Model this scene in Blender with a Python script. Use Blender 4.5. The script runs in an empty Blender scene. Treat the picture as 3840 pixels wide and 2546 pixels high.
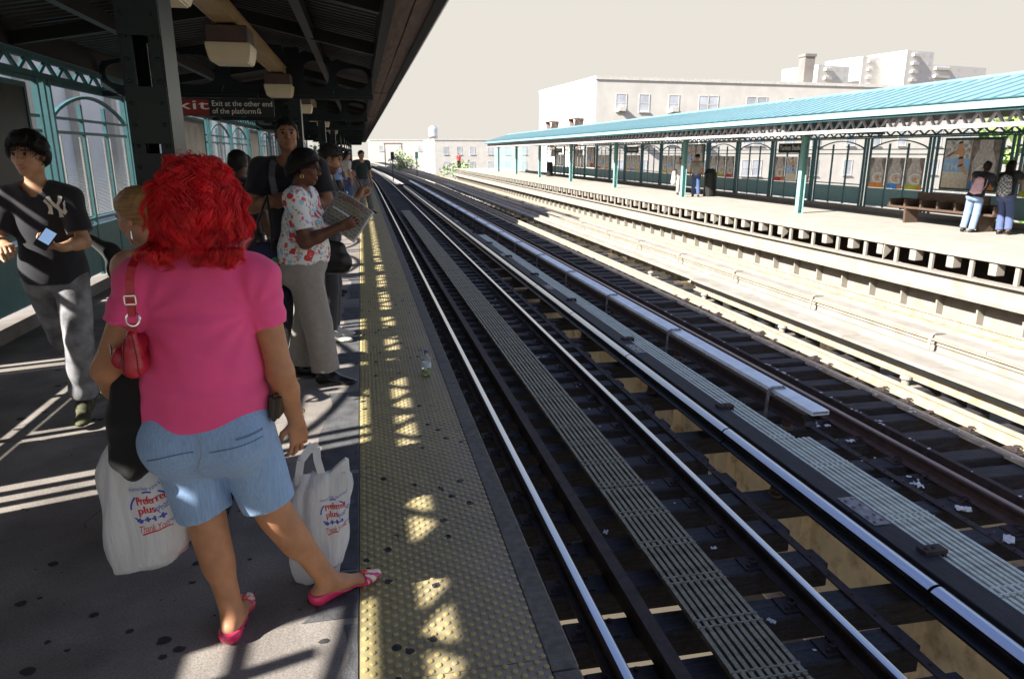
import bpy, bmesh, math, random
import numpy as np
from mathutils import Vector, Matrix
from mathutils.bvhtree import BVHTree
R = math.radians
random.seed(7)
RNG = np.random.RandomState(11)
sc = bpy.context.scene
COL = sc.collection

# ---------------------------------------------------------------- camera, sky, sun, exposure
CAM_H = 1.65
cd = bpy.data.cameras.new('camera'); cam = bpy.data.objects.new('camera', cd); COL.objects.link(cam)
cd.sensor_width = 36.0; cd.lens = 24.84; cd.clip_start = 0.05; cd.clip_end = 4000
cam.location = (0, 0, CAM_H)
cam.rotation_euler = (R(90 - 14.817), 0, R(-11.767))
cd.dof.use_dof = True; cd.dof.focus_distance = 3.2; cd.dof.aperture_fstop = 9.0
sc.camera = cam

SUN_EL, SUN_AZ = 34.8, 17.0            # elevation; light travels 17 deg off +X towards +Y
to_sun = Vector((-math.cos(R(SUN_AZ)) * math.cos(R(SUN_EL)), -math.sin(R(SUN_AZ)) * math.cos(R(SUN_EL)), math.sin(R(SUN_EL))))
EXPOSURE = 1.8
w = bpy.data.worlds.new('World'); sc.world = w; w.use_nodes = True
nt = w.node_tree; nt.nodes.clear()
sky = nt.nodes.new('ShaderNodeTexSky'); sky.sky_type = 'NISHITA'; sky.sun_disc = False
sky.sun_elevation = R(SUN_EL); sky.sun_rotation = math.atan2(to_sun.x, to_sun.y)
sky.air_density = 1.0; sky.dust_density = 1.4; sky.ozone_density = 1.2
mul = nt.nodes.new('ShaderNodeVectorMath'); mul.operation = 'MULTIPLY'; mul.inputs[1].default_value = (1.55, 1.36, 1.55)
mn = nt.nodes.new('ShaderNodeVectorMath'); mn.operation = 'MINIMUM'
SKY_STR = 0.10
k = 2 ** EXPOSURE * SKY_STR
mn.inputs[1].default_value = (0.83 / k, 0.785 / k, 0.71 / k)      # hazy bright sky: never brighter than a warm white
bg = nt.nodes.new('ShaderNodeBackground'); bg.inputs[1].default_value = SKY_STR
wo = nt.nodes.new('ShaderNodeOutputWorld')
nt.links.new(sky.outputs[0], mul.inputs[0]); nt.links.new(mul.outputs[0], mn.inputs[0])
tcw = nt.nodes.new('ShaderNodeTexCoord'); sxw = nt.nodes.new('ShaderNodeSeparateXYZ'); nt.links.new(tcw.outputs['Generated'], sxw.inputs[0])
mrw = nt.nodes.new('ShaderNodeMapRange'); mrw.interpolation_type = 'SMOOTHSTEP'; mrw.inputs[1].default_value = 0.24; mrw.inputs[2].default_value = 0.62; nt.links.new(sxw.outputs[2], mrw.inputs[0])
blu = nt.nodes.new('ShaderNodeVectorMath'); blu.operation = 'MULTIPLY'; blu.inputs[1].default_value = (0.64, 0.63, 0.76); nt.links.new(sky.outputs[0], blu.inputs[0])
mxw = nt.nodes.new('ShaderNodeMixRGB'); nt.links.new(mrw.outputs[0], mxw.inputs[0]); nt.links.new(mn.outputs[0], mxw.inputs[1]); nt.links.new(blu.outputs[0], mxw.inputs[2])   # warm white haze low down, clear blue overhead
nt.links.new(mxw.outputs[0], bg.inputs[0]); nt.links.new(bg.outputs[0], wo.inputs[0])
sd = bpy.data.lights.new('sun', 'SUN'); sd.energy = 5.0; sd.angle = R(0.55); sd.color = (1.0, 0.955, 0.87)
so = bpy.data.objects.new('sun', sd); COL.objects.link(so)
so.rotation_euler = to_sun.to_track_quat('Z', 'Y').to_euler()
sc.render.engine = 'CYCLES'
vs = sc.view_settings; vs.view_transform = 'Standard'; vs.look = 'None'; vs.exposure = EXPOSURE; vs.gamma = 1.0
try: vs.use_curve_mapping = False
except Exception: pass
sc.cycles.max_bounces = 6; sc.cycles.volume_bounces = 0; sc.cycles.transparent_max_bounces = 12

# ---------------------------------------------------------------- materials
MATS = {}
def lin(c):
    return tuple((v / 12.92 if v <= 0.04045 else ((v + 0.055) / 1.055) ** 2.4) for v in c)
def mat(name, col, rough=0.7, metal=0.0, var=0.18, scale=6.0, bump=0.15, bscale=None, spec=0.4, dirt=None, dscale=2.0, damt=0.5, stretch=None, trans=0.0, alpha=1.0, sheen=0.0, sss=0.0):
    """principled material: base colour (linear), noise variation, optional dirt colour in patches, bump"""
    if name in MATS: return MATS[name]
    m = bpy.data.materials.new(name); m.use_nodes = True; MATS[name] = m
    n = m.node_tree.nodes; l = m.node_tree.links
    b = n['Principled BSDF']
    b.inputs['Roughness'].default_value = rough; b.inputs['Metallic'].default_value = metal
    b.inputs['Specular IOR Level'].default_value = spec
    if trans: b.inputs['Transmission Weight'].default_value = trans
    if alpha < 1: b.inputs['Alpha'].default_value = alpha
    if sheen: b.inputs['Sheen Weight'].default_value = sheen
    if sss:
        b.inputs['Subsurface Weight'].default_value = sss; b.inputs['Subsurface Radius'].default_value = (0.02, 0.008, 0.004); b.inputs['Subsurface Scale'].default_value = 0.5
    tc = n.new('ShaderNodeTexCoord'); mp = n.new('ShaderNodeMapping'); l.new(tc.outputs['Object'], mp.inputs[0])
    if stretch: mp.inputs['Scale'].default_value = stretch
    nz = n.new('ShaderNodeTexNoise'); nz.inputs['Scale'].default_value = scale; nz.inputs['Detail'].default_value = 6
    l.new(mp.outputs[0], nz.inputs[0])
    rp = n.new('ShaderNodeValToRGB'); rp.color_ramp.elements[0].position = 0.3; rp.color_ramp.elements[1].position = 0.7
    lo = tuple(max(0, v * (1 - var)) for v in col) + (1,); hi = tuple(min(1, v * (1 + var)) for v in col) + (1,)
    rp.color_ramp.elements[0].color = lo; rp.color_ramp.elements[1].color = hi
    l.new(nz.outputs[0], rp.inputs[0]); out = rp.outputs[0]
    if dirt:
        n2 = n.new('ShaderNodeTexNoise'); n2.inputs['Scale'].default_value = dscale; n2.inputs['Detail'].default_value = 8; n2.inputs['Roughness'].default_value = 0.65
        l.new(mp.outputs[0], n2.inputs[0])
        r2 = n.new('ShaderNodeValToRGB'); r2.color_ramp.elements[0].position = 0.5; r2.color_ramp.elements[1].position = 0.72
        r2.color_ramp.elements[1].color = (damt, damt, damt, 1); l.new(n2.outputs[0], r2.inputs[0])
        mx = n.new('ShaderNodeMixRGB'); l.new(r2.outputs[0], mx.inputs[0]); l.new(out, mx.inputs[1]); mx.inputs[2].default_value = tuple(dirt) + (1,)
        out = mx.outputs[0]
    l.new(out, b.inputs['Base Color'])
    if bump:
        nb = n.new('ShaderNodeTexNoise'); nb.inputs['Scale'].default_value = bscale or scale * 8; nb.inputs['Detail'].default_value = 5
        l.new(mp.outputs[0], nb.inputs[0])
        bm_ = n.new('ShaderNodeBump'); bm_.inputs['Strength'].default_value = bump; bm_.inputs['Distance'].default_value = 0.01
        l.new(nb.outputs[0], bm_.inputs['Height']); l.new(bm_.outputs[0], b.inputs['Normal'])
    return m

# ---------------------------------------------------------------- mesh builder
class MB:
    def __init__(s): s.v = []; s.f = []; s.n = 0
    def add(s, vs, fs):
        o = s.n; s.v.extend([tuple(p) for p in vs]); s.f.extend([tuple(i + o for i in f) for f in fs]); s.n += len(vs); return s
    def box(s, c, d, rz=0.0, rx=0.0, ry=0.0):
        x, y, z = d[0] / 2, d[1] / 2, d[2] / 2
        p = [Vector((a, b, e)) for a in (-x, x) for b in (-y, y) for e in (-z, z)]
        if rz or rx or ry:
            m = Matrix.Rotation(rz, 3, 'Z') @ Matrix.Rotation(ry, 3, 'Y') @ Matrix.Rotation(rx, 3, 'X'); p = [m @ q for q in p]
        c = Vector(c)
        return s.add([q + c for q in p], [(0, 1, 3, 2), (4, 6, 7, 5), (0, 4, 5, 1), (2, 3, 7, 6), (0, 2, 6, 4), (1, 5, 7, 3)])
    def b2(s, x0, x1, y0, y1, z0, z1):
        return s.box(((x0 + x1) / 2, (y0 + y1) / 2, (z0 + z1) / 2), (x1 - x0, y1 - y0, z1 - z0))
    def bar(s, a, b, wd, ht, up=(0, 0, 1)):
        a, b = Vector(a), Vector(b); d = (b - a).normalized(); u = Vector(up)
        sd_ = d.cross(u)
        if sd_.length < 1e-4: sd_ = d.cross(Vector((1, 0, 0)))
        sd_.normalize(); u = sd_.cross(d).normalized(); vs = []
        for q in (a, b):
            for i, j in ((-1, -1), (1, -1), (1, 1), (-1, 1)): vs.append(q + sd_ * (wd / 2 * i) + u * (ht / 2 * j))
        return s.add(vs, [(3, 2, 1, 0), (4, 5, 6, 7), (0, 1, 5, 4), (1, 2, 6, 5), (2, 3, 7, 6), (3, 0, 4, 7)])
    def tube(s, pts, r, n=8, cap=True):
        pts = [Vector(p) for p in pts]; m = len(pts); rr = r if hasattr(r, '__len__') else [r] * m; vs = []; pu = None
        for i, p in enumerate(pts):
            d = (pts[min(i + 1, m - 1)] - pts[max(i - 1, 0)])
            if d.length < 1e-9: d = Vector((0, 0, 1))
            d.normalize()
            if pu is None:
                pu = d.orthogonal().normalized()
            pu = (pu - d * pu.dot(d)); pu = pu.normalized() if pu.length > 1e-6 else d.orthogonal().normalized()
            w_ = d.cross(pu)
            for j in range(n):
                a = 2 * math.pi * j / n; vs.append(p + (pu * math.cos(a) + w_ * math.sin(a)) * rr[i])
        fs = [(i * n + j, i * n + (j + 1) % n, (i + 1) * n + (j + 1) % n, (i + 1) * n + j) for i in range(m - 1) for j in range(n)]
        if cap: fs += [tuple(range(n - 1, -1, -1)), tuple(range((m - 1) * n, m * n))]
        return s.add(vs, fs)
    def lathe(s, prof, c=(0, 0, 0), n=16):
        vs = []
        for r, z in prof:
            for j in range(n):
                a = 2 * math.pi * j / n; vs.append((c[0] + r * math.cos(a), c[1] + r * math.sin(a), c[2] + z))
        m = len(prof)
        fs = [(i * n + j, i * n + (j + 1) % n, (i + 1) * n + (j + 1) % n, (i + 1) * n + j) for i in range(m - 1) for j in range(n)]
        fs += [tuple(range(n - 1, -1, -1)), tuple(range((m - 1) * n, m * n))]
        return s.add(vs, fs)
    def prism(s, poly, axis, t0, t1):
        """extrude a 2D polygon; axis 'y': poly is (x,z); 'x': (y,z); 'z': (x,y)"""
        def P(a, b, t): return {'y': (a, t, b), 'x': (t, a, b), 'z': (a, b, t)}[axis]
        n = len(poly); vs = [P(a, b, t0) for a, b in poly] + [P(a, b, t1) for a, b in poly]
        fs = [(i, (i + 1) % n, n + (i + 1) % n, n + i) for i in range(n)] + [tuple(range(n - 1, -1, -1)), tuple(range(n, 2 * n))]
        return s.add(vs, fs)
    def sweep(s, prof, path):
        """profile (x,z) swept along path of (x,y,z) that runs mostly in +y"""
        n = len(prof); vs = []
        for (px, py, pz) in path:
            for a, b in prof: vs.append((px + a, py, pz + b))
        m = len(path)
        fs = [(i * n + j, i * n + (j + 1) % n, (i + 1) * n + (j + 1) % n, (i + 1) * n + j) for i in range(m - 1) for j in range(n)]
        fs += [tuple(range(n - 1, -1, -1)), tuple(range((m - 1) * n, m * n))]
        return s.add(vs, fs)
    def mesh(s, name, m=None, smooth=False, fix=True):
        me = bpy.data.meshes.new(name); me.from_pydata(s.v, [], s.f)
        if fix and len(s.f) < 60000:
            b = bmesh.new(); b.from_mesh(me); bmesh.ops.recalc_face_normals(b, faces=b.faces); b.to_mesh(me); b.free()
        if m: me.materials.append(m)
        if smooth: me.shade_smooth()
        me.update(); return me
    def build(s, name, m=None, parent=None, smooth=False, **kw):
        return ob(name, s.mesh(name, m, smooth), parent, **kw)
def ob(name, me, parent=None, loc=None, rz=None, label=None, cat=None, group=None, kind=None):
    o = bpy.data.objects.new(name, me); COL.objects.link(o)
    if parent: o.parent = parent
    if loc is not None: o.location = loc
    if rz: o.rotation_euler = (0, 0, rz)
    return tag(o, label, cat, group, kind)
def tag(o, label=None, cat=None, group=None, kind=None):
    for k_, v_ in (('label', label), ('category', cat), ('group', group), ('kind', kind)):
        if v_: o[k_] = v_
    return o
def thing(name, label, cat, loc=(0, 0, 0), rz=0, group=None):
    return ob(name, None, None, loc, rz, label, cat, group)
def struct(name, mb, m): return mb.build(name, m, kind='structure')
def copy_tree(o, parent=None):
    c = o.copy(); COL.objects.link(c); c.parent = parent
    for ch in list(o.children): copy_tree(ch, c)
    return c
def bevel(me, wd, seg=1):
    b = bmesh.new(); b.from_mesh(me); bmesh.ops.bevel(b, geom=b.edges[:], offset=wd, segments=seg, affect='EDGES', clamp_overlap=True); b.to_mesh(me); b.free(); return me
_txt = {}
def text_mesh(s, size=1.0, ext=0.0, align='LEFT', shear=0.0):
    """text as mesh in the xy plane"""
    cu = bpy.data.curves.new('txt', 'FONT'); cu.body = s; cu.size = size; cu.extrude = ext; cu.align_x = align; cu.shear = shear; cu.resolution_u = 3
    o = bpy.data.objects.new('txt', cu); COL.objects.link(o)
    dg = bpy.context.evaluated_depsgraph_get(); me = bpy.data.meshes.new_from_object(o.evaluated_get(dg))
    bpy.data.objects.remove(o); bpy.data.curves.remove(cu); me.materials.clear(); return me
def text_on(name, s, size, origin, xdir, ydir, m, parent, width=None, align='LEFT', ext=0.0, shear=0.0):
    me = text_mesh(s, size, ext, align, shear); n = len(me.vertices)
    if n == 0: return None
    co = np.zeros(n * 3); me.vertices.foreach_get('co', co); co = co.reshape(-1, 3)
    if width:
        co[:, 0] *= width / max(1e-6, (co[:, 0].max() - co[:, 0].min()))
    X, Y = np.array(xdir, float), np.array(ydir, float); Z = np.cross(X, Y)
    p = np.array(origin) + co[:, :1] * X + co[:, 1:2] * Y + co[:, 2:3] * Z
    me.vertices.foreach_set('co', p.ravel()); me.materials.append(m); me.update()
    return ob(name, me, parent)

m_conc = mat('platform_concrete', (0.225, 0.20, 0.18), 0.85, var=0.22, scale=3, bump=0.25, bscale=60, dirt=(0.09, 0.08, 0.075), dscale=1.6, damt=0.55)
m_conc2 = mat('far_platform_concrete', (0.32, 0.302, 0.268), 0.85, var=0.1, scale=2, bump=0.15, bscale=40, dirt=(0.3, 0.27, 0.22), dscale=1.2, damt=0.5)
m_rubber = mat('edge_strip', (0.17, 0.155, 0.13), 0.8, var=0.25, scale=30, bump=0.3, bscale=200, dirt=(0.05, 0.05, 0.05), dscale=5)
m_tie = mat('creosote_timber', (0.032, 0.030, 0.033), 0.75, var=0.5, scale=5, bump=0.5, bscale=20, stretch=(1, 9, 9), dirt=(0.10, 0.09, 0.085), dscale=4, damt=0.35)
m_steel = mat('polished_rail_top', (0.62, 0.62, 0.63), 0.28, 1.0, var=0.1, scale=4, bump=0.03, stretch=(20, 0.3, 20))
m_rust = mat('rusty_steel', (0.042, 0.030, 0.029), 0.75, 0.2, var=0.35, scale=14, bump=0.3, dirt=(0.08, 0.045, 0.03), dscale=6)
m_rustlt = mat('rail_brown', (0.10, 0.064, 0.055), 0.6, 0.4, var=0.25, scale=10, bump=0.15)
m_blackgl = mat('black_enamel', (0.012, 0.012, 0.014), 0.32, 0.0, var=0.3, scale=10, bump=0.05)
m_blacktim = mat('black_timber', (0.018, 0.018, 0.022), 0.7, var=0.4, scale=6, bump=0.4, stretch=(8, 1, 8))
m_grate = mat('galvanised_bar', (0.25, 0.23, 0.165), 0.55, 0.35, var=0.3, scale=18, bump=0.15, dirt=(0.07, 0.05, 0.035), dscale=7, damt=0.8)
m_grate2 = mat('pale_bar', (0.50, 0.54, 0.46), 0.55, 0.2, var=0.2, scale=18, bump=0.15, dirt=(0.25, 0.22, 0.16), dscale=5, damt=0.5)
m_cream = mat('cream_girder_paint', (0.86, 0.77, 0.58), 0.6, var=0.12, scale=3, bump=0.12, dirt=(0.16, 0.07, 0.025), dscale=3.5, damt=0.75)
m_pale = mat('pale_weathered_paint', (0.275, 0.25, 0.215), 0.7, var=0.16, scale=3, bump=0.1, dirt=(0.22, 0.18, 0.13), dscale=2.5, damt=0.45)
m_cover = mat('white_cover_board', (0.74, 0.80, 0.80), 0.5, var=0.08, scale=6, bump=0.08, dirt=(0.35, 0.36, 0.34), dscale=5, damt=0.35)
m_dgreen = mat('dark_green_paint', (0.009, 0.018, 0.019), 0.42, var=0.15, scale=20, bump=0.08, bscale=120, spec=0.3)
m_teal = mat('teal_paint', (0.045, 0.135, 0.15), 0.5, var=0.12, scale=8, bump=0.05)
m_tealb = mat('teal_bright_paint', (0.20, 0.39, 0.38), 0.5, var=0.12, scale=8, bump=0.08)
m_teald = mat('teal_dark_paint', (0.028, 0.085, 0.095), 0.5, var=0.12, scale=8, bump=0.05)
m_roofteal = mat('roof_teal_paint', (0.135, 0.245, 0.285), 0.55, var=0.12, scale=2, bump=0.05, dirt=(0.24, 0.30, 0.31), dscale=1.3, damt=0.5)
m_deck = mat('corrugated_deck_paint', (0.04, 0.033, 0.032), 0.5, 0.3, var=0.25, scale=3, bump=0.1)
m_soffit = mat('soffit_board', (0.20, 0.145, 0.125), 0.8, var=0.25, scale=4, bump=0.25, bscale=70, stretch=(6, 0.6, 6))
m_alum = mat('bright_metal', (0.7, 0.72, 0.75), 0.25, 0.9, var=0.05, bump=0)
m_white = mat('white_paint', (0.46, 0.44, 0.405), 0.6, var=0.06, scale=5, bump=0.05)
m_sunrail = mat('sunlit_dusty_steel', (0.36, 0.305, 0.22), 0.7, 0.1, var=0.2, scale=8, bump=0.15, dirt=(0.22, 0.12, 0.06), dscale=5, damt=0.5)  # dusty steel for rails in the sun, sunlight put into its paler colour
m_kick = mat('kick_panel_teal', (0.13, 0.25, 0.28), 0.5, var=0.08, bump=0.02)
m_black = mat('black_paint', (0.012, 0.012, 0.012), 0.5, var=0.2, bump=0.05)

def speckle(m, scale, amt, dark=(0.25, 0.25, 0.25)):
    """fine aggregate specks over a material's colour"""
    n = m.node_tree.nodes; l = m.node_tree.links; b = n['Principled BSDF']; src = b.inputs['Base Color'].links[0].from_socket
    g = n.new('ShaderNodeNewGeometry'); nz = n.new('ShaderNodeTexNoise'); nz.inputs['Scale'].default_value = scale; nz.inputs['Detail'].default_value = 3; nz.inputs['Roughness'].default_value = 0.8; l.new(g.outputs['Position'], nz.inputs[0])
    r = n.new('ShaderNodeValToRGB'); r.color_ramp.elements[0].position = 0.36; r.color_ramp.elements[1].position = 0.56; r.color_ramp.elements[0].color = dark + (1,); r.color_ramp.elements[1].color = (1, 1, 1, 1); l.new(nz.outputs[0], r.inputs[0])
    mx = n.new('ShaderNodeMixRGB'); mx.blend_type = 'MULTIPLY'; mx.inputs[0].default_value = amt; l.new(src, mx.inputs[1]); l.new(r.outputs[0], mx.inputs[2]); l.new(mx.outputs[0], b.inputs['Base Color'])
speckle(m_conc, 130, 0.55); speckle(m_rubber, 220, 0.6); speckle(m_conc2, 60, 0.2, (0.6, 0.6, 0.6)); speckle(m_tie, 40, 0.6); speckle(m_grate, 60, 0.5)
# ================================================================ NEAR PLATFORM
PE, PL = 0.625, -3.62        # platform edge and back
struct('ground', MB().b2(-400, 700, -60, 1200, -9.2, -9.0), mat('street_ground', (0.075, 0.062, 0.046), 0.9, var=0.2, scale=0.2, bump=0.05))
pf = thing('platform', None, None); pf['kind'] = 'structure'
MB().b2(PL, -0.092, -5, 95, -0.22, -0.03).build('deck_bed', m_rubber, pf)
for i in range(32):
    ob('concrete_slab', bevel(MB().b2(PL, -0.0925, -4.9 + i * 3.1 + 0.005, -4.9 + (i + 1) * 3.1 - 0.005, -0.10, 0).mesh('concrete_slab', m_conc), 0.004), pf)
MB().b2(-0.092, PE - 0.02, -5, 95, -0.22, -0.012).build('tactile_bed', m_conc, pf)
# edge nosing in lengths
for i in range(32):
    y0 = -4.2 + i * 3.05
    me = bevel(MB().b2(0.528, PE, y0 + 0.004, y0 + 3.046, -0.10, 0.004).mesh('nosing_strip', m_rubber), 0.006)
    ob('nosing_strip', me, pf)
MB().b2(0.54, 0.60, -5, 95, -0.42, -0.10).build('edge_girder', m_rust, pf)
# gum spots flattened on the concrete
m_gum = mat('trodden_gum', (0.035, 0.032, 0.03), 0.8, var=0.2, bump=0.1)
gm = MB()
for i in range(340):
    x, y = random.uniform(-2.6, -0.12), random.uniform(1.6, 9.0) ** 1.0
    r0 = 0.004 + 0.026 * random.random() ** 2.2; n = 9; a0 = random.random() * 6
    gm.add([(x, y, 0.003)] + [(x + math.cos(a0 + 6.283 * j / n) * r0 * random.uniform(.7, 1.25), y + math.sin(a0 + 6.283 * j / n) * r0 * random.uniform(.6, 1.1), 0.0015) for j in range(n)], [(0, 1 + j, 1 + (j + 1) % n) for j in range(n)])
o = gm.build('gum_spots', m_gum, pf); o['kind'] = 'stuff'
# hairline cracks in the concrete
for q in range(9):
    rg = random.Random(q + 5); x, y = rg.uniform(-2.2, -0.4), rg.uniform(1.7, 6.5); a = rg.uniform(0, 6.28); mb = MB(); p = (x, y)
    for s_ in range(rg.randint(9, 18)):
        a += rg.gauss(0, 0.45); d = rg.uniform(0.03, 0.08); nx, ny = x + math.cos(a) * d, min(9, y + math.sin(a) * d); nx = min(nx, -0.12); wd = rg.uniform(0.001, 0.0024); c_, s2 = -math.sin(a) * wd, math.cos(a) * wd
        mb.add([(x - c_, y - s2, 0.0012), (x + c_, y + s2, 0.0012), (nx + c_, ny + s2, 0.0012), (nx - c_, ny - s2, 0.0012)], [(0, 1, 2, 3)]); x, y = nx, ny
    mb.build('crack', m_gum, pf)
# darker repair patches beside the tactile strip
m_patch = mat('asphalt_patch', (0.085, 0.085, 0.09), 0.9, var=0.3, scale=12, bump=0.4, bscale=120); speckle(m_patch, 160, 0.5)
def patch(x0, x1, y0, y1, seed):
    rg = random.Random(seed); n = 12; P = []
    for i in range(n + 1): P.append((x1 + rg.uniform(-.004, .0), y0 + (y1 - y0) * i / n))
    for i in range(n + 1): P.append((x0 + rg.uniform(-.03, .03), y1 + (y0 - y1) * i / n))
    MB().prism(P, 'z', 0.0005, 0.003).build('repair_patch', m_patch, pf)
for q, a in enumerate([(-.27, -.094, 2.32, 2.62), (-.24, -.094, 2.64, 3.55), (-.30, -.094, 3.6, 4.9), (-.26, -.094, 5.6, 7.8), (-.22, -.094, 8.3, 9.7), (-.13, -.094, 1.2, 2.28), (-1.25, -.86, 3.9, 5.0)]): patch(*a, q)
# tactile tiles with domes
def tactile_material():
    m = mat('tactile_yellow', (0.31, 0.26, 0.13), 0.5, var=0.14, scale=7, bump=0.12, bscale=220, dirt=(0.19, 0.165, 0.12), dscale=5, damt=0.75)
    n = m.node_tree.nodes; l = m.node_tree.links; b = n['Principled BSDF']
    src = b.inputs['Base Color'].links[0].from_socket
    geo = n.new('ShaderNodeNewGeometry'); sx = n.new('ShaderNodeSeparateXYZ'); l.new(geo.outputs['Position'], sx.inputs[0])
    # worn grey towards the edge, where people step off
    mr = n.new('ShaderNodeMapRange'); mr.inputs[1].default_value = 0.02; mr.inputs[2].default_value = 0.55; mr.inputs[4].default_value = 0.8
    l.new(sx.outputs[0], mr.inputs[0])
    nz = n.new('ShaderNodeTexNoise'); nz.inputs['Scale'].default_value = 3.5; nz.inputs['Detail'].default_value = 7; l.new(geo.outputs['Position'], nz.inputs[0])
    mm = n.new('ShaderNodeMath'); mm.operation = 'MULTIPLY'; l.new(mr.outputs[0], mm.inputs[0])
    m2 = n.new('ShaderNodeMath'); m2.operation = 'MULTIPLY_ADD'; m2.inputs[1].default_value = 1.6; m2.inputs[2].default_value = 0.1; l.new(nz.outputs[0], m2.inputs[0]); l.new(m2.outputs[0], mm.inputs[1])
    # worn bright dome tops come from height
    mz = n.new('ShaderNodeMapRange'); mz.inputs[1].default_value = 0.0015; mz.inputs[2].default_value = 0.0055; l.new(sx.outputs[2], mz.inputs[0])
    sub = n.new('ShaderNodeMath'); sub.operation = 'SUBTRACT'; sub.use_clamp = True; l.new(mm.outputs[0], sub.inputs[0])
    hz = n.new('ShaderNodeMath'); hz.operation = 'MULTIPLY'; hz.inputs[1].default_value = 0.45; l.new(mz.outputs[0], hz.inputs[0]); l.new(hz.outputs[0], sub.inputs[1])
    mx = n.new('ShaderNodeMixRGB'); l.new(sub.outputs[0], mx.inputs[0]); l.new(src, mx.inputs[1]); mx.inputs[2].default_value = (0.275, 0.228, 0.205, 1)
    mx2 = n.new('ShaderNodeMixRGB'); l.new(hz.outputs[0], mx2.inputs[0]); l.new(mx.outputs[0], mx2.inputs[1]); mx2.inputs[2].default_value = (0.58, 0.45, 0.15, 1)
    # chewing gum and scuffs
    vo = n.new('ShaderNodeTexVoronoi'); vo.inputs['Scale'].default_value = 8.5; vo.inputs['Randomness'].default_value = 1.0
    nd = n.new('ShaderNodeVectorMath'); nd.operation = 'MULTIPLY_ADD'; nd.inputs[1].default_value = (0.05,) * 3
    l.new(nz.outputs['Color'], nd.inputs[0]); l.new(geo.outputs['Position'], nd.inputs[2]); l.new(nd.outputs[0], vo.inputs['Vector'])
    lt = n.new('ShaderNodeMath'); lt.operation = 'LESS_THAN'; lt.inputs[1].default_value = 0.165; l.new(vo.outputs['Distance'], lt.inputs[0])
    rr = n.new('ShaderNodeSeparateColor'); l.new(vo.outputs['Color'], rr.inputs[0])
    gt = n.new('ShaderNodeMath'); gt.operation = 'GREATER_THAN'; gt.inputs[1].default_value = 0.30; l.new(rr.outputs[0], gt.inputs[0])
    an = n.new('ShaderNodeMath'); an.operation = 'MULTIPLY'; l.new(lt.outputs[0], an.inputs[0]); l.new(gt.outputs[0], an.inputs[1])
    mx3 = n.new('ShaderNodeMixRGB'); l.new(an.outputs[0], mx3.inputs[0]); l.new(mx2.outputs[0], mx3.inputs[1]); mx3.inputs[2].default_value = (0.03, 0.028, 0.027, 1)
    l.new(mx3.outputs[0], b.inputs['Base Color'])
    return m
m_tact = tactile_material()
TW, TL = 0.616, 1.22
tb = MB(); tb.b2(0, TW, 0, TL - 0.004, -0.014, 0.0)
px, py = TW / 11.5, TL / 46
for j in range(46):
    for i in range(11 if j % 2 else 12):
        cx, cy = (i + 0.25 + (0.5 if j % 2 else 0)) * px + 0.004, (j + 0.5) * py
        prof = [(0.0125, -0.001), (0.0112, 0.0028), (0.0075, 0.0052)]; n = 8; v = []
        for r_, z_ in prof:
            for q in range(n): v.append((cx + r_ * math.cos(6.2832 * q / n), cy + r_ * math.sin(6.2832 * q / n), z_))
        f = [(a * n + q, a * n + (q + 1) % n, (a + 1) * n + (q + 1) % n, (a + 1) * n + q) for a in range(2) for q in range(n)] + [tuple(range(2 * n, 3 * n))]
        tb.add(v, f)
tile = tb.mesh('tactile_tile', m_tact, smooth=False)
for i in range(60):
    ob('tactile_tile', tile, pf, (-0.089, 1.965 - TL * 3 + i * TL, 0.0))

# ---------------------------------------------------------------- canopy
def plate_hole(mb, x0, x1, zb, zt0, zt1, y, t, cx, cz, rx, rz, n=28):
    """plate in the xz plane (trapezoid) with an oval hole"""
    out, inn = [], []
    for i in range(n):
        a = 2 * math.pi * i / n; dx, dz = math.cos(a), math.sin(a)
        # intersect ray with trapezoid
        best = 1e9
        if dx > 1e-6: best = min(best, (x1 - cx) / dx)
        if dx < -1e-6: best = min(best, (x0 - cx) / dx)
        if dz < -1e-6: best = min(best, (zb - cz) / dz)
        s = (zt1 - zt0) / (x1 - x0); den = dz - s * dx
        if den > 1e-6: best = min(best, (zt0 + s * (cx - x0) - cz) / den)
        out.append((cx + dx * best, cz + dz * best))
        inn.append((cx + abs(dx) ** 0.75 * math.copysign(rx, dx), cz + abs(dz) ** 0.75 * math.copysign(rz, dz)))
    v = [(a, y - t / 2, b) for a, b in out] + [(a, y - t / 2, b) for a, b in inn] + [(a, y + t / 2, b) for a, b in out] + [(a, y + t / 2, b) for a, b in inn]
    f = []
    for i in range(n):
        j = (i + 1) % n
        f += [(i, j, n + j, n + i), (2 * n + i, 3 * n + i, 3 * n + j, 2 * n + j), (n + i, n + j, 3 * n + j, 3 * n + i), (i, 2 * n + i, 2 * n + j, j)]
    mb.add(v, f)
RX, RZ = -1.35, 3.20            # ridge
EX, EZ = 0.70, 2.745            # outer eave
LX, LZ = -3.46, 2.80
CY0, CY1 = -4.5, 82
can = thing('platform_canopy', 'long dark canopy with corrugated deck over the near platform', 'canopy')
def corrug(x0, z0, x1, z1, y0, y1, per=0.152, dep=0.035):
    mb = MB(); v = []; n = 0; y = y0
    prof = [(0, 0), (0.35, 0), (0.5, dep), (0.85, dep)]
    ys = []
    while y < y1:
        for a, d in prof: ys.append((y + a * per, d))
        y += per
    v = []
    for yy_, d in ys: v += [(x0, yy_, z0 - d), (x1, yy_, z1 - d)]
    mb.add(v, [(2 * i, 2 * i + 1, 2 * i + 3, 2 * i + 2) for i in range(len(ys) - 1)])
    return mb
o = corrug(0.215, EZ + 0.145, RX, RZ, CY0, CY1).build('corrugated_deck', m_deck, can)
o = corrug(RX, RZ, LX + 0.3, LZ + 0.1, CY0, CY1).build('corrugated_deck', m_deck, can)
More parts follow.
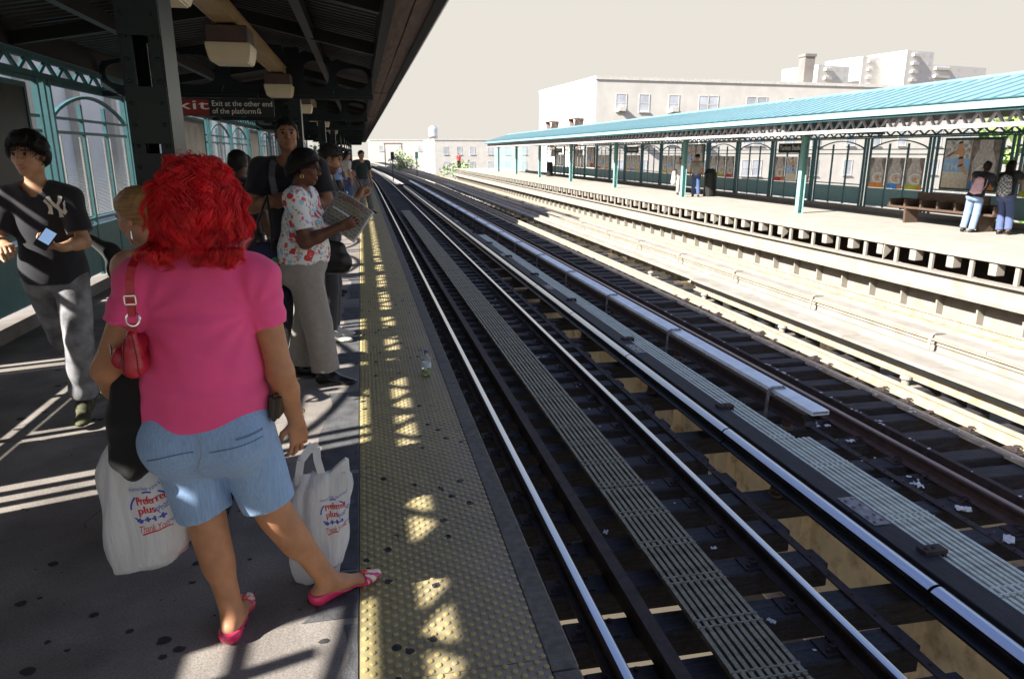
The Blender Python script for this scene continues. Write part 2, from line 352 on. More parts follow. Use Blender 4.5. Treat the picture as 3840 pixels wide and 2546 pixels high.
rs = MB(); rs.prism([(EX - 0.02, EZ + 0.1), (RX, RZ + 0.10), (LX, LZ + 0.1), (LX, LZ + 0.06), (RX, RZ + 0.06), (EX - 0.02, EZ + 0.06)], 'y', CY0, CY1); rs.build('roof_sheet', m_deck, can)
for i in range(28):
    y0 = CY0 + i * 3.1; e = 0.006 * ((i * 7) % 3 - 1)
    MB().b2(0.300, 0.444, y0 + .004, y0 + 3.096, EZ - 0.03 + e, EZ + 0.02 + e).build('soffit_board', m_soffit, can)
    MB().b2(0.456, 0.584, y0 + .004, y0 + 3.096, EZ - 0.03 + e, EZ + 0.02 + e).build('soffit_board', m_soffit, can)
MB().prism([(0.585, EZ - 0.05), (0.665, EZ - 0.05), (0.69, EZ - 0.01), (0.69, EZ + 0.06), (0.585, EZ + 0.06)], 'y', CY0, CY1).build('gutter', m_black, can)
MB().tube([(0.69, CY0, EZ - 0.012), (0.69, CY1, EZ - 0.012)], 0.014, 8).build('gutter_rim', m_alum, can)
MB().b2(0.218, 0.297, CY0, CY1, EZ - 0.10, EZ + 0.13).build('eave_beam', m_black, can)
MB().b2(-3.42, -3.28, CY0, CY1, 2.66, 2.92).build('eave_beam', m_black, can)
MB().b2(RX - 0.06, RX + 0.06, CY0, CY1, RZ - 0.24, RZ - 0.04).build('ridge_beam', m_black, can)
for xx in (-0.45, -2.3):
    zz = RZ + (EZ + .145 - RZ) * abs(xx - RX) / abs(0.215 - RX) - 0.13
    MB().b2(xx - 0.04, xx + 0.04, CY0, CY1, zz - 0.09, zz + 0.04).build('purlin', m_black, can)
COLY = [3.42 + 7.27 * i for i in range(-1, 11)]
CX_ = -0.845
def under(x): return (RZ - 0.05 + (EZ + 0.08 - RZ) * (x - RX) / (0.215 - RX)) if x > RX else (RZ - 0.05 + (LZ - RZ) * (x - RX) / (LX - RX))
for cy in COLY:
    mb = MB()
    cells = [(-3.27, -2.55), (-2.55, -1.75), (-1.75, -0.95), (-0.74, -0.32), (-0.32, 0.215)]
    for a, b in cells:
        plate_hole(mb, a, b, 2.43, under(a), under(b), cy, 0.02, (a + b) / 2, (2.43 + (under(a) + under(b)) / 2) / 2, (b - a) * 0.40, ((under(a) + under(b)) / 2 - 2.43) * 0.33)
    mb.b2(-0.95, -0.74, cy - 0.01, cy + 0.01, 2.43, under(-0.84))
    mb.b2(-3.27, 0.22, cy - 0.06, cy + 0.06, 2.40, 2.43)
    mb.b2(-3.27, 0.22, cy - 0.055, cy - 0.012, 2.36, 2.399)
    mb.build('cross_beam', m_dgreen, can)
# intermediate rafters
for cy in COLY:
    for k_ in (1, 2):
        yy_ = cy + 7.27 * k_ / 3
        mb = MB(); mb.bar((0.21, yy_, under(0.21) - 0.06), (RX, yy_, RZ - 0.14), 0.07, 0.12); mb.bar((RX, yy_, RZ - 0.14), (-3.27, yy_, under(-3.27) - 0.06), 0.07, 0.12)
        mb.build('rafter', m_black, can)
# columns
def column(h):
    mb = MB(); W, D = 0.165, 0.225
    for sx in (-1, 1):
        x = sx * W / 2
        mb.b2(x - 0.007 if sx > 0 else x, x if sx < 0 and False else (x if sx > 0 else x + 0.007), -D / 2, D / 2, 0.02, h)
        for sy in (-1, 1):
            mb.b2(min(x - sx * 0.008, x - sx * 0.052), max(x - sx * 0.008, x - sx * 0.052), sy * D / 2 - (0.009 if sy > 0 else 0), sy * D / 2 + (0.009 if sy < 0 else 0), 0.02, h)
    fl = mb.mesh('column_channels', m_dgreen)
    lb = MB(); z = 0.36
    while z < h - 0.45:
        for sy in (-1, 1):
            lb.b2(-W / 2 + .003, W / 2 - .003, sy * (D / 2 + 0.0055) - 0.004, sy * (D / 2 + 0.0055) + 0.004, z, z + 0.225)
        z += 0.265
    for sy in (-1, 1):
        lb.b2(-W / 2 + .002, W / 2 - .002, sy * (D / 2 + 0.006) - 0.005, sy * (D / 2 + 0.006) + 0.005, 0.03, 0.32)
        lb.b2(-W / 2 + .002, W / 2 - .002, sy * (D / 2 + 0.006) - 0.005, sy * (D / 2 + 0.006) + 0.005, h - 0.25, h - 0.002)
    ri = MB()
    for sy in (-1, 1):
        for sx in (-1, 1):
            for q in range(int(h / 0.085)):
                ri.lathe([(0.009, 0), (0.007, 0.004), (0.003, 0.006)], (0, 0, 0), 6)
                # stand the rivet on the face
                vs_ = ri.v[-18:]; ri.v[-18:] = [(sx * 0.058 + a, sy * (D / 2 + 0.010 + c), 0.06 + q * 0.085 + b) for a, b, c in vs_]
    bp = MB().b2(-0.15, 0.15, -0.19, 0.19, 0.0, 0.02)
    return fl, lb.mesh('lacing_bars', m_dgreen), ri.mesh('rivets', m_dgreen), bp.mesh('base_plate', m_dgreen)
cfl, clb, cri, cbp = column(2.355)
ORD = ['second', 'nearest full', 'second', 'third', 'fourth', 'fifth', 'sixth', 'seventh', 'eighth', 'ninth', 'tenth', 'eleventh', 'twelfth']
for i, cy in enumerate(COLY):
    lb_ = 'black riveted steel column behind the camera end' if i == 0 else ('tall dark laced steel column right behind the red haired woman' if i == 1 else 'dark laced canopy column, number %s along the near platform counting from the camera' % ['one', 'two', 'three', 'four', 'five', 'six', 'seven', 'eight', 'nine', 'ten', 'eleven'][i - 1])
    t = thing('canopy_column', lb_, 'column', (CX_, cy, 0), 0, 'columns of the near canopy')
    ob('channel_flanges', cfl, t); ob('lacing_bars', clb, t)
    if i < 4: ob('rivets', cri, t)
    ob('base_plate', cbp, t)

# ---------------------------------------------------------------- lights and raceway under the near canopy
m_race = mat('raceway_tan_paint', (0.30, 0.20, 0.09), 0.5, var=0.15, bump=0.05)
m_lens = mat('light_diffuser', (0.62, 0.52, 0.34), 0.45, var=0.06, bump=0.08, bscale=150)
m_fix = mat('fixture_brown', (0.09, 0.055, 0.045), 0.5, var=0.2)
rc = thing('cable_raceway', 'tan metal cable raceway under the near canopy carrying the lamps', 'raceway', (-1.0, 0, 0))
MB().b2(-0.07, 0.07, CY0, CY1, 2.66, 2.76).build('channel', m_race, rc)
MB().b2(-0.085, 0.085, CY0, CY1, 2.761, 2.768).build('lid', m_race, rc)
MB().b2(-0.09, -0.072, CY0, CY1, 2.655, 2.69).build('lip', m_race, rc)
def lamp_meshes():
    a = MB().b2(-0.16, 0.16, -0.19, 0.19, 0.155, 0.28); a.b2(-0.02, 0.02, -0.02, 0.02, 0.28, 0.345)
    v = []
    for s, z in ((1.0, 0.15), (0.98, 0.10), (0.9, 0.03), (0.82, 0.0)):
        v += [(-0.175 * s, -0.2 * s, z), (0.175 * s, -0.2 * s, z), (0.175 * s, 0.2 * s, z), (-0.175 * s, 0.2 * s, z)]
    b = MB().add(v, [(i * 4 + j, i * 4 + (j + 1) % 4, i * 4 + 4 + (j + 1) % 4, i * 4 + 4 + j) for i in range(3) for j in range(4)] + [(12, 13, 14, 15), (3, 2, 1, 0)])
    return bevel(a.mesh('housing', m_fix), 0.006), bevel(b.mesh('diffuser', m_lens), 0.008, 2)
lh, ld_ = lamp_meshes()
for i, y in enumerate((4.25, 6.65, 10.35, 14.4, 18.2, 22.2, 26.4, 30.5)):
    t = thing('canopy_lamp', ['cream diffuser lamp nearest the camera, beside the tall dark column', 'cream boxy lamp hanging large above the exit sign', 'cream boxy lamp just above the right end of the exit sign'][i] if i < 3 else 'small cream canopy lamp, number %s in the row beyond the exit sign' % ['one', 'two', 'three', 'four', 'five'][i - 3], 'lamp', (-1.0, y, 2.36 if i else 2.40), 0, 'lamps under the near canopy')
    ob('housing', lh, t); ob('diffuser', ld_, t)

# ---------------------------------------------------------------- exit sign
t = thing('exit_sign', 'black hanging sign reading Exit at the other end of the platform', 'sign', (0, 10.45, 0))
MB().b2(-2.75, -1.10, -0.02, 0.02, 2.115, 2.335).build('sign_panel', m_black, t)
m_red = mat('sign_red', (0.22, 0.018, 0.015), 0.5, var=0.08, bump=0)
MB().b2(-2.62, -1.92, -0.0225, -0.0205, 2.125, 2.325).build('red_field', m_red, t)
m_sw = mat('sign_white', (0.75, 0.73, 0.68), 0.5, var=0.05, bump=0)
text_on('lettering', 'Exit', 0.165, (-2.55, -0.0235, 2.20), (1, 0, 0), (0, 0, 1), m_sw, t, width=0.60)
text_on('lettering', 'Exit at the other end', 0.098, (-1.885, -0.0235, 2.243), (1, 0, 0), (0, 0, 1), m_sw, t, width=0.76)
text_on('lettering', 'of the platform', 0.098, (-1.885, -0.0235, 2.148), (1, 0, 0), (0, 0, 1), m_sw, t, width=0.545)
ar = MB().tube([(-1.31, -0.025, 2.15), (-1.31, -0.025, 2.2), (-1.295, -0.025, 2.215), (-1.28, -0.025, 2.2), (-1.28, -0.025, 2.165)], 0.005, 6)
ar.add([(-1.297, -0.025, 2.168), (-1.263, -0.025, 2.168), (-1.28, -0.025, 2.143)], [(0, 1, 2)]); ar.build('turn_back_arrow', m_sw, t)
for x in (-2.5, -1.3): MB().b2(x - 0.012, x + 0.012, -0.012, 0.012, 2.335, 2.42).build('hanger', m_black, t)

# ---------------------------------------------------------------- near fence
FX = -3.27; BAY = 2.85; FY0 = 8.75
m_wire = mat('wire_mesh', (0.30, 0.32, 0.31), 0.5, 0.3, var=0.1, bump=0)
def fence_meshes(kind, F, sgn, scale=1.0):
    """parts of one fence bay, from y=0 to y=BAY, standing at x=0; sgn: side that faces the platform"""
    P = []
    B = BAY
    def add(nm, mb, m): P.append((nm, mb.mesh(nm, m)))
    for y0 in (0.0, 0.14, B - 0.17):
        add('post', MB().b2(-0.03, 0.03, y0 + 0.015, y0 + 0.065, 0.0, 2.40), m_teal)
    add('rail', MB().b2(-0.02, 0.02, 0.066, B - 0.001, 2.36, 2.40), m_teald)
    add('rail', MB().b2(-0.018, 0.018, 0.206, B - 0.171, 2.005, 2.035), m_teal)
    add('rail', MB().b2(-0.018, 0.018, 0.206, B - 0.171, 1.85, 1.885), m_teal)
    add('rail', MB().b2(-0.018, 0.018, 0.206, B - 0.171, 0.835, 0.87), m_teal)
    add('kick_panel', MB().b2(-0.012, 0.012, 0.206, B - 0.171, 0.20, 0.78), m_teal)
    yA, yB = 0.206, B - 0.171
    ys = [yA + (yB - yA) * q / 3 for q in (1, 2)]
    if kind == 'A':
        for y in ys: add('bar', MB().b2(-0.02, 0.02, y - 0.028, y + 0.028, 0.16, 2.20), m_teal)
        pts = []
        for i in range(15):
            q = i / 14; pts.append((0, yA + (yB - yA) * q, 2.04 + 0.26 * math.sin(math.pi * q) ** 0.8))
        mb = MB()
        for a, b in zip(pts[:-1], pts[1:]): mb.bar(a, b, 0.04, 0.035, up=(0, 0, 1))
        add('arch', mb, m_teal)
        eds = [yA] + ys + [yB]
        for a, b in zip(eds[:-1], eds[1:]):
            a += 0.09; b -= 0.09; mb = MB(); n = 14
            mb.b2(-0.016, 0.016, a, a + 0.018, 0.9, 1.83); mb.b2(-0.016, 0.016, b - 0.018, b, 0.9, 1.83)
            for q in range(1, n):
                y = a + (b - a) * q / n; mb.add([(-0.018, y - .0013, .9), (-0.018, y + .0013, .9), (-0.018, y + .0013, 1.83), (-0.018, y - .0013, 1.83)], [(0, 1, 2, 3)])
            for q in range(54):      # thin level slats: open to the eye, closed to a low sun
                z = 0.9 + 0.93 * q / 53; mb.add([(-0.0165, a, z), (0.0165, a, z), (0.0165, b, z + .0002), (-0.0165, b, z + .0002)], [(0, 1, 2, 3)])
            add('wire_panel', mb, m_wire)
    else:
        mb = MB(); mb.b2(-0.03, 0.03, yA + 0.25, yA + 0.30, 0.9, 2.28); mb.b2(-0.03, 0.03, yB - 0.30, yB - 0.25, 0.9, 2.28); mb.b2(-0.03, 0.03, yA + 0.25, yB - 0.25, 2.281, 2.33); mb.b2(-0.03, 0.03, yA + 0.25, yB - 0.25, 0.875, 0.899)
        add('frame', mb, m_teald)
        add('board', MB().b2(-0.02, 0.02, yA + 0.301, yB - 0.301, 0.9, 2.28), m_black)
    mb = MB(); n = 6
    for i in range(n):
        a = B * i / n; h = B / n
        mb.bar((0, a, 2.44), (0, a + h / 2, 2.60), 0.03, 0.042, up=(0, 1, 0)); mb.bar((0, a + h / 2, 2.60), (0, a + h, 2.44), 0.03, 0.042, up=(0, 1, 0))
    add('lattice', mb, m_teald)
    add('lattice_chord', MB().b2(-0.03, 0.03, 0, B - 0.001, 2.405, 2.462), m_teald)
    add('lattice_chord', MB().b2(-0.03, 0.03, 0, B - 0.001, 2.578, 2.635), m_teald)
    return P
FA = fence_meshes('A', FX, 1); FP = fence_meshes('P', FX, 1)
SEQ = {-4: 'A', -3: 'A', -2: 'A', -1: 'P', 0: 'A', 1: 'A', 2: 'P', 3: 'A', 4: 'A', 5: 'P', 6: 'A', 7: 'A', 8: 'P', 9: 'A', 10: 'A', 11: 'P', 12: 'A', 13: 'A'}
m_pbrown = mat('brown_poster_print', (0.16, 0.11, 0.07), 0.4, var=0.7, scale=2.5, bump=0, dirt=(0.3, 0.26, 0.16), dscale=3)
for i, kd in SEQ.items():
    if i < 0: lb_ = {-1: 'teal fence bay with a dark framed board beside the young man in dark tee', -2: 'teal arched fence bay left of the camera, out at the frame edge', -3: 'teal arched fence bay beside the camera', -4: 'teal arched fence bay behind the camera'}[i]
    elif i == 0: lb_ = 'teal fence bay with arch and wire mesh between the young man and the tall column'
    elif i == 1: lb_ = 'teal arched fence bay half hidden behind the tall dark column'
    else: lb_ = 'teal %s fence bay, %s bay beyond the tall column along the near platform' % ('arched' if kd == 'A' else 'poster', ['first', 'second', 'third', 'fourth', 'fifth', 'sixth', 'seventh', 'eighth', 'ninth', 'tenth', 'eleventh', 'twelfth'][i - 2])
    t = thing('fence_bay', lb_, 'fence', (FX, FY0 + BAY * i, 0), 0, 'fence bays of the near platform')
    for nm, me in (FA if kd == 'A' else FP):
        
        ob(nm, me, t)
    if i == -3: MB().b2(0.025, 0.05, 1.25, 2.80, 0.86, 2.355).build('shade_board', m_black, t)  # unseen board added to keep the sun off the platform behind the woman
    if kd == 'P' and i > 0: MB().b2(0.021, 0.024, 0.56, BAY - 0.53, 0.96, 2.22).build('poster', m_pbrown, t)
MB().b2(-3.40, -3.18, -5, 60, 0.0, 0.13).build('fence_kerb', m_conc, label='low concrete kerb along the foot of the near teal fence', cat='kerb')
# ================================================================ TRACKS
ZR = -1.20                       # rail top
def grade(y): return 0.0 if y < 75 else 3.0 * (1 - math.cos(min(1, (y - 75) / 260) * math.pi / 2))
def bend(y): return 0.0 if y < 60 else -0.00035 * (y - 60) ** 2
YS = [-2.0, 8, 20, 40, 60, 68, 76, 86, 98, 112, 130, 150, 175, 205, 240]
def path(x, z, y0=-2.0, y1=240):
    ys = [y0] + [y for y in YS if y0 < y < y1] + [y1]
    return [(x + bend(y), y, z + grade(y)) for y in ys]
RAILP = [(-0.07, -0.15), (0.07, -0.15), (0.07, -0.138), (0.012, -0.125), (0.010, -0.045), (0.034, -0.036), (0.036, -0.012), (0.026, -0.002), (0.012, 0.0), (-0.012, 0.0), (-0.026, -0.002), (-0.036, -0.012), (-0.034, -0.036), (-0.010, -0.045), (-0.012, -0.125), (-0.07, -0.138)]
def rail(name, x, parent, body, top, wid=1.0, zt=ZR, y0=-2.0, y1=240, prof=None, tops=(7, 8, 9)):
    pr = [(a * wid, b * (wid if wid > 1 else 1)) for a, b in (prof or RAILP)]
    mb = MB().sweep(pr, path(x, zt, y0, y1)); me = mb.mesh(name, body, fix=False); me.materials.append(top)
    n = len(pr)
    b = bmesh.new(); b.from_mesh(me); b.faces.ensure_lookup_table()
    for i, f in enumerate(b.faces):
        if len(f.verts) == 4 and (i % n) in tops: f.material_index = 1
    bmesh.ops.recalc_face_normals(b, faces=b.faces); b.to_mesh(me); b.free()
    return ob(name, me, parent)
m_topbrown = mat('dull_rail_top', (0.30, 0.22, 0.19), 0.4, 0.7, var=0.2, scale=5, bump=0.05, stretch=(10, 0.4, 10))
# tie plate with bolts and curled spring clip
def tie_plate_mesh(m):
    mb = MB(); mb.b2(-0.17, 0.17, -0.085, 0.085, 0.0, 0.014)
    for sx in (-1, 1):
        mb.lathe([(0.016, 0), (0.016, 0.02), (0.010, 0.026)], (sx * 0.135, 0.05 * sx, 0.014), 6)
        pts = [(sx * (0.075 + 0.03 * math.sin(a) + 0.01), -0.045 + 0.03 * math.cos(a) + 0.008 * a, 0.032 + 0.018 * math.sin(a * 0.5)) for a in [q * 0.7 for q in range(10)]]
        mb.tube(pts, 0.009, 5)
    return mb.mesh('tie_plate', m)
tpm = tie_plate_mesh(m_rust)
TIES = {}
def tie_mesh(x0, x1, wy=0.215, m=m_tie):
    k_ = (x0, x1, wy, m.name)
    if k_ not in TIES:
        mb = MB().b2(x0, x1, -wy / 2, wy / 2, -0.20, 0.0); TIES[k_] = bevel(mb.mesh('tie', m), 0.01)
    return TIES[k_]
SP = 0.482; ZT = ZR - 0.165
def track(name, label, ra, rb, tx0, tx1, tlong, body, top, n, plates, lside=1, mt=m_tie):
    t = thing(name, label, 'railway track')
    rail('running_rail', ra, t, body, top); rail('running_rail', rb, t, body if rb != 6.62 else m_sunrail, top if rb != 6.62 else m_sunrail)  # second express rail takes the sunlit copy of the steel colour
    for i in range(n):
        y = 0.9 + i * SP + 0.02 * math.sin(i * 3.7)
        lo, hi = tx0, tx1
        if i % 3 == 0: lo, hi = (tlong[0], tlong[1])
        o = ob('tie', tie_mesh(lo, hi, 0.215, mt), t, (0.012 * math.sin(i * 5.1), y, ZT + 0.006 * math.sin(i * 2.3)))
        o.rotation_euler = (0.004 * math.sin(i * 7.1), 0.004 * math.sin(i * 4.3), 0.014 * math.sin(i * 1.7))
        if y < plates:
            for rx in (ra, rb):
                p = ob('tie_plate', tpm, o, (rx, 0, 0.0))
    # beyond: ties seen as one surface
    mb = MB(); y = 0.9 + n * SP
    while y < 150:
        mb.b2(tx0 + bend(y), tx1 + bend(y), y - 0.1, y + 0.1, ZT - 0.2 + grade(y), ZT + grade(y)); y += SP
    o = mb.build('far_ties', mt, t); o['kind'] = 'stuff'
    return t
tA = track('railway_track', 'nearest track with two polished rails beside the yellow platform edge', 1.325, 2.83, 0.72, 3.33, (0.72, 4.42), m_rust, m_steel, 150, 16)
rail('guard_rail', 1.625, tA, m_rust, m_rust, prof=[(-0.045, -0.15), (0.045, -0.15), (0.045, 0.0), (-0.045, 0.0)], tops=(), zt=ZR + 0.01)
def strip(x, parent, y0=1.0, y1=40, seg=4.8):
    y = y0
    while y < y1:
        mb = MB().b2(x - 0.035, x + 0.035, y + 0.01, y + seg - 0.01, ZT + 0.008, ZT + 0.022)
        if y < 16:
            q = y + 0.12
            while q < y + seg - 0.05:
                mb.lathe([(0.011, 0), (0.010, 0.008), (0.004, 0.011)], (x + 0.006 * math.sin(q * 9), q, ZT + 0.022), 6); q += 0.24
        mb.build('bolted_strap', m_rust, parent); y += seg
strip(3.215, tA)
def _b(): pass
tB = track('railway_track', 'middle express track with dull brown rails, half in sun', 5.2, 6.62, 4.50, 7.32, (4.30, 7.32), m_rustlt, m_topbrown, 150, 14)
rail('guard_rail', 5.44, tB, m_rust, m_rust, prof=[(-0.03, -0.15), (0.03, -0.15), (0.03, 0.0), (-0.03, 0.0)], tops=(), zt=ZR - 0.02)
rail('guard_rail', 6.36, tB, m_sunrail, m_sunrail, prof=[(-0.07, -0.15), (0.07, -0.15), (0.06, -0.12), (-0.02, -0.10), (-0.06, -0.11)], tops=(), zt=ZR - 0.02)
strip(4.84, tB)
m_tiepale = mat('pale_timber', (0.29, 0.26, 0.21), 0.8, var=0.15, scale=5, bump=0.3, stretch=(1, 6, 6), dirt=(0.22, 0.16, 0.11), dscale=4, damt=0.5)  # paler timber tone for the ties of the far track
tC = track('railway_track', 'far track in full sun below the opposite platform', 8.72, 10.2, 8.0, 10.6, (7.9, 10.6), m_sunrail, m_pale, 150, 0, mt=m_tiepale)
for xx in (9.0, 9.75): rail('guard_rail', xx, tC, m_pale, m_sunrail, prof=[(-0.10, -0.15), (0.10, -0.15), (0.10, -0.02), (-0.10, -0.02)], tops=(2,), zt=ZR - 0.03)

# contact rail and black guard timber between the first two tracks
t = thing('contact_rail', 'thick polished contact rail with rounded top next to the black timber', 'contact rail')
TRP = [(-0.065, -0.17), (0.065, -0.17), (0.065, -0.15), (0.02, -0.13), (0.02, -0.09), (0.052, -0.06), (0.056, -0.03), (0.045, -0.010), (0.022, -0.001), (-0.004, -0.001), (-0.032, -0.012), (-0.052, -0.03), (-0.052, -0.06), (-0.02, -0.09), (-0.02, -0.13), (-0.065, -0.15)]
cuts = [-1.5, 3.39, 6.16, 8.95, 11.7, 14.4, 17.2, 24, 32, 44, 62]
for a, b in zip(cuts[:-1], cuts[1:]):
    rail('rail_length', 3.53, t, m_blackgl, m_steel, zt=-1.075, y0=a + 0.012, y1=b - 0.012, prof=TRP, tops=(8, 9, 10))
for i in range(12):
    y = 0.9 + 3 * SP * (2 * i + 1)
    MB().lathe([(0.06, 0), (0.06, 0.03), (0.042, 0.035), (0.05, 0.06), (0.042, 0.085), (0.05, 0.115)], (3.53, y, ZT), 12).build('insulator', m_fix, t)
t = thing('guard_timber', 'long black guard timber with bolted steel plates beside the contact rail', 'timber')
yb = [-1.0, 4.36, 9.2, 14.1, 19, 29, 39, 50, 62]
for a, b in zip(yb[:-1], yb[1:]): ob('timber', bevel(MB().b2(3.615, 3.83, a + 0.004, b - 0.004, -1.16, -1.075).mesh('timber', m_blacktim), 0.006), t)
m_plate = mat('grey_steel_plate', (0.20, 0.19, 0.20), 0.5, 0.5, var=0.25, scale=20, bump=0.1, dirt=(0.5, 0.5, 0.5), dscale=14, damt=0.6)
for y in yb[1:6]:
    mb = MB().b2(3.655, 3.80, y - 0.22, y + 0.22, -1.075 + .001, -1.067)
    for q in (-0.18, -0.1, 0.06, 0.16):
        for xx in (3.69, 3.765): mb.lathe([(0.014, 0), (0.013, 0.012)], (xx, y + q + (0.02 if xx > 3.7 else 0), -1.067), 6)
    mb.build('splice_plate', m_plate, t)
for i in range(14):
    y = 3.745 + 2.995 * i
    mb = MB().b2(3.72, 3.90, y - 0.045, y + 0.045, -1.074, -1.045); mb.b2(3.875, 3.90, y - 0.04, y + 0.04, -1.3, -1.0745)
    for q in (3.755, 3.815): mb.lathe([(0.014, 0), (0.012, 0.014)], (q, y, -1.045), 6)
    mb.build('bracket', m_rust, t)
# gratings
def grate(label, x0, x1, nb, y0, y1, z, m, group, rods=0.4):
    t = thing('walkway_grating', label, 'grating', (x0, y0, z), 0, group)
    L = y1 - y0 - 0.012; W = x1 - x0; bw = W / nb * 0.58
    key = ('g', round(L, 3), round(W, 3), nb, m.name)
    if key not in TIES:
        TIES[key] = (MB().b2(-bw / 2, bw / 2, 0, L, -0.04, 0).mesh('bar', m), None)
    me = TIES[key][0]
    for i in range(nb): ob('bar', me, t, (W * (i + 0.5) / nb, 0, 0.002 * math.sin(i * 4 + y0)))
    rk = ('rod', round(W, 3), m.name)
    if rk not in TIES: TIES[rk] = MB().b2(0.004, W - 0.004, 0, 0.012, -0.012, 0.0028).mesh('cross_rod', m)
    q = 0.02; i = 0
    while q < L - 0.02:
        ob('cross_rod', TIES[rk], t, (0, q, 0)); q += rods if i % 2 else min(0.07, rods); i += 1
NW = ['first', 'second', 'third', 'fourth', 'fifth', 'sixth', 'seventh', 'eighth', 'ninth', 'tenth', 'eleventh', 'twelfth', 'thirteenth', 'fourteenth', 'fifteenth', 'sixteenth', 'seventeenth', 'eighteenth']
y = 0.55
for i in range(15):
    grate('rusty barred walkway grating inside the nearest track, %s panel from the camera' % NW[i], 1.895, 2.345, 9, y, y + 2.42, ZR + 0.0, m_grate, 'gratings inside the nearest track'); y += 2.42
y = 0.6
for i in range(9):
    ln = 2.63
    nb = 8 if i < 2 else 5
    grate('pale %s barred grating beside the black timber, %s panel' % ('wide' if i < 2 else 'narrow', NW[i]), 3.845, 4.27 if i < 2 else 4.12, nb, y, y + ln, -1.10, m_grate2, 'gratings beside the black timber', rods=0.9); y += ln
# cover boards on hoop brackets
def cover(label, x, z, w_, y0, y1, step, left, m, seg=2.77, hoopdz=0.36, body=True):
    t = thing('cover_board', label, 'cover board')
    y = y0
    while y < y1:
        L = min(seg, y1 - y)
        mb = MB(); h = 0.045; th = 0.008
        mb.b2(x - w_ / 2, x + w_ / 2, y + .006, y + L - .006, z - th, z); mb.b2(x - w_ / 2, x + w_ / 2, y + .006, y + L - .006, z - h, z - h + th)
        mb.b2(x - w_ / 2, x - w_ / 2 + th, y + .0061, y + L - .0061, z - h + th + .0005, z - th - .0005); mb.b2(x + w_ / 2 - th, x + w_ / 2, y + .0061, y + L - .0061, z - h + th + .0005, z - th - .0005)
        mb.build('board_length', m, t); y += seg
    y = y0 + 0.75
    i = 0
    while y < min(y1, 60):
        xl = x - w_ / 2 - 0.055
        pts = [(xl - 0.01, y, z - hoopdz), (xl, y, z - 0.08), (xl + 0.02, y, z - 0.0), (xl + 0.06, y, z + 0.022), (x + 0.01, y, z + 0.016), (x + 0.05, y, z + 0.012)]
        mb = MB()
        for a, b in zip(pts[:-1], pts[1:]): mb.bar(a, b, 0.045, 0.014, up=(-1, 0, 0.5))
        for q in (-0.02, 0.03): mb.lathe([(0.013, 0), (0.011, 0.018)], (x + q, y, z + 0.014), 6)
        mb.build('hoop_bracket', m_plate if left else m_pale, t); y += step; i += 1
    if body:
        rail('contact_rail', x, t, m_rust if left else m_pale, m_rustlt, zt=z - 0.13, y0=y0 + 0.25, y1=y1)
    return t
tc = cover('silvery white cover board with an open end on hoop brackets left of the express track', 4.565, -0.955, 0.20, 6.12, 70, 2.77, True, m_cover)
for i in range(10):
    MB().lathe([(0.075, 0), (0.07, 0.02), (0.05, 0.035), (0.055, 0.07), (0.05, 0.11)], (4.565, 0.9 + 3 * SP * (4 + 2 * i), ZT), 12).build('insulator', m_fix, tc)
tc = cover('pale cover board with insulators in full sun right of the express track', 7.08, -1.0, 0.30, -1.0, 14.2, 50, False, m_pale, seg=5.0, body=False)
MB().b2(6.96, 7.0, -1, 14.1, -1.12, -1.052).build('black_edge', m_black, tc)
rail('contact_rail', 7.06, tc, m_sunrail, m_pale, zt=-1.10, y0=-1, y1=14.1)
for i in range(6):
    y = 7.67 + 2.892 * (i - 2)
    mb = MB().lathe([(0.085, 0), (0.085, 0.012), (0.05, 0.03), (0.05, 0.11), (0.075, 0.12), (0.07, 0.15), (0.03, 0.165)], (6.93, y, ZT), 14); mb.b2(6.80, 7.12, y - 0.10, y - 0.03, ZT, ZT + 0.03)
    mb.build('insulator', m_pale, tc)
cover('pale cover board on tall hoop brackets in front of the far track', 8.12, -0.90, 0.24, 2.0, 36, 2.85, False, m_pale, hoopdz=0.42)
for i in range(14):
    y0 = -2 + i * 4.9
    MB().b2(7.36, 7.86, y0 + .01, y0 + 4.89, -1.19, -1.12).build('walkway_plank', m_pale, label='pale walkway plank between the express and far tracks, %s from the camera' % NW[i], cat='plank', group='walkway planks between tracks')
MB().b2(7.62, 7.70, -2, 60, -1.119, -1.03).build('cable_trough', m_pale, label='long pale cable trough lying on the walkway planks', cat='trough')
# steel structure under the tracks
for i, (x, lb_) in enumerate(((0.3, 'cream girder under the near platform edge'), (4.02, 'cream stiffened girder showing through the gaps beside the contact rail'), (7.0, 'cream girder under the sunny side of the express track'), (11.4, 'cream girder under the opposite platform'))):
    t = thing('track_girder', lb_, 'girder')
    MB().b2(x - 0.006, x + 0.006, -3, 80, -2.75, -1.62).build('web', m_cream, t)
    MB().b2(x - 0.10, x + 0.10, -3, 80, -1.619, -1.59).build('flange', m_cream, t); MB().b2(x - 0.17, x + 0.17, -3, 80, -2.78, -2.751).build('flange', m_cream, t)
    for q in range(22): MB().b2(x - 0.12, x - 0.0065, 1.0 + q * 1.44, 1.012 + q * 1.44, -2.75, -1.62).build('stiffener', m_cream, t)
for i in range(9):
    y = 1.2 + i * 7.27
    MB().b2(-3.4, 15.8, y - 0.2, y + 0.2, -3.9, -2.782).build('cross_girder', m_cream, label='cream cross girder under the tracks, %s from the camera' % NW[i], cat='girder', group='cross girders under the tracks')
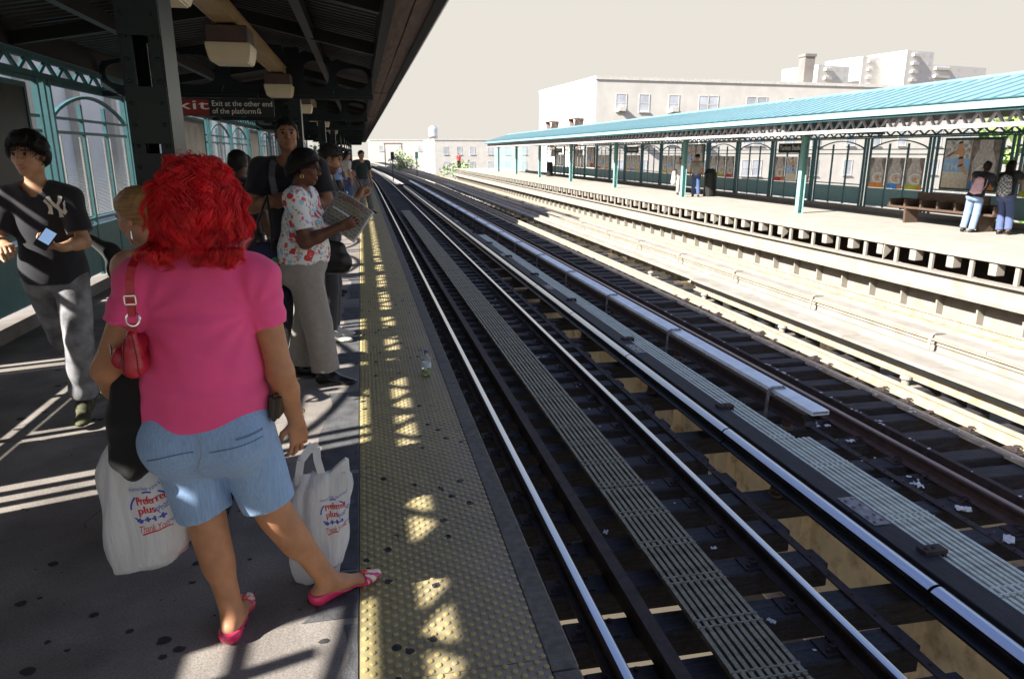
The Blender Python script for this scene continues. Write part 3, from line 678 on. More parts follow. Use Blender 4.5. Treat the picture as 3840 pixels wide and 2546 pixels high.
# droppings and paper scraps on the ties
m_drop = mat('white_droppings', (0.62, 0.62, 0.60), 0.8, var=0.15, bump=0.2)
mb = MB()
for i in range(330):
    zone = random.random(); ty = 0.9 + SP * random.randint(2, 34)
    if zone < 0.55: x, y, z = random.gauss(4.93, 0.10), ty + random.uniform(-0.08, 0.08), ZT + 0.012
    elif zone < 0.72: x, y, z = random.gauss(6.28, 0.03), random.uniform(3.5, 14), ZR - 0.12
    elif zone < 0.86: x, y, z = random.gauss(5.44, 0.012), random.uniform(3, 14), ZR - 0.019
    else: x, y, z = random.gauss(2.5, 0.2), ty + random.uniform(-0.08, 0.08), ZT + 0.012
    n = random.randint(5, 8); r0 = random.uniform(0.006, 0.028); a0 = random.random() * 6
    mb.add([(x, y, z + 0.006)] + [(x + math.cos(a0 + 6.283 * j / n) * r0 * random.uniform(.3, 1.5), y + math.sin(a0 + 6.283 * j / n) * r0 * random.uniform(.3, 1.2), z) for j in range(n)], [(0, 1 + j, 1 + (j + 1) % n) for j in range(n)])
mb.build('droppings', m_drop, label='white bird droppings and scraps spattered on the ties', cat='droppings', kind='stuff')
def scrap(x, y, z, s, rz, i, lb_):
    v = []; n = 7
    for a in range(n):
        for b in range(5): v.append(((a / (n - 1) - .5) * s, (b / 4 - .5) * s * 0.6, 0.02 + 0.35 * s * (0.5 + 0.5 * math.sin(a * 1.7 + i) * math.cos(b * 1.9 + i * 2))))
    MB().add(v, [(a * 5 + b, a * 5 + b + 1, (a + 1) * 5 + b + 1, (a + 1) * 5 + b) for a in range(n - 1) for b in range(4)]).build('paper_scrap', m_drop, loc=(x, y, z), rz=rz, label=lb_, cat='litter', group='paper scraps between the tracks')
for i, (x, y, s) in enumerate([(4.98, 6.15, 0.09), (4.92, 5.1, 0.10), (4.95, 4.62, 0.12), (4.90, 4.12, 0.13), (5.0, 3.65, 0.10), (5.02, 6.6, 0.07)]):
    scrap(x, y - 0.0, ZT - 0.03 + 0.03, s, i * 1.3, i, 'torn white paper scrap beside the express rail, %s from the camera' % NW[5 - i])
for i, (x, y, s) in enumerate([(1.80, 3.05, 0.06), (2.5, 3.6, 0.06), (1.80, 4.9, 0.06), (2.55, 4.5, 0.05)]):
    scrap(x, y, ZT, s, i * 2.1, i + 9, 'small pale paper scrap on the ties of the nearest track, %s' % ['left of the grating', 'right of the grating', 'farther left of the grating', 'farther right of the grating'][i])
# ================================================================ OPPOSITE PLATFORM
ZF = -0.18; FPX = 10.88; FFX = 15.95
fp = thing('far_platform', None, None); fp['kind'] = 'structure'
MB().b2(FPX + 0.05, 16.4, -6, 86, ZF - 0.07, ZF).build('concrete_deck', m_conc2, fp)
for i in range(24): MB().b2(FPX, FPX + 0.048, -6 + i * 3.84 + .006, -6 + (i + 1) * 3.84 - .006, ZF - 0.055, ZF + 0.003).build('nosing_strip', m_pale, fp)
m_tactfar = mat('far_tactile_strip', (0.46, 0.40, 0.27), 0.7, var=0.1, scale=8, bump=0.2)
for i in range(30): MB().b2(FPX + 0.10, FPX + 0.70, -6 + i * 3.05 + .005, -6 + (i + 1) * 3.05 - .005, ZF + 0.001, ZF + 0.012).build('tactile_panel', m_tactfar, fp)
tg = thing('platform_girder', 'long pale girder with brackets carrying the opposite platform edge', 'girder')
MB().b2(10.72, 10.98, -6, 86, -0.60, -0.575).build('flange', m_pale, tg)
MB().b2(10.83, 10.855, -6, 86, -0.93, -0.601).build('web', m_pale, tg)
MB().b2(10.70, 10.98, -6, 86, -0.96, -0.931).build('flange', m_pale, tg)
MB().b2(11.12, 11.15, -6, 86, -1.55, -0.961).build('wall_plate', m_pale, tg)
MB().b2(12.0, 12.05, -6, 86, -1.2, ZF - 0.08).build('back_web', m_rust, tg)
bk = bevel(MB().b2(-0.06, 0.14, -0.085, 0.085, -0.30, -0.075).mesh('bracket_block', m_pale), 0.012)
stt = MB().b2(0.0, 0.05, -0.04, 0.04, -0.40, -0.075); stt.b2(0.0, 0.10, -0.075, 0.075, -0.42, -0.395); stt = stt.mesh('strut', m_pale)
gus = MB().prism([(0, -0.39), (0, -0.075), (0.32, -0.075)], 'y', -0.012, 0.012).mesh('gusset', m_pale)
ste = MB().prism([(0, -1.35), (0.16, -1.35), (0.16, -0.77), (0, -0.85)], 'y', -0.02, 0.02).mesh('stiffener', m_pale)
i = 0; y = -3.0
while y < 84:
    ob('bracket_block', bk, tg, (10.98, y, ZF)); ob('strut', stt, tg, (10.93, y + 0.47, ZF))
    if i % 4 == 0: ob('gusset', gus, tg, (10.90, y + 0.80, ZF))
    ob('stiffener', ste, tg, (10.96, y + 0.2, ZF)); y += 0.963; i += 1
# posts
def hpost():
    mb = MB(); mb.b2(-0.09, -0.076, -0.085, 0.085, 0.012, 2.36); mb.b2(0.076, 0.09, -0.085, 0.085, 0.012, 2.36); mb.b2(-0.0755, 0.0755, 0.02, 0.032, 0.012, 2.36)
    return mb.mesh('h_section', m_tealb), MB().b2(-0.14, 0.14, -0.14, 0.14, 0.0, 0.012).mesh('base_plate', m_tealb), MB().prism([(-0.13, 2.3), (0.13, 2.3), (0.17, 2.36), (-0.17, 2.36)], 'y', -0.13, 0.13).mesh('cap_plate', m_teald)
hp, hb, hc = hpost()
FPY = [11.65 + 8.38 * i for i in range(-1, 8)]
for i, y in enumerate(FPY):
    t = thing('canopy_post', 'teal steel post of the opposite canopy, %s' % ['behind the right frame edge', 'cut by the right edge of the picture', 'in front of the station name board', 'beside the man in the cap', 'third left of the station name board', 'fourth left of the station name board', 'fifth left of the station name board', 'sixth left of the station name board', 'last before the canopy end'][i], 'post', (13.3, y, ZF), 0, 'posts of the opposite canopy')
    ob('h_section', hp, t); ob('base_plate', hb, t); ob('cap_plate', hc, t)
# canopy
fc = thing('station_canopy', 'long teal metal canopy roof with standing seams over the opposite platform', 'canopy')
RY0, RY1 = -3, 68.6
ex, ez, rx_, rz_ = 11.55, 2.60, 13.75, 3.23
MB().prism([(ex, ez), (rx_, rz_), (16.3, 2.62), (16.3, 2.58), (rx_, rz_ - 0.05), (ex, ez - 0.04)], 'y', RY0, RY1).build('roof_sheet', m_roofteal, fc)
rib = MB().bar((0, 0, 0.018), (rx_ - ex - 0.05, 0, rz_ - ez + 0.004), 0.045, 0.05).mesh('seam_rib', m_roofteal)
i = 0; y = RY0 + 0.2
while y < RY1 - 0.1:
    ob('seam_rib', rib, fc, (ex + 0.05, y, ez)); y += 0.43
rb2 = MB().tube([(rx_, RY0, rz_ + 0.02), (rx_, RY1, rz_ + 0.02)], 0.06, 8).build('ridge_cap', m_roofteal, fc)
m_fascia = mat('fascia_teal', (0.22, 0.37, 0.38), 0.5, var=0.06, bump=0.02)
MB().b2(ex - 0.05, ex - 0.002, RY0, RY1, ez - 0.15, ez + 0.0).build('fascia', m_fascia, fc)
MB().b2(ex - 0.075, ex - 0.002, RY0, RY1, ez + 0.001, ez + 0.022).build('drip_edge', m_teald, fc)
MB().b2(ex, ex + 0.10, RY0, RY1, ez - 0.20, ez - 0.06).build('eave_channel', m_teald, fc)
MB().b2(ex + 0.10, 16.2, RY0, RY1, 2.52, 2.535).build('ceiling', m_deck, fc)
m_lil = mat('pale_lilac_paint', (0.52, 0.50, 0.56), 0.6, var=0.06, bump=0.03)
for nm, xg in (('lattice_girder', 11.86),):
    t = thing('lattice_girder', 'white lattice girder under the opposite canopy eave', 'girder')
    MB().b2(xg - 0.05, xg + 0.05, RY0, RY1, 2.115, 2.195).build('chord', m_white, t); MB().b2(xg - 0.04, xg + 0.04, RY0, RY1, 2.415, 2.45).build('chord', m_lil, t)
    dm = MB().bar((0, 0, 0), (0, 0.17, 0.22), 0.05, 0.04, up=(0, 1, 0)); dm.bar((0, 0.34, 0), (0, 0.17, 0.22), 0.05, 0.04, up=(0, 1, 0)); dm = dm.mesh('diagonal_pair', m_lil)
    y = RY0
    while y < RY1 - 0.5: ob('diagonal_pair', dm, t, (xg, y, 2.195)); y += 0.42
for y in FPY:
    if y < RY1: MB().prism([(12.9, 2.19), (16.0, 2.19), (16.0, 2.52), (11.7, 2.52)], 'y', y - 0.03, y + 0.03).build('cross_beam', m_teald, fc)
# lamps hung under the eave
for i, y in enumerate((20.7, 37.0, 53.7)):
    t = thing('flood_lamp', 'white flood lamp under the opposite canopy eave, %s from the right' % NW[i], 'lamp', (11.95, y, 2.37), R(30), 'flood lamps of the opposite canopy')
    MB().lathe([(0.10, 0), (0.105, 0.04), (0.07, 0.11), (0.03, 0.15)], (0, 0, -0.04), 14).build('shade', m_white, t, smooth=True); MB().b2(-0.02, 0.02, -0.02, 0.02, 0.1, 0.20).build('stem', m_white, t)
# fence of the opposite platform
FSEQ = ['S', 'P', 'S', 'A', 'N', 'A', 'S', 'P', 'S', 'A', 'N', 'A', 'S', 'P', 'S', 'A', 'N', 'A']
B2 = 2.73
m_pgrey = mat('poster_greybrown', (0.22, 0.19, 0.175), 0.5, var=0.5, scale=6, bump=0)
m_pbott = mat('poster_bottle', (0.52, 0.49, 0.48), 0.5, var=0.3, scale=14, bump=0)
m_psky = mat('poster_sky', (0.30, 0.52, 0.80), 0.5, var=0.1, bump=0); m_psand = mat('poster_sand', (0.70, 0.63, 0.52), 0.6, var=0.2, scale=20, bump=0)
m_pskin = mat('poster_skin', (0.62, 0.34, 0.20), 0.5, var=0.15, bump=0); m_pdark = mat('poster_dark', (0.03, 0.025, 0.03), 0.5, var=0.2, bump=0)
m_pcrowd = mat('poster_crowd', (0.55, 0.55, 0.55), 0.5, var=0.6, scale=9, bump=0)
PB = {'lime': mat('poster_lime', (0.45, 0.50, 0.06), 0.5, bump=0), 'blue': mat('poster_blue', (0.06, 0.28, 0.70), 0.5, var=0.35, scale=16, bump=0), 'orange': mat('poster_orange', (0.72, 0.26, 0.04), 0.5, var=0.2, bump=0), 'red': mat('poster_red', (0.45, 0.03, 0.03), 0.5, var=0.25, bump=0)}
def flat(name, poly, x, m, parent):          # poly in (s, z): s runs to the viewer's right (-y)
    return MB().add([(x, -s, z) for s, z in poly], [tuple(range(len(poly)))]).build(name, m, parent)
GLY = {}
def ad(parent, y1, y0, z0, z1, style, x0=-0.03):
    """a printed advert facing -x, left edge (seen) at y1, right edge at y0"""
    W, H = y1 - y0, z1 - z0
    if W <= 0: return
    q = ob('advert', MB().b2(x0, x0 + 0.006, y0, y1, z0, z1).mesh('advert', m_pgrey if style != 'player' else m_psand), parent)
    def P(pts): return [(-(y1 - W * a), z0 + H * b) for a, b in pts]
    x = x0 - 0.0015
    if style == 'player':
        flat('print', P([(0, .62), (1, .62), (1, 1), (0, 1)]), x, m_pcrowd, q); flat('print', P([(0, .34), (1, .34), (1, .62), (0, .62)]), x, m_psky, q)
        flat('print', P([(0.0, .64), (0.05, .62), (0.45, .80), (.5, .84), (.48, .90), (.55, .95), (.64, .94), (.66, .86), (.72, .82), (.78, .74), (.74, .66), (.76, .52), (.90, .40), (.96, .28), (.88, .30), (.72, .40), (.58, .46), (.60, .58), (.62, .70), (.30, .70)]), x - .001, m_pskin, q)
        flat('print', P([(.47, .92), (.50, .97), (.62, .98), (.67, .94)]), x - .002, m_pdark, q); flat('print', P([(.56, .60), (.74, .62), (.74, .66), (.58, .66)]), x - .002, m_pdark, q); flat('print', P([(.56, .44), (.74, .47), (.76, .52), (.58, .47)]), x - .002, m_pdark, q)
        text_on('lettering', 'TH', H * 0.20, (x - .003, y1 - W * 0.08, z0 + H * .38), (0, -1, 0), (0, 0, 1), m_sw, q, width=W * 0.45)
        text_on('lettering', "AT'S", H * 0.20, (x - .003, y1 - W * 0.05, z0 + H * .20), (0, -1, 0), (0, 0, 1), m_sw, q, width=W * 0.72)
    else:
        flat('print', P([(.12, .14), (.88, .14), (.92, .55), (.80, .75), (.74, .82), (.74, 1.0), (.26, 1.0), (.26, .82), (.2, .75), (.08, .55)]), x, m_pbott, q)
        flat('print', P([(.05, .0), (.95, .0), (.95, .16), (.05, .16)]), x - .001, PB[style], q)
        flat('print', P([(.72, -.0), (.97, 0), (.97, .12), (.72, .12)]), x - .0015, PB['orange'], q)
        text_on('lettering', 'G', H * 0.50, (x - .002, y1 - W * 0.17, z0 + H * .17), (0, -1, 0), (0, 0, 1), m_sw, q, width=W * 0.62)
        flat('print', P([(.55, .22), (.72, .36), (.62, .36), (.66, .46), (.48, .32), (.58, .32)]), x - .003, PB['orange'], q)
STY = [('lime', 'player', 'blue'), ('orange', 'blue', 'lime'), ('red', 'player', 'orange'), ('orange', 'lime', 'red')]
ns = 0; KPF = [me for nm, me in FA if nm == 'kick_panel'][0].copy(); KPF.materials[0] = m_kick
for i, kd in enumerate(FSEQ):
    yb0 = 20.6 + B2 * (i - 3)
    dsc = {'S': 'with three drink adverts', 'P': 'holding one large framed poster', 'A': 'with open arch', 'N': 'with the black station name board'}[kd]
    t = thing('fence_bay', 'teal opposite fence bay %s, %s from the right' % (dsc, NW[i]), 'fence', (FFX, yb0, ZF), 0, 'fence bays of the opposite platform')
    t.scale = (1, B2 / BAY, 0.95)
    for nm, me in (FA if kd in 'ASN' else FP):
        if nm in ('wire_panel',) or (nm == 'arch' and kd == 'N'): continue
        o = ob(nm, me, t)
        if nm == 'kick_panel': o.data = KPF
    yA, yB = 0.206, BAY - 0.171; cs = [yA + (yB - yA) * q / 3 for q in range(4)]
    if kd in 'SN':
        st = STY[ns % 4]; ns += 1
        for q in range(3):
            a, b = cs[2 - q] + 0.05, cs[3 - q] - 0.05
            ad(t, b, a, 0.80, 1.76, st[q])
    if kd == 'P':
        w2 = (yA + yB) / 2
        ad(t, yB - 0.31, w2 + 0.005, 0.93, 2.26, 'player', -0.035); ad(t, w2 - 0.005, yA + 0.31, 0.93, 2.26, 'blue' if i < 5 else 'red', -0.035)
    if kd == 'N':
        q = MB().b2(-0.10, -0.06, 0.45, 2.35, 1.90, 2.27).build('name_board', m_black, t)
        text_on('lettering', 'Yankee Stadium', 0.26, (-0.103, 2.24, 2.02), (0, -1, 0), (0, 0, 1), m_sw, q, width=1.62)
# plain pickets beyond the canopy
for i in range(6):
    y0 = 69.75 + i * 2.9
    t = thing('picket_fence', 'pale teal picket fence panel beyond the opposite canopy, %s panel' % NW[i], 'fence', (FFX, y0, ZF), 0, 'picket panels beyond the opposite canopy')
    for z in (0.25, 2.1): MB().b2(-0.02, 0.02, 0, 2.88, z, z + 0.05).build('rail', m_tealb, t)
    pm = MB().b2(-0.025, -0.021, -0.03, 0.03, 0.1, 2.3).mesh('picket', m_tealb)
    for k_ in range(12): ob('picket', pm, t, (0, 0.12 + k_ * 0.24, 0))
MB().b2(15.85, 16.05, -6, 86, ZF, ZF + 0.13).build('fence_kerb', m_pale, label='low kerb along the foot of the opposite fence', cat='kerb')
# bench
m_bench = mat('dark_bench_wood', (0.085, 0.055, 0.04), 0.6, var=0.4, scale=4, bump=0.3, stretch=(8, 1, 8))
t = thing('platform_bench', 'long dark wooden bench with divided seats on the opposite platform', 'bench', (14.45, 13.9, ZF))
ob('seat', bevel(MB().b2(-0.22, 0.24, 0, 3.45, 0.38, 0.43).mesh('seat', m_bench), 0.008), t)
bkm = MB().b2(0.245, 0.29, 0.0, 3.45, 0.30, 0.62); bkm.b2(0.244, 0.295, 0.62, 2.9, 0.6205, 0.80); bkm.build('backrest', m_bench, t)
for i in range(7): MB().b2(-0.18, 0.243, 0.0 + i * 0.565, 0.05 + i * 0.565, 0.431, 0.61).build('seat_divider', m_bench, t)
for y in (0.35, 2.75): MB().prism([(-0.18, 0), (0.22, 0), (0.22, 0.379), (-0.2, 0.379)], 'y', y, y + 0.07).build('leg', m_bench, t)
t = thing('trash_bin', 'tall black trash bin beside the man in the cap', 'trash bin', (14.62, 28.6, ZF))
MB().lathe([(0.25, 0), (0.26, 0.03), (0.25, 0.9), (0.27, 0.92), (0.27, 0.98), (0.24, 1.0)], n=18).build('body', m_black, t); MB().lathe([(0.24, 1.0), (0.22, 1.10), (0.10, 1.16)], n=18).build('lid', m_black, t)
t = thing('trash_bin', 'small dark bin near the far end of the opposite canopy', 'trash bin', (14.6, 55.5, ZF))
MB().lathe([(0.25, 0), (0.26, 0.03), (0.25, 1.0), (0.22, 1.1)], n=14).build('body', m_black, t)

# ================================================================ BACKGROUND
m_brick = mat('beige_brick', (0.62, 0.595, 0.55), 0.85, var=0.08, scale=0.8, bump=0.05)
m_win = mat('window_glass', (0.46, 0.49, 0.54), 0.25, var=0.3, scale=0.5, bump=0)
m_trim = mat('window_trim', (0.60, 0.58, 0.54), 0.7, bump=0)
m_fire = mat('fire_escape_iron', (0.22, 0.15, 0.13), 0.7, bump=0)
def building(label, loc, rz, wx, wy, z1, wins_front, wins_left, mw=m_brick, z0=-9.0, ww=1.05, wh=1.6, parapet=True, nm='apartment_building', acs=()):
    t = thing(nm, label, 'building', (loc[0], loc[1], 0), rz)
    MB().b2(0, wx, 0, wy, z0, z1).build('wall', mw, t)
    if parapet:
        mb = MB().b2(-0.08, wx + 0.08, -0.08, 0.3, z1 + 0.001, z1 + 0.30); mb.b2(-0.08, 0.3, 0.301, wy, z1 + 0.001, z1 + 0.30); mb.build('parapet', m_trim, t)
    for j, (a, b) in enumerate(wins_front):
        q = MB(); q.b2(a - 0.07, a, -0.03, -0.002, b, b + wh); q.b2(a + ww, a + ww + 0.07, -0.03, -0.002, b, b + wh); q.b2(a - 0.07, a + ww + 0.07, -0.03, -0.002, b + wh + .001, b + wh + .08); q.b2(a - 0.1, a + ww + 0.1, -0.10, -0.002, b - 0.1, b - .001); q.b2(a, a + ww, -0.025, -0.002, b + wh / 2 - .03, b + wh / 2 + .03)
        f = q.build('window', m_trim, t); MB().b2(a, a + ww, -0.012, -0.004, b, b + wh).build('pane', m_win, f)
        if j in acs: MB().b2(a + 0.15, a + 0.85, -0.5, -0.031, b + 0.02, b + 0.42).build('air_conditioner', m_trim, f)
    for (a, b) in wins_left:
        f = MB().b2(-0.06, -0.002, a - 0.06, a + ww + 0.06, b - 0.1, b - .001).build('window', m_trim, t); MB().b2(-0.012, -0.004, a, a + ww, b, b + wh).build('pane', m_win, f)
    return t
wf = [(x, z) for z in (5.6, 2.4, -0.8, -4.0) for x in (2.2, 4.7, 8.0, 11.4, 12.5, 17.0, 18.3, 22.0, 25.5, 30, 33.5, 37, 42, 46)]
wl = [(y, z) for z in (5.4, 2.2, -1.0) for y in (2, 6, 9.5, 14)]
bd = building('wide beige brick apartment building with windows behind the opposite canopy', (23.0, 70.0), R(4), 70, 18, 8.55, wf, wl, acs=(0, 2, 15, 17))
for k_, y in enumerate((4.3, 12)):
    f = MB()
    for z in (5.0, 1.9):
        f.b2(-1.0, -0.05, y - 1.3, y + 1.3, z, z + 0.06); f.bar((-1.0, y - 1.3, z + 0.9), (-1.0, y + 1.3, z + 0.9), 0.05, 0.05)
        for q in range(6): f.bar((-1.0, y - 1.3 + q * 0.52, z), (-1.0, y - 1.3 + q * 0.52, z + 0.9), 0.03, 0.03)
        for s in (-1.3, 1.3): f.bar((-0.05, y + s, z - 0.7), (-0.95, y + s, z), 0.04, 0.04)
    f.bar((-0.6, y - 1.0, 1.9), (-0.6, y + 1.0, 5.0), 0.5, 0.05); f.build('fire_escape', m_fire, bd)
t = thing('chimney_stack', 'square brick chimney stack rising above the beige building', 'chimney', (50.9, 78.0, 0))
m_chim = mat('chimney_brick', (0.17, 0.155, 0.145), 0.9, var=0.25, scale=0.6, bump=0.1)
MB().b2(-0.62, 0.62, -0.62, 0.62, 6.0, 12.2).build('shaft', m_chim, t); MB().b2(-0.72, 0.72, -0.72, 0.72, 12.201, 12.5).build('cap', m_chim, t)
building('lower pale brick wing right of the chimney stack', (53, 101), R(4), 60, 20, 7.4, [(x, z) for z in (4.0, 0.5) for x in range(3, 56, 5)], [], nm='apartment_building')
m_twin = mat('tower_window', (0.60, 0.61, 0.63), 0.4, bump=0)
m_tower = mat('far_tower', (0.68, 0.66, 0.62), 0.9, var=0.03, bump=0)
for i, (x, y, w_, h, lb_) in enumerate([(168, 250, 16, 33, 'leftmost'), (190, 255, 14, 37, 'second from left'), (205, 250, 15, 39, 'third from left'), (222, 262, 40, 36, 'broad rightmost'), (80, 190, 30, 12, 'low')]):
    t = thing('tower_block', '%s of the pale hazy tower blocks above the opposite canopy' % lb_ if i < 4 else 'low pale block just right of the beige building', 'tower', (x, y, 0), R(12), 'far tower blocks')
    MB().b2(0, w_, 0, 18, -9, h).build('wall', m_tower, t)
    n = 0
    for k_ in range(int(h / 3.1)):
        MB().b2(w_ * 0.2, w_ * 0.42, -0.9, -0.01, h - 2 - k_ * 3.0, h - 1.1 - k_ * 3.0).build('balcony', m_trim, t); MB().b2(w_ * 0.22, w_ * 0.4, -0.012, -0.004, h - 1.09 - k_ * 3.0, h - 0.1 - k_ * 3.0).build('window', m_twin, t)
        for q in (0.55, 0.8): MB().b2(w_ * q, w_ * q + 1.6, -0.012, -0.004, h - 2 - k_ * 3.0, h - 0.7 - k_ * 3.0).build('window', m_twin, t)
# far end of the line
building('pale two storey building with a roof tank beyond the end of the tracks', (16, 160), R(4), 26, 14, 4.2, [(x, z) for z in (1.2, -2) for x in (2, 5, 8, 12, 16, 20)], [], nm='low_building')
t = thing('roof_tank', 'small blue grey water tank on the pale building at the horizon', 'tank', (16.4, 166, 4.2))
MB().lathe([(1.0, 0.9), (1.05, 2.6), (0.5, 3.2)], n=14).build('barrel', mat('tank_bluegrey', (0.42, 0.46, 0.54), 0.7, bump=0), t); MB().b2(-0.9, 0.9, -0.9, 0.9, 0, 0.9).build('stand', m_fire, t)
building('long low pale shed behind the signal posts', (3, 230), 0, 60, 20, 5.2, [(x, 2.0) for x in range(3, 56, 6)], [], nm='low_building')
for i, (x, y, lb_) in enumerate([(6.95, 92, 'slim signal post with green lamp between the far tracks'), (3.35, 78, 'dark slim signal post beside the nearest track far away')]):
    t = thing('signal_post', lb_, 'signal', (x, y, -1.3))
    MB().tube([(0, 0, 0), (0, 0, 2.6)], 0.05, 8).build('mast', m_black, t); MB().b2(-0.18, 0.18, -0.12, 0.12, 2.2, 3.0).build('signal_head', m_teald if i == 0 else m_black, t)
    MB().lathe([(0.09, 0), (0.09, 0.02)], (0, -0.13, 2.6), 10).build('lens', mat('signal_green', (0.05, 0.5, 0.4), 0.3, bump=0) if i == 0 else m_fire, t)
t = thing('signal_gantry', 'thin steel signal gantry spanning the tracks at the horizon', 'gantry', (0, 150, 0))
for x in (5.0, 8.4): MB().b2(x - 0.1, x + 0.1, -0.1, 0.1, -1.2, 3.2).build('leg', m_fire, t)
MB().b2(4.8, 8.6, -0.15, 0.15, 3.201, 3.5).build('beam', m_fire, t)
def tree(label, loc, h, r, n=700, col=(0.10, 0.17, 0.05)):
    t = thing('street_tree', label, 'tree', loc)
    mt = mat('tree_bark', (0.08, 0.06, 0.045), 0.9, bump=0.3); ml = mat('tree_leaf_%d' % int(col[0] * 100), col, 0.6, var=0.45, scale=1.2, bump=0)
    tr = MB().tube([(0, 0, 0), (0.1, 0, h * 0.35), (-0.05, 0.1, h * 0.65)], [0.16, 0.12, 0.06], 7)
    rg = np.random.RandomState(int(abs(loc[0] * 13 + loc[1] * 7)) % 1000)
    cl = [(rg.normal(0, r * 0.42), rg.normal(0, r * 0.42), h * 0.62 + rg.normal(0, h * 0.14), r * rg.uniform(.25, .5)) for _ in range(11)]
    for c in cl[:7]: tr.tube([(0, 0, h * 0.4), (c[0] * .5, c[1] * .5, (h * 0.45 + c[2]) / 2), c[:3]], [0.06, 0.04, 0.015], 5)
    tr.build('trunk', mt, t); lf = MB()
    for i in range(n):
        c = cl[rg.randint(len(cl))]; d = rg.normal(size=3); d /= np.linalg.norm(d); p = np.array(c[:3]) + d * c[3] * rg.uniform(.55, 1.1)
        a = rg.normal(size=3); a /= np.linalg.norm(a); b = np.cross(a, rg.normal(size=3)); b /= np.linalg.norm(b); s = rg.uniform(.10, .22) * r / 2.2
        lf.add([p - a * s, p - b * s * .6, p + a * s, p + b * s * .6], [(0, 1, 2, 3)])
    lf.build('crown', ml, t)
tree('small green tree right of the tracks at the horizon', (7.5, 128, -4.0), 6.4, 2.6, 900, (0.26, 0.34, 0.16))
tree('low green bushy tree behind the end of the opposite platform', (17.0, 128, -6.0), 6.6, 3.2, 900, (0.26, 0.34, 0.16))
tree('bright green tree behind the fence at the right edge', (24.5, 21.5, -5.5), 9.2, 2.8, 1600, (0.18, 0.28, 0.07))
tree('green tree glimpsed under the far end of the near canopy', (-4.8, 96, -5), 8.5, 3.2)
# buildings on the left beyond the near fence
m_glassy = mat('pale_panel_wall', (0.72, 0.75, 0.80), 0.5, var=0.08, scale=0.6, bump=0)
t = thing('panel_building', 'pale panelled building with window grid seen through the near teal fence', 'building', (-19, -30, 0))
MB().b2(-12, 0, 0, 53, -9, 2.9).build('wall', m_glassy, t)
for i in range(26):
    for j in range(3):
        if (i + j) % 4 == 3: continue
        f = MB().b2(0.002, 0.07, 0.4 + i * 2.0, 1.5 + i * 2.0, -6.5 + j * 3.1, -4.4 + j * 3.1).build('window', m_win if i % 3 else m_trim, t)
for i in range(14): MB().b2(0.002, 0.22, 3.55 + i * 3.7, 3.85 + i * 3.7, -9, 3.3).build('pilaster', m_white, t)
t = thing('stadium_building', 'tall pale building beyond the near fence that shades the far tracks', 'building', (-12.5, 24.5, 0))
MB().b2(-18, 0, 0, 150, -9, 14.9).build('wall', m_glassy, t)
for i in range(20): MB().b2(0.002, 0.3, 1.5 + i * 5, 2.3 + i * 5, -9, 14.8).build('pilaster', m_white, t)

# ================================================================ FIGURES: signed distance fields turned into one continuous mesh
def V(*a): return np.array(a, float)
def rotz(a): c, s = math.cos(a), math.sin(a); return np.array([[c, -s, 0], [s, c, 0], [0, 0, 1.0]])
def rotx(a): c, s = math.cos(a), math.sin(a); return np.array([[1.0, 0, 0], [0, c, -s], [0, s, c]])
def roty(a): c, s = math.cos(a), math.sin(a); return np.array([[c, 0, s], [0, 1.0, 0], [-s, 0, c]])
def cone(a, b, ra, rb, k=0.03, flat=None): return dict(t='c', a=V(*a), b=V(*b), ra=ra, rb=rb, k=k, flat=flat)
def ell(c, r, rot=None, k=0.04, op='u'): return dict(t='e', c=V(*c), r=V(*r), rot=rot, k=k, op=op)
def prim_d(p, P):
    if p['t'] == 'c':
        a, b, ra, rb = p['a'], p['b'], p['ra'], p['rb']
        if p['flat'] is not None:
            n, f = p['flat']; n = n / np.linalg.norm(n); S = np.eye(3) + (1 / f - 1) * np.outer(n, n)
            P = P @ S.T; a = S @ a; b = S @ b
        ba = b - a; L2 = max(1e-9, ba @ ba); pa = P - a
        t = np.clip((pa @ ba) / L2, 0, 1)
        d = np.linalg.norm(pa - t[..., None] * ba, axis=-1) - (ra + (rb - ra) * t)
        return d
    q = P - p['c']
    if p['rot'] is not None: q = q @ p['rot']
    k0 = np.linalg.norm(q / p['r'], axis=-1); k1 = np.linalg.norm(q / p['r'] ** 2, axis=-1) + 1e-9
    return k0 * (k0 - 1) / k1
def prim_box(p, m):
    if p['t'] == 'c':
        r = max(p['ra'], p['rb']) + m; return np.minimum(p['a'], p['b']) - r, np.maximum(p['a'], p['b']) + r
    r = p['r'].max() + m; return p['c'] - r, p['c'] + r
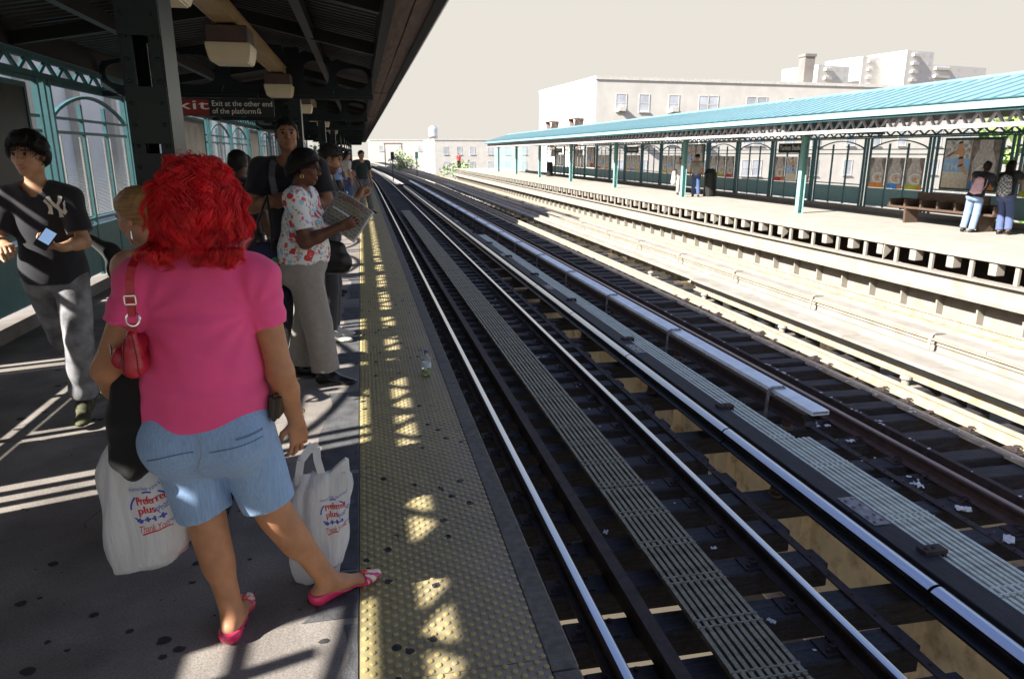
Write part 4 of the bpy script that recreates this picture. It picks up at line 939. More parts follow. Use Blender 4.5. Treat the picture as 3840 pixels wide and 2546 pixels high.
def sdf(prims, h, clip=None, disp=None, lo=None, hi=None, mats=None, classify=None, shell=0.0):
    """polygonise a smooth union of primitives with naive surface nets; returns mesh"""
    bs = [prim_box(p, 0.02 + shell) for p in prims if p.get('op', 'u') == 'u']
    L = np.min([b[0] for b in bs], axis=0) if lo is None else np.array(lo); H = np.max([b[1] for b in bs], axis=0) if hi is None else np.array(hi)
    n = np.ceil((H - L) / h).astype(int) + 2
    ax = [L[i] + h * np.arange(n[i]) for i in range(3)]
    F = np.full(n, 0.06, np.float32)
    for p in prims:
        a, b = prim_box(p, p['k'] + 3 * h + shell + 0.012)
        i0 = np.clip(np.floor((a - L) / h).astype(int), 0, n); i1 = np.clip(np.ceil((b - L) / h).astype(int) + 1, 0, n)
        if (i1 - i0).min() <= 0: continue
        sl = tuple(slice(i0[j], i1[j]) for j in range(3))
        G = np.stack(np.meshgrid(ax[0][sl[0]], ax[1][sl[1]], ax[2][sl[2]], indexing='ij'), -1)
        d = prim_d(p, G) - shell; f = F[sl]; k_ = p['k']
        if p.get('cut') is not None: d = np.maximum(d, (G - p['cut'][0]) @ p['cut'][1])
        if p.get('op', 'u') == 'u':
            hh = np.clip(0.5 + 0.5 * (f - d) / k_, 0, 1); F[sl] = f * (1 - hh) + d * hh - k_ * hh * (1 - hh)
        else:
            d = -d; hh = np.clip(0.5 - 0.5 * (f - d) / k_, 0, 1); F[sl] = f * (1 - hh) + d * hh + k_ * hh * (1 - hh)
    if clip is not None or disp is not None:
        idx = np.argwhere(np.abs(F) < 0.035) if disp is not None and clip is None else np.argwhere(F < 0.05)
        P = L + h * idx; val = F[idx[:, 0], idx[:, 1], idx[:, 2]]
        if disp is not None: val = val + disp(P)
        if clip is not None: val = np.maximum(val, clip(P))
        F[idx[:, 0], idx[:, 1], idx[:, 2]] = val
    S = F < 0
    c8 = np.zeros(np.array(S.shape) - 1, np.int8)
    for i in (0, 1):
        for j in (0, 1):
            for k_ in (0, 1): c8 += S[i:S.shape[0] - 1 + i, j:S.shape[1] - 1 + j, k_:S.shape[2] - 1 + k_]
    act = np.argwhere((c8 > 0) & (c8 < 8))
    if len(act) == 0: return None
    vid = np.full(c8.shape, -1, np.int32); vid[act[:, 0], act[:, 1], act[:, 2]] = np.arange(len(act))
    cor = [(i, j, k_) for i in (0, 1) for j in (0, 1) for k_ in (0, 1)]
    val = np.stack([F[act[:, 0] + a, act[:, 1] + b, act[:, 2] + c] for a, b, c in cor], 1)
    acc = np.zeros((len(act), 3)); cnt = np.zeros(len(act))
    for u in range(8):
        for w_ in range(u + 1, 8):
            du = np.array(cor[w_]) - np.array(cor[u])
            if np.abs(du).sum() != 1: continue
            s = (val[:, u] < 0) != (val[:, w_] < 0)
            t = val[s, u] / (val[s, u] - val[s, w_]); acc[s] += np.array(cor[u]) + t[:, None] * du; cnt[s] += 1
    pos = L + h * (act + acc / cnt[:, None])
    quads = []
    for axn in range(3):
        o1, o2 = [(1, 2), (2, 0), (0, 1)][axn]
        sh = np.array(S.shape); a = [slice(0, s) for s in S.shape]; b = list(a)
        a[axn] = slice(0, sh[axn] - 1); b[axn] = slice(1, sh[axn])
        E = np.argwhere(S[tuple(a)] != S[tuple(b)])
        E = E[(E[:, o1] > 0) & (E[:, o2] > 0) & (E[:, o1] < c8.shape[o1]) & (E[:, o2] < c8.shape[o2])]
        ins = S[E[:, 0], E[:, 1], E[:, 2]]
        def at(d1, d2):
            q = E.copy(); q[:, o1] -= d1; q[:, o2] -= d2; return vid[q[:, 0], q[:, 1], q[:, 2]]
        Q = np.stack([at(0, 0), at(1, 0), at(1, 1), at(0, 1)], 1)
        Q[~ins] = Q[~ins][:, ::-1]
        quads.append(Q)
    Q = np.concatenate(quads)[:, ::-1]; Q = Q[(Q >= 0).all(1)]
    return pos, Q
def fix_orient(pos, Q):
    v = pos[Q]; nrm = np.cross(v[:, 2] - v[:, 0], v[:, 3] - v[:, 1]); c = v.mean(1)
    vol = (c * nrm).sum()
    return Q if vol > 0 else Q[:, ::-1]
def np_mesh(name, pos, Q, mats_, midx=None):
    me = bpy.data.meshes.new(name); nv, nf, k_ = len(pos), len(Q), Q.shape[1]
    me.vertices.add(nv); me.vertices.foreach_set('co', np.asarray(pos, np.float32).ravel())
    me.loops.add(nf * k_); me.loops.foreach_set('vertex_index', np.asarray(Q, np.int32).ravel())
    me.polygons.add(nf); me.polygons.foreach_set('loop_start', np.arange(0, nf * k_, k_, dtype=np.int32)); me.polygons.foreach_set('loop_total', np.full(nf, k_, np.int32))
    for m in mats_: me.materials.append(m)
    if midx is not None: me.polygons.foreach_set('material_index', np.asarray(midx, np.int32))
    me.update(calc_edges=True); me.validate(); me.shade_smooth(); return me
def smooth_pos(pos, Q, it=2, lam=0.5):
    n = len(pos)
    for _ in range(it):
        acc = np.zeros_like(pos); cnt = np.zeros(n)
        for a, b in ((0, 1), (1, 2), (2, 3), (3, 0)):
            np.add.at(acc, Q[:, a], pos[Q[:, b]]); np.add.at(cnt, Q[:, a], 1); np.add.at(acc, Q[:, b], pos[Q[:, a]]); np.add.at(cnt, Q[:, b], 1)
        pos = pos + lam * (acc / np.maximum(cnt, 1)[:, None] - pos)
    return pos
def sdf_obj(name, prims, h, m, parent, clip=None, disp=None, shell=0.0, smooth=1, classify=None, extra=(), lo=None, hi=None):
    r = sdf(prims, h, clip, disp, lo, hi, shell=shell)
    if r is None: return None
    pos, Q = r; Q = fix_orient(pos, Q)
    if smooth: pos = smooth_pos(pos, Q, smooth)
    mi = classify(pos[Q].mean(1)) if classify else None
    return ob(name, np_mesh(name, pos, Q, [m] + list(extra), mi), parent)
def folds(freq=22, amp=0.004, d=(0.3, 0.2, 1.0), seed=0, warp=3.0):
    rg = np.random.RandomState(seed); ph = rg.uniform(0, 6, 6); d = np.array(d) / np.linalg.norm(d); e = np.array([d[2], -d[0], d[1]])
    def f(P):
        a = P @ d; b = P @ e
        w_ = np.sin(P[:, 0] * 9 + ph[0]) + np.sin(P[:, 1] * 11 + ph[1]) + np.sin(P[:, 2] * 7 + ph[2])
        return amp * (0.6 * np.sin(freq * a + warp * w_ + ph[3]) + 0.4 * np.sin(freq * 1.9 * b + warp * 1.3 * w_ + ph[4])) * (0.6 + 0.4 * np.sin(5 * a + 4 * b + ph[5]))
    return f
# ---- hand: palm, four fingers of three bones, thumb; local axes d (towards fingers), nrm (out of the palm), s (thumb side)
def hand(w_, d, nrm, side, curl=0.5, spread=0.12, sc=1.0, thumb=0.5, curls=None):
    d = np.array(d, float); d /= np.linalg.norm(d); nrm = np.array(nrm, float); nrm -= d * (nrm @ d); nrm /= np.linalg.norm(nrm)
    s = np.cross(d, nrm) * side
    w_ = np.array(w_, float); P = []
    P.append(cone(w_ - d * 0.03, w_ + d * 0.015, 0.0265 * sc, 0.026 * sc, 0.01, (nrm, 0.75)))
    P.append(cone(w_ + d * 0.02, w_ + d * 0.065 * sc, 0.030 * sc, 0.034 * sc, 0.012, (nrm, 0.48)))
    P.append(cone(w_ + d * 0.03 + s * 0.015, w_ + d * 0.075 * sc + s * 0.018, 0.018 * sc, 0.016 * sc, 0.012, (nrm, 0.7)))
    P.append(cone(w_ + d * 0.03 - s * 0.016, w_ + d * 0.070 * sc - s * 0.020, 0.018 * sc, 0.015 * sc, 0.012, (nrm, 0.7)))
    lens = [(0.042, 0.026, 0.020), (0.046, 0.029, 0.021), (0.043, 0.027, 0.021), (0.034, 0.020, 0.018)]
    off = [0.028, 0.0095, -0.0095, -0.027]; st = [0.086, 0.089, 0.086, 0.078]; rr = [0.0090, 0.0094, 0.0090, 0.0080]
    for i in range(4):
        c = (curls[i] if curls else curl * (1 + 0.08 * i)); a = c * 0.7
        dr = d + s * spread * (1.2 - 0.8 * i); dr /= np.linalg.norm(dr)
        p = w_ + d * st[i] * sc + s * off[i] * sc
        P.append(cone(w_ + d * 0.045 * sc + s * off[i] * 0.8 * sc, p, 0.011 * sc, 0.0105 * sc, 0.008))
        for j, l in enumerate(lens[i]):
            q = p + (dr * math.cos(a) + nrm * math.sin(a)) * l * sc
            P.append(cone(p, q, (rr[i] - 0.0009 * j) * sc, (rr[i] - 0.0009 * (j + 1)) * sc, 0.0035)); p = q; a += c * (1.1 - 0.25 * j)
    p = w_ + d * 0.025 * sc + s * 0.022 * sc + nrm * 0.006
    t1 = p + (d * 0.55 + s * (0.75 - 0.4 * thumb) + nrm * (0.25 + 0.5 * thumb)) * 0.042 * sc
    t2 = t1 + (d * 0.85 + s * (0.35 - 0.5 * thumb) + nrm * (0.25 + 0.6 * thumb)) * 0.032 * sc; t3 = t2 + (d * 0.9 + s * (0.1 - 0.5 * thumb) + nrm * (0.2 + 0.6 * thumb)) * 0.026 * sc
    P += [cone(p, t1, 0.0145 * sc, 0.0115 * sc, 0.008), cone(t1, t2, 0.0112 * sc, 0.0098 * sc, 0.003), cone(t2, t3, 0.0098 * sc, 0.0080 * sc, 0.003)]
    return P
def head_prims(c, Rm, s=1.0, fem=False, wide=1.0):
    c = np.array(c, float)
    def T(p): return c + Rm @ (np.array(p, float) * s)
    def E(p, r, k=0.02, op='u'): return ell(T(p), np.array(r) * s, Rm, k, op)
    P = [E((0, -0.012, 0.030), (0.074 * wide, 0.094, 0.086), 0.02), E((0, 0.018, -0.035), (0.056 * wide, 0.070, 0.078), 0.03), E((0, 0.058, -0.092), (0.026, 0.022, 0.020), 0.025),
         E((0.034, 0.052, -0.020), (0.026, 0.026, 0.024), 0.02), E((-0.034, 0.052, -0.020), (0.026, 0.026, 0.024), 0.02),
         E((0.045, 0.0, -0.062), (0.018, 0.04, 0.028), 0.02), E((-0.045, 0.0, -0.062), (0.018, 0.04, 0.028), 0.02)]
    P.append(cone(T((-0.036, 0.072, 0.030)), T((0.036, 0.072, 0.030)), 0.011 * s, 0.011 * s, 0.018))
    for q in (-1, 1): P.append(E((q * 0.031, 0.093, 0.011), (0.018, 0.012, 0.0105), 0.012, 's'))
    P += [cone(T((0, 0.078, 0.020)), T((0, 0.102, -0.020)), 0.0075 * s, 0.0115 * s, 0.010), E((0.011, 0.090, -0.025), (0.010, 0.011, 0.008), 0.008), E((-0.011, 0.090, -0.025), (0.010, 0.011, 0.008), 0.008)]
    P += [cone(T((-0.019, 0.078, -0.054)), T((0.019, 0.078, -0.054)), 0.0075 * s, 0.0075 * s, 0.008), E((0, 0.084, -0.053), (0.016, 0.008, 0.006), 0.006), E((0, 0.083, -0.065), (0.016, 0.009, 0.007), 0.006)]
    for q in (-1, 1):
        Re = Rm @ rotz(-q * 0.35)
        P += [ell(T((q * 0.078, -0.008, -0.002)), np.array((0.009, 0.019, 0.031)) * s, Re, 0.008), ell(T((q * 0.086, -0.002, 0.002)), np.array((0.006, 0.009, 0.016)) * s, Re, 0.006, 's')]
    return P, T
def inv_head(c, Rm, s): return lambda P: ((P - np.array(c)) @ Rm) / s
SKIN = {}
def skin_mat(name, col, rough=0.5):
    return mat(name, col, rough, var=0.15, scale=16, bump=0.08, bscale=500, spec=0.35, sss=0.15)
def figure(label, loc, rz, J, spec):
    """build a person: J joints in local metres (x right, y forward, z up)"""
    t = thing('person', label, 'person', loc, rz, spec.get('group'))
    b = spec.get('b', 1.0); fem = spec.get('fem', False); h = spec.get('h', 0.009); hs = spec.get('hs', 1.0)
    sk = skin_mat(spec['skin'][0], spec['skin'][1]); J = {k_: np.array(v_, float) for k_, v_ in J.items()}
    pel, ch, nk, hd = J['pel'], J['ch'], J['nk'], J['hd']; bd = (pel + ch) / 2
    W = spec.get('w', (0.165, 0.14, 0.16)); D = spec.get('dp', (0.115, 0.10, 0.11))
    up = (ch - pel) / np.linalg.norm(ch - pel); sr = J['shR'] - J['shL']; sr /= np.linalg.norm(sr); fw = np.cross(up, sr); fw /= np.linalg.norm(fw)
    RT = np.stack([np.cross(fw, up), fw, up], 1); pr = J['hipR'] - J['hipL']; pr /= np.linalg.norm(pr); fp_ = np.cross(up, pr); fp_ /= np.linalg.norm(fp_); RP = np.stack([np.cross(fp_, up), fp_, up], 1)
    torso = [ell(pel, (W[0], D[0], 0.125), RP, 0.06), ell(bd, (W[1], D[1], 0.17), RT, 0.07), ell(ch, (W[2], D[2], 0.15), RT, 0.07)]
    torso.append(cone(J['shL'] + (ch - J['shL']) * 0.12, J['shR'] + (ch - J['shR']) * 0.12, 0.056 * b, 0.056 * b, 0.06))
    torso.append(cone(nk + V(0, 0, -0.02), nk * 0.45 + J['shL'] * 0.55 + V(0, 0, 0.012), 0.05 * b, 0.038 * b, 0.05)); torso.append(cone(nk + V(0, 0, -0.02), nk * 0.45 + J['shR'] * 0.55 + V(0, 0, 0.012), 0.05 * b, 0.038 * b, 0.05))
    if fem:
        for q in (-1, 1): torso.append(ell(ch + RT @ V(q * 0.075, D[2] * 0.72, -0.02), (0.068 * b, 0.06 * b, 0.065 * b), RT, 0.04))
    for q in (-1, 1): torso.append(ell(pel + RP @ V(q * 0.078 * W[0] / .165, -D[0] * 0.55, -0.055), (0.085 * b, 0.075 * b, 0.085 * b), RP, 0.05))
    ar, lr = spec.get('ar', (0.050, 0.040, 0.027)), spec.get('lr', (0.088, 0.056, 0.037))
    arms = {}; legs = {}
    for q in 'LR':
        sh, el, wr = J['sh' + q], J['el' + q], J['wr' + q]
        arms[q] = [ell(sh, (ar[0] * 1.12,) * 3, None, 0.04), cone(sh, el, ar[0], ar[1], 0.03), cone(el, el * 0.65 + wr * 0.35, ar[1], ar[1] * 0.98, 0.025), cone(el * 0.65 + wr * 0.35, wr, ar[1] * 0.98, ar[2], 0.025)]
        hp_, kn, an = J['hip' + q], J['kn' + q], J['an' + q]; ba = kn - an; ba /= np.linalg.norm(ba)
        fd = J['to' + q] - an; fd[2] = 0; fd /= np.linalg.norm(fd)
        calf = an + (kn - an) * 0.68 - fd * 0.018
        legs[q] = [cone(hp_, kn, lr[0], lr[1], 0.05), cone(kn, an, lr[1] * 0.92, lr[2], 0.03), cone(an + (kn - an) * 0.84 - fd * 0.010, an + (kn - an) * 0.55 - fd * 0.010, lr[1] * 0.86, lr[1] * 0.80, 0.04)]
        to = J['to' + q]; gz = to[2]
        heel = an - fd * 0.045; heel[2] = an[2] - 0.045
        legs[q] += [cone(heel, an + fd * 0.05 - V(0, 0, 0.03), 0.030, 0.032, 0.03), cone(an + fd * 0.04 - V(0, 0, 0.025), to - fd * 0.05, 0.030, 0.026, 0.03, (V(0, 0, 1), 0.8)), cone(to - fd * 0.055, to - fd * 0.012, 0.034, 0.024, 0.02, (V(0, 0, 1), 0.55)), cone(heel + V(0, 0, .01), an, 0.028, lr[2], 0.02)]
    yaw, pit = spec.get('look', (0, 0)); Rm = rotz(R(yaw)) @ rotx(R(pit)) @ roty(R(spec.get('tilt', 0)))
    neckb = cone(nk, hd + Rm @ V(0, -0.02, -0.05) * hs, 0.056 * b, 0.050 * hs, 0.03)
    # --- body mesh pieces joined into one
    body = torso + arms['L'] + arms['R'] + legs['L'] + legs['R'] + [dict(neckb, ra=0.054 * b, rb=0.048 * hs)]
    pos, Q = sdf(body, h); Q = fix_orient(pos, Q); parts = [(smooth_pos(pos, Q, 1), Q, np.zeros(len(Q), int))]
    hp, T = head_prims(hd, Rm, hs, fem, spec.get('wide', 1.0))
    hh = spec.get('hh', 0.0045)
    pos, Q = sdf(hp + [neckb], hh, lo=(hd - V(.13, .14, .17) * hs), hi=(hd + V(.13, .15, .15) * hs)); Q = fix_orient(pos, Q); pos = smooth_pos(pos, Q, 1, 0.4)
    if spec.get('face', True):
        q = inv_head(hd, Rm, hs)(pos[Q].mean(1)); x, y, z = np.abs(q[:, 0]), q[:, 1], q[:, 2]; mi = np.zeros(len(Q), int)
        mi[(y > 0.068) & (x < 0.023) & (z > -0.071) & (z < -0.046)] = 1
        mi[(y > 0.05) & (x > 0.013) & (x < 0.049) & (np.abs(z - 0.031 + 0.10 * np.maximum(0, x - 0.035)) < 0.0045)] = 2
        if spec.get('beard'): mi[(mi == 0) & (z < -0.036) & (z > -0.125) & (y > -0.01 + 0.0 * z) & ((x > 0.026) | (z < -0.074) | (z > -0.046)) & ((z < -0.05) | (x < 0.04)) & ((x < 0.03) | (y < 0.06) | (z < -0.04)) & ~((y > 0.085) & (z > -0.04))] = 3
    else: mi = np.zeros(len(Q), int)
    parts.append((pos, Q, mi))
    for q in 'LR':
        hspec = spec.get('hand' + q)
        if hspec:
            wr, el = J['wr' + q], J['el' + q]
            P = hand(wr, hspec[0], hspec[1], 1 if q == 'L' else -1, **hspec[2]); P.append(cone(wr + (el - wr) * 0.18, wr, ar[2] * 1.08, ar[2] * 0.98, 0.012))
            pos, Q = sdf(P, hspec[3] if len(hspec) > 3 else 0.0036); Q = fix_orient(pos, Q); parts.append((smooth_pos(pos, Q, 1, 0.4), Q, np.zeros(len(Q), int)))
    o = 0; AP, AQ, AM = [], [], []
    for p_, q_, m_ in parts: AP.append(p_); AQ.append(q_ + o); AM.append(m_); o += len(p_)
    lip = spec.get('lip', tuple(v_ * f for v_, f in zip(spec['skin'][1], (0.86, 0.66, 0.62))))
    br = spec.get('brow', (0.02, 0.013, 0.01))
    me = np_mesh('body', np.concatenate(AP), np.concatenate(AQ), [sk, skin_mat(spec['skin'][0] + '_lips', lip, 0.4), mat('brow_' + spec['skin'][0], br, 0.7, bump=0), mat('stubble_' + spec['skin'][0], tuple(v_ * 0.3 for v_ in spec['skin'][1]), 0.7, var=0.4, scale=300, bump=0.1)], np.concatenate(AM))
    ob('body', me, t)
    if spec.get('face', True) and spec.get('eyes', True):
        for q in (-1, 1):
            mb = MB().lathe([(0.0002, -.0112), (.0057, -.0097), (.0097, -.0057), (.0112, 0), (.0097, .0057), (.0057, .0097), (.0002, .0112)], (0, 0, 0), 10)
            e = mb.mesh('eye', mat('eye_white', (0.36, 0.33, 0.30), 0.3, bump=0), True); e.materials.append(mat('eye_iris', (0.015, 0.009, 0.006), 0.2, bump=0))
            for p_ in e.polygons:
                if p_.center[2] > 0.0060: p_.material_index = 1
            o_ = ob('eye', e, t, T((q * 0.031, 0.0730, 0.0110))); o_.rotation_euler = (Matrix(Rm.tolist()) @ Matrix.Rotation(R(-90), 3, 'X')).to_euler()
    A = dict(t=t, J=J, torso=torso, arms=arms, legs=legs, Rm=Rm, T=T, hd=hd, hs=hs, RT=RT, RP=RP, neckb=neckb, fw=fw, up=up)
    return A
def clips(*planes):
    pl = [(np.array(p, float), np.array(n, float) / np.linalg.norm(n)) for p, n in planes]
    def f(P):
        d = np.full(len(P), -1e9)
        for p, n in pl: d = np.maximum(d, (P - p) @ n)
        return d
    return f
def cutp(p, c, n): return dict(p, cut=(np.array(c, float), np.array(n, float) / np.linalg.norm(n)))
def shirt(A, m, hem, sleeve=0.55, shell=0.012, h=0.008, neck=0.0, disp=None, loose=(), arms='LR', hemtilt=(0, 0), name='shirt', neckR=0.085, classify=None, extra=(), neckdrop=0.05, flare=1.12):
    """top grown from the torso and arms; cut cleanly at hem, cuffs and neckline"""
    J = A['J']; hz = V(J['pel'][0], J['pel'][1], hem); hn = V(hemtilt[0], hemtilt[1], -1.0); hn /= np.linalg.norm(hn); nk = J['nk']; fw = A['fw']
    pr = list(A['torso']) + list(loose)
    for q in arms:
        sh, el, wr = J['sh' + q], J['el' + q], J['wr' + q]; r0 = A['arms'][q][1]['ra']; r1 = A['arms'][q][1]['rb']
        if sleeve <= 1.0:
            pr.append(dict(A['arms'][q][0])); e = sh + (el - sh) * (sleeve + 0.15); pr.append(cutp(cone(sh, e, r0 * 1.06, r0 * flare, 0.03), sh + (el - sh) * sleeve, el - sh))
        else:
            pr += [dict(A['arms'][q][0]), cone(sh, el, r0 * 1.06, r1 * 1.15, 0.03), cutp(cone(el, wr, r1 * 1.15, r1 * 0.95, 0.03), el + (wr - el) * (sleeve - 1), wr - el)]
    ax = A['hd'] - nk; ax = ax / np.linalg.norm(ax)
    def clip(P):
        d = np.where(np.abs((P - hz) @ hn) < 0.35, (P - hz) @ hn, -1)
        lat = np.abs((P - J['ch']) @ (A['RT'][:, 0])); d = np.where((lat > 0.27) & (P[:, 2] < hem + 0.06), -1, d) if sleeve > 1 else d
        q = P - (nk + fw * 0.02); ra = np.linalg.norm(q - (q @ ax)[:, None] * ax, axis=1)
        hgt = q @ ax + neckdrop * np.clip((q @ fw) / 0.07, -0.2, 1)
        return np.maximum(d, np.minimum(neckR - ra, hgt + neck))
    return sdf_obj(name, pr, h, m, A['t'], clip, disp, shell, 1, classify, extra)
def trousers(A, m, waist, rad, ends, h=0.009, disp=None, name='trousers', shell=0.010, extra_prims=()):
    """rad: radii at hip, knee, cuff; ends: fraction along thigh (0..1) or thigh+shin (1..2) where each leg is cut"""
    J = A['J']; pr = [dict(A['torso'][0])] + [dict(p) for p in A['torso'][-2:]] + list(extra_prims)
    pr.append(ell(J['pel'] + V(0, 0, 0.06), A['torso'][0]['r'] * V(0.97, 0.97, 0.9), A['RP'], 0.05))
    for q in 'LR':
        hp_, kn, an = J['hip' + q], J['kn' + q], J['an' + q]
        if ends > 1:
            pr.append(cone(hp_, kn, rad[0], rad[1], 0.02)); pr.append(cutp(cone(kn, an, rad[1], rad[2], 0.02), kn + (an - kn) * (ends - 1), an - kn))
        else: pr.append(cutp(cone(hp_, kn, rad[0], rad[1], 0.02), hp_ + (kn - hp_) * ends, kn - hp_))
    w_ = V(J['pel'][0], J['pel'][1], waist)
    return sdf_obj(name, pr, h, m, A['t'], lambda P: (P - w_) @ V(0, 0, 1.0), disp, shell, 1)
def shoes(A, m, h=0.006, shell=0.008, top=0.07, sole=None, name='shoe', clip2=None, classify=None, extra=()):
    out = []
    for q in 'LR':
        an = A['J']['an' + q]; lo_z = min(A['J']['to' + q][2], an[2]) ; g = A['J']['to' + q][2] - 0.02
        def clip(P, an=an, q=q):
            d = P[:, 2] - (an[2] - 0.07 + top)
            if clip2: d = np.maximum(d, clip2(P, q))
            return d
        out.append(sdf_obj(name, A['legs'][q][3:], h, m, A['t'], clip, None, shell, 1, classify, extra))
    return out
def cap_hair(A, m, a=0.03, slope=1.22, thick=0.012, h=0.0055, noise=0.004, seed=1, low=-0.075, name='hair', extra=(), freq=70, smooth=1):
    T, Rm, hs, hd = A['T'], A['Rm'], A['hs'], A['hd']; inv = inv_head(hd, Rm, hs)
    pr = [ell(T((0, -0.014, 0.032)), np.array((0.076, 0.096, 0.088)) * hs, Rm, 0.02), ell(T((0, -0.035, -0.03)), np.array((0.062, 0.06, 0.07)) * hs, Rm, 0.03)] + [dict(p) for p in extra]
    rg = np.random.RandomState(seed); ph = rg.uniform(0, 6, 4)
    def disp(P):
        q = inv(P); w_ = np.sin(q[:, 2] * 40 + ph[0]) + np.sin(q[:, 1] * 31 + ph[1])
        g = q[:, 1] - (a + slope * (q[:, 2] - 0.02)); tap = np.maximum(np.exp(np.minimum(0, g) / 0.022), np.exp(np.minimum(0, low - q[:, 2]) / 0.02)) * max(0, thick - 0.003)
        return tap + noise * (np.sin(freq * q[:, 0] + 2 * w_ + ph[2]) * 0.6 + 0.5 * np.sin(freq * 1.3 * q[:, 1] + freq * .4 * q[:, 2] + 2 * w_ + ph[3]))
    def clip(P):
        q = inv(P); return np.maximum((q[:, 1] - (a + slope * (q[:, 2] - 0.02)) + 0.006 * np.sin(q[:, 0] * 160 + ph[0])) * hs, (low - q[:, 2]) * hs)
    return sdf_obj(name, pr, h, m, A['t'], clip, disp, thick, smooth)
def tubes_np(paths, radii, n=4):
    """many tubes of equal point count at once; paths (N,M,3)"""
    N, M, _ = paths.shape; d = np.gradient(paths, axis=1); d /= np.linalg.norm(d, axis=2, keepdims=True) + 1e-9
    ref = np.array([0.3, 0.9, 0.2]); u = np.cross(d, ref); u /= np.linalg.norm(u, axis=2, keepdims=True) + 1e-9; w_ = np.cross(d, u)
    an = 2 * np.pi * np.arange(n) / n
    ring = paths[:, :, None, :] + radii[:, :, None, None] * (u[:, :, None, :] * np.cos(an)[None, None, :, None] + w_[:, :, None, :] * np.sin(an)[None, None, :, None])
    pos = ring.reshape(-1, 3); base = (np.arange(N) * M * n)[:, None, None]; i = np.arange(M - 1)[None, :, None] * n; j = np.arange(n)[None, None, :]; j2 = (j + 1) % n
    Q = np.stack([base + i + j, base + i + j2, base + i + n + j2, base + i + n + j], -1).reshape(-1, 4)
    return pos, Q
def surf_project(name, src, bvh, origin, xdir, ydir, ndir, m, parent, off=0.003, back=0.15):
    """lay a flat mesh (xy) onto a surface by casting along -ndir"""
    n = len(src.vertices); co = np.zeros(n * 3); src.vertices.foreach_get('co', co); co = co.reshape(-1, 3); X, Y, N_ = Vector(xdir).normalized(), Vector(ydir).normalized(), Vector(ndir).normalized(); out = []
    for c in co:
        p = Vector(origin) + X * c[0] + Y * c[1]; hit = bvh.ray_cast(p + N_ * back, -N_)
        out.append(tuple((hit[0] if hit[0] is not None else p) + N_ * off))
    src.vertices.foreach_set('co', np.array(out).ravel()); src.materials.clear(); src.materials.append(m); src.update(); return ob(name, src, parent)
def bvh_of(o): return BVHTree.FromPolygons([v.co[:] for v in o.data.vertices], [p.vertices[:] for p in o.data.polygons])
def subdiv_poly(polys, cut=0.012):
    b = bmesh.new()
    for pl in polys:
        try: b.faces.new([b.verts.new((x, y, 0)) for x, y in pl])
        except Exception: pass
    bmesh.ops.triangulate(b, faces=b.faces[:])
    for _ in range(4):
        es = [e for e in b.edges if e.calc_length() > cut]
        if not es: break
        bmesh.ops.subdivide_edges(b, edges=es, cuts=1, use_grid_fill=False); bmesh.ops.triangulate(b, faces=b.faces[:])
    me = bpy.data.meshes.new('print'); b.to_mesh(me); b.free(); return me
def text_fine(s, size, width=None, shear=0, align='LEFT', cut=0.012):
    me = text_mesh(s, size, 0, align, shear); b = bmesh.new(); b.from_mesh(me); bmesh.ops.triangulate(b, faces=b.faces[:])
    for _ in range(3):
        es = [e for e in b.edges if e.calc_length() > cut]
        if es: bmesh.ops.subdivide_edges(b, edges=es, cuts=1); bmesh.ops.triangulate(b, faces=b.faces[:])
    if width:
        xs = [v.co.x for v in b.verts]; k_ = width / max(1e-6, max(xs) - min(xs))
        for v in b.verts: v.co.x *= k_
    b.to_mesh(me); b.free(); return me
def place(me, o, dx, dy, rot=0):
    c, s = math.cos(rot), math.sin(rot)
    for v in me.vertices: v.co = Vector((dx + c * v.co.x - s * v.co.y, dy + s * v.co.x + c * v.co.y, 0))
    return me

def tousle(A, m, n, length, a=0.05, slope=1.22, low=-0.07, lift=0.016, seed=3, fwd=0.3, r0=0.0011, M=9, name='strands', parent=None, wave=0.006):
    """loose strands lying over the scalp, ending raggedly past the hairline"""
    rg = np.random.RandomState(seed); T, Rm, hs, hd = A['T'], A['Rm'], A['hs'], A['hd']
    d = rg.normal(size=(n * 3, 3)); d /= np.linalg.norm(d, axis=1, keepdims=True); q = d * np.array([.078, .098, .090]) + np.array([0, -.014, .032])
    ok = (q[:, 1] < a + slope * (q[:, 2] - 0.02) + 0.004) & (q[:, 2] > low); q, d = q[ok][:n], d[ok][:n]; n = len(q); t_ = np.linspace(0, 1, M)[None, :, None]
    g = np.stack([0.25 * np.sign(d[:, 0]) * np.abs(d[:, 0]), np.full(n, fwd) * np.sign(d[:, 1] + .2), np.full(n, -0.75)], 1) + rg.normal(0, 0.25, (n, 3)); g -= d * (g * d).sum(1, keepdims=True); g /= np.linalg.norm(g, axis=1, keepdims=True)
    L_ = rg.uniform(.5, 1.1, n)[:, None, None] * length; lf = rg.uniform(.3, 1.0, n)[:, None, None] * lift
    P = q[:, None, :] + g[:, None, :] * L_ * t_ + d[:, None, :] * lf * np.sin(np.pi * np.clip(t_ * .8 + .1, 0, 1)) + wave * rg.normal(size=(n, 1, 3)) * t_ ** 2
    c = np.array([0, -.014, .032]); e = (P - c) / np.array([.080, .100, .092]); k_ = np.linalg.norm(e, axis=2, keepdims=True); P = c + (P - c) * np.maximum(1.0, 1.0 / np.maximum(k_, 1e-3))
    P = hd + (P * hs) @ Rm.T; r_ = np.full((n, M), r0) * np.interp(t_[0, :, 0], [0, .7, 1], [1, .9, .2])[None]
    pos, Q = tubes_np(P, r_, 4); return ob(name, np_mesh(name, pos, Q, [m]), parent or A['t'])
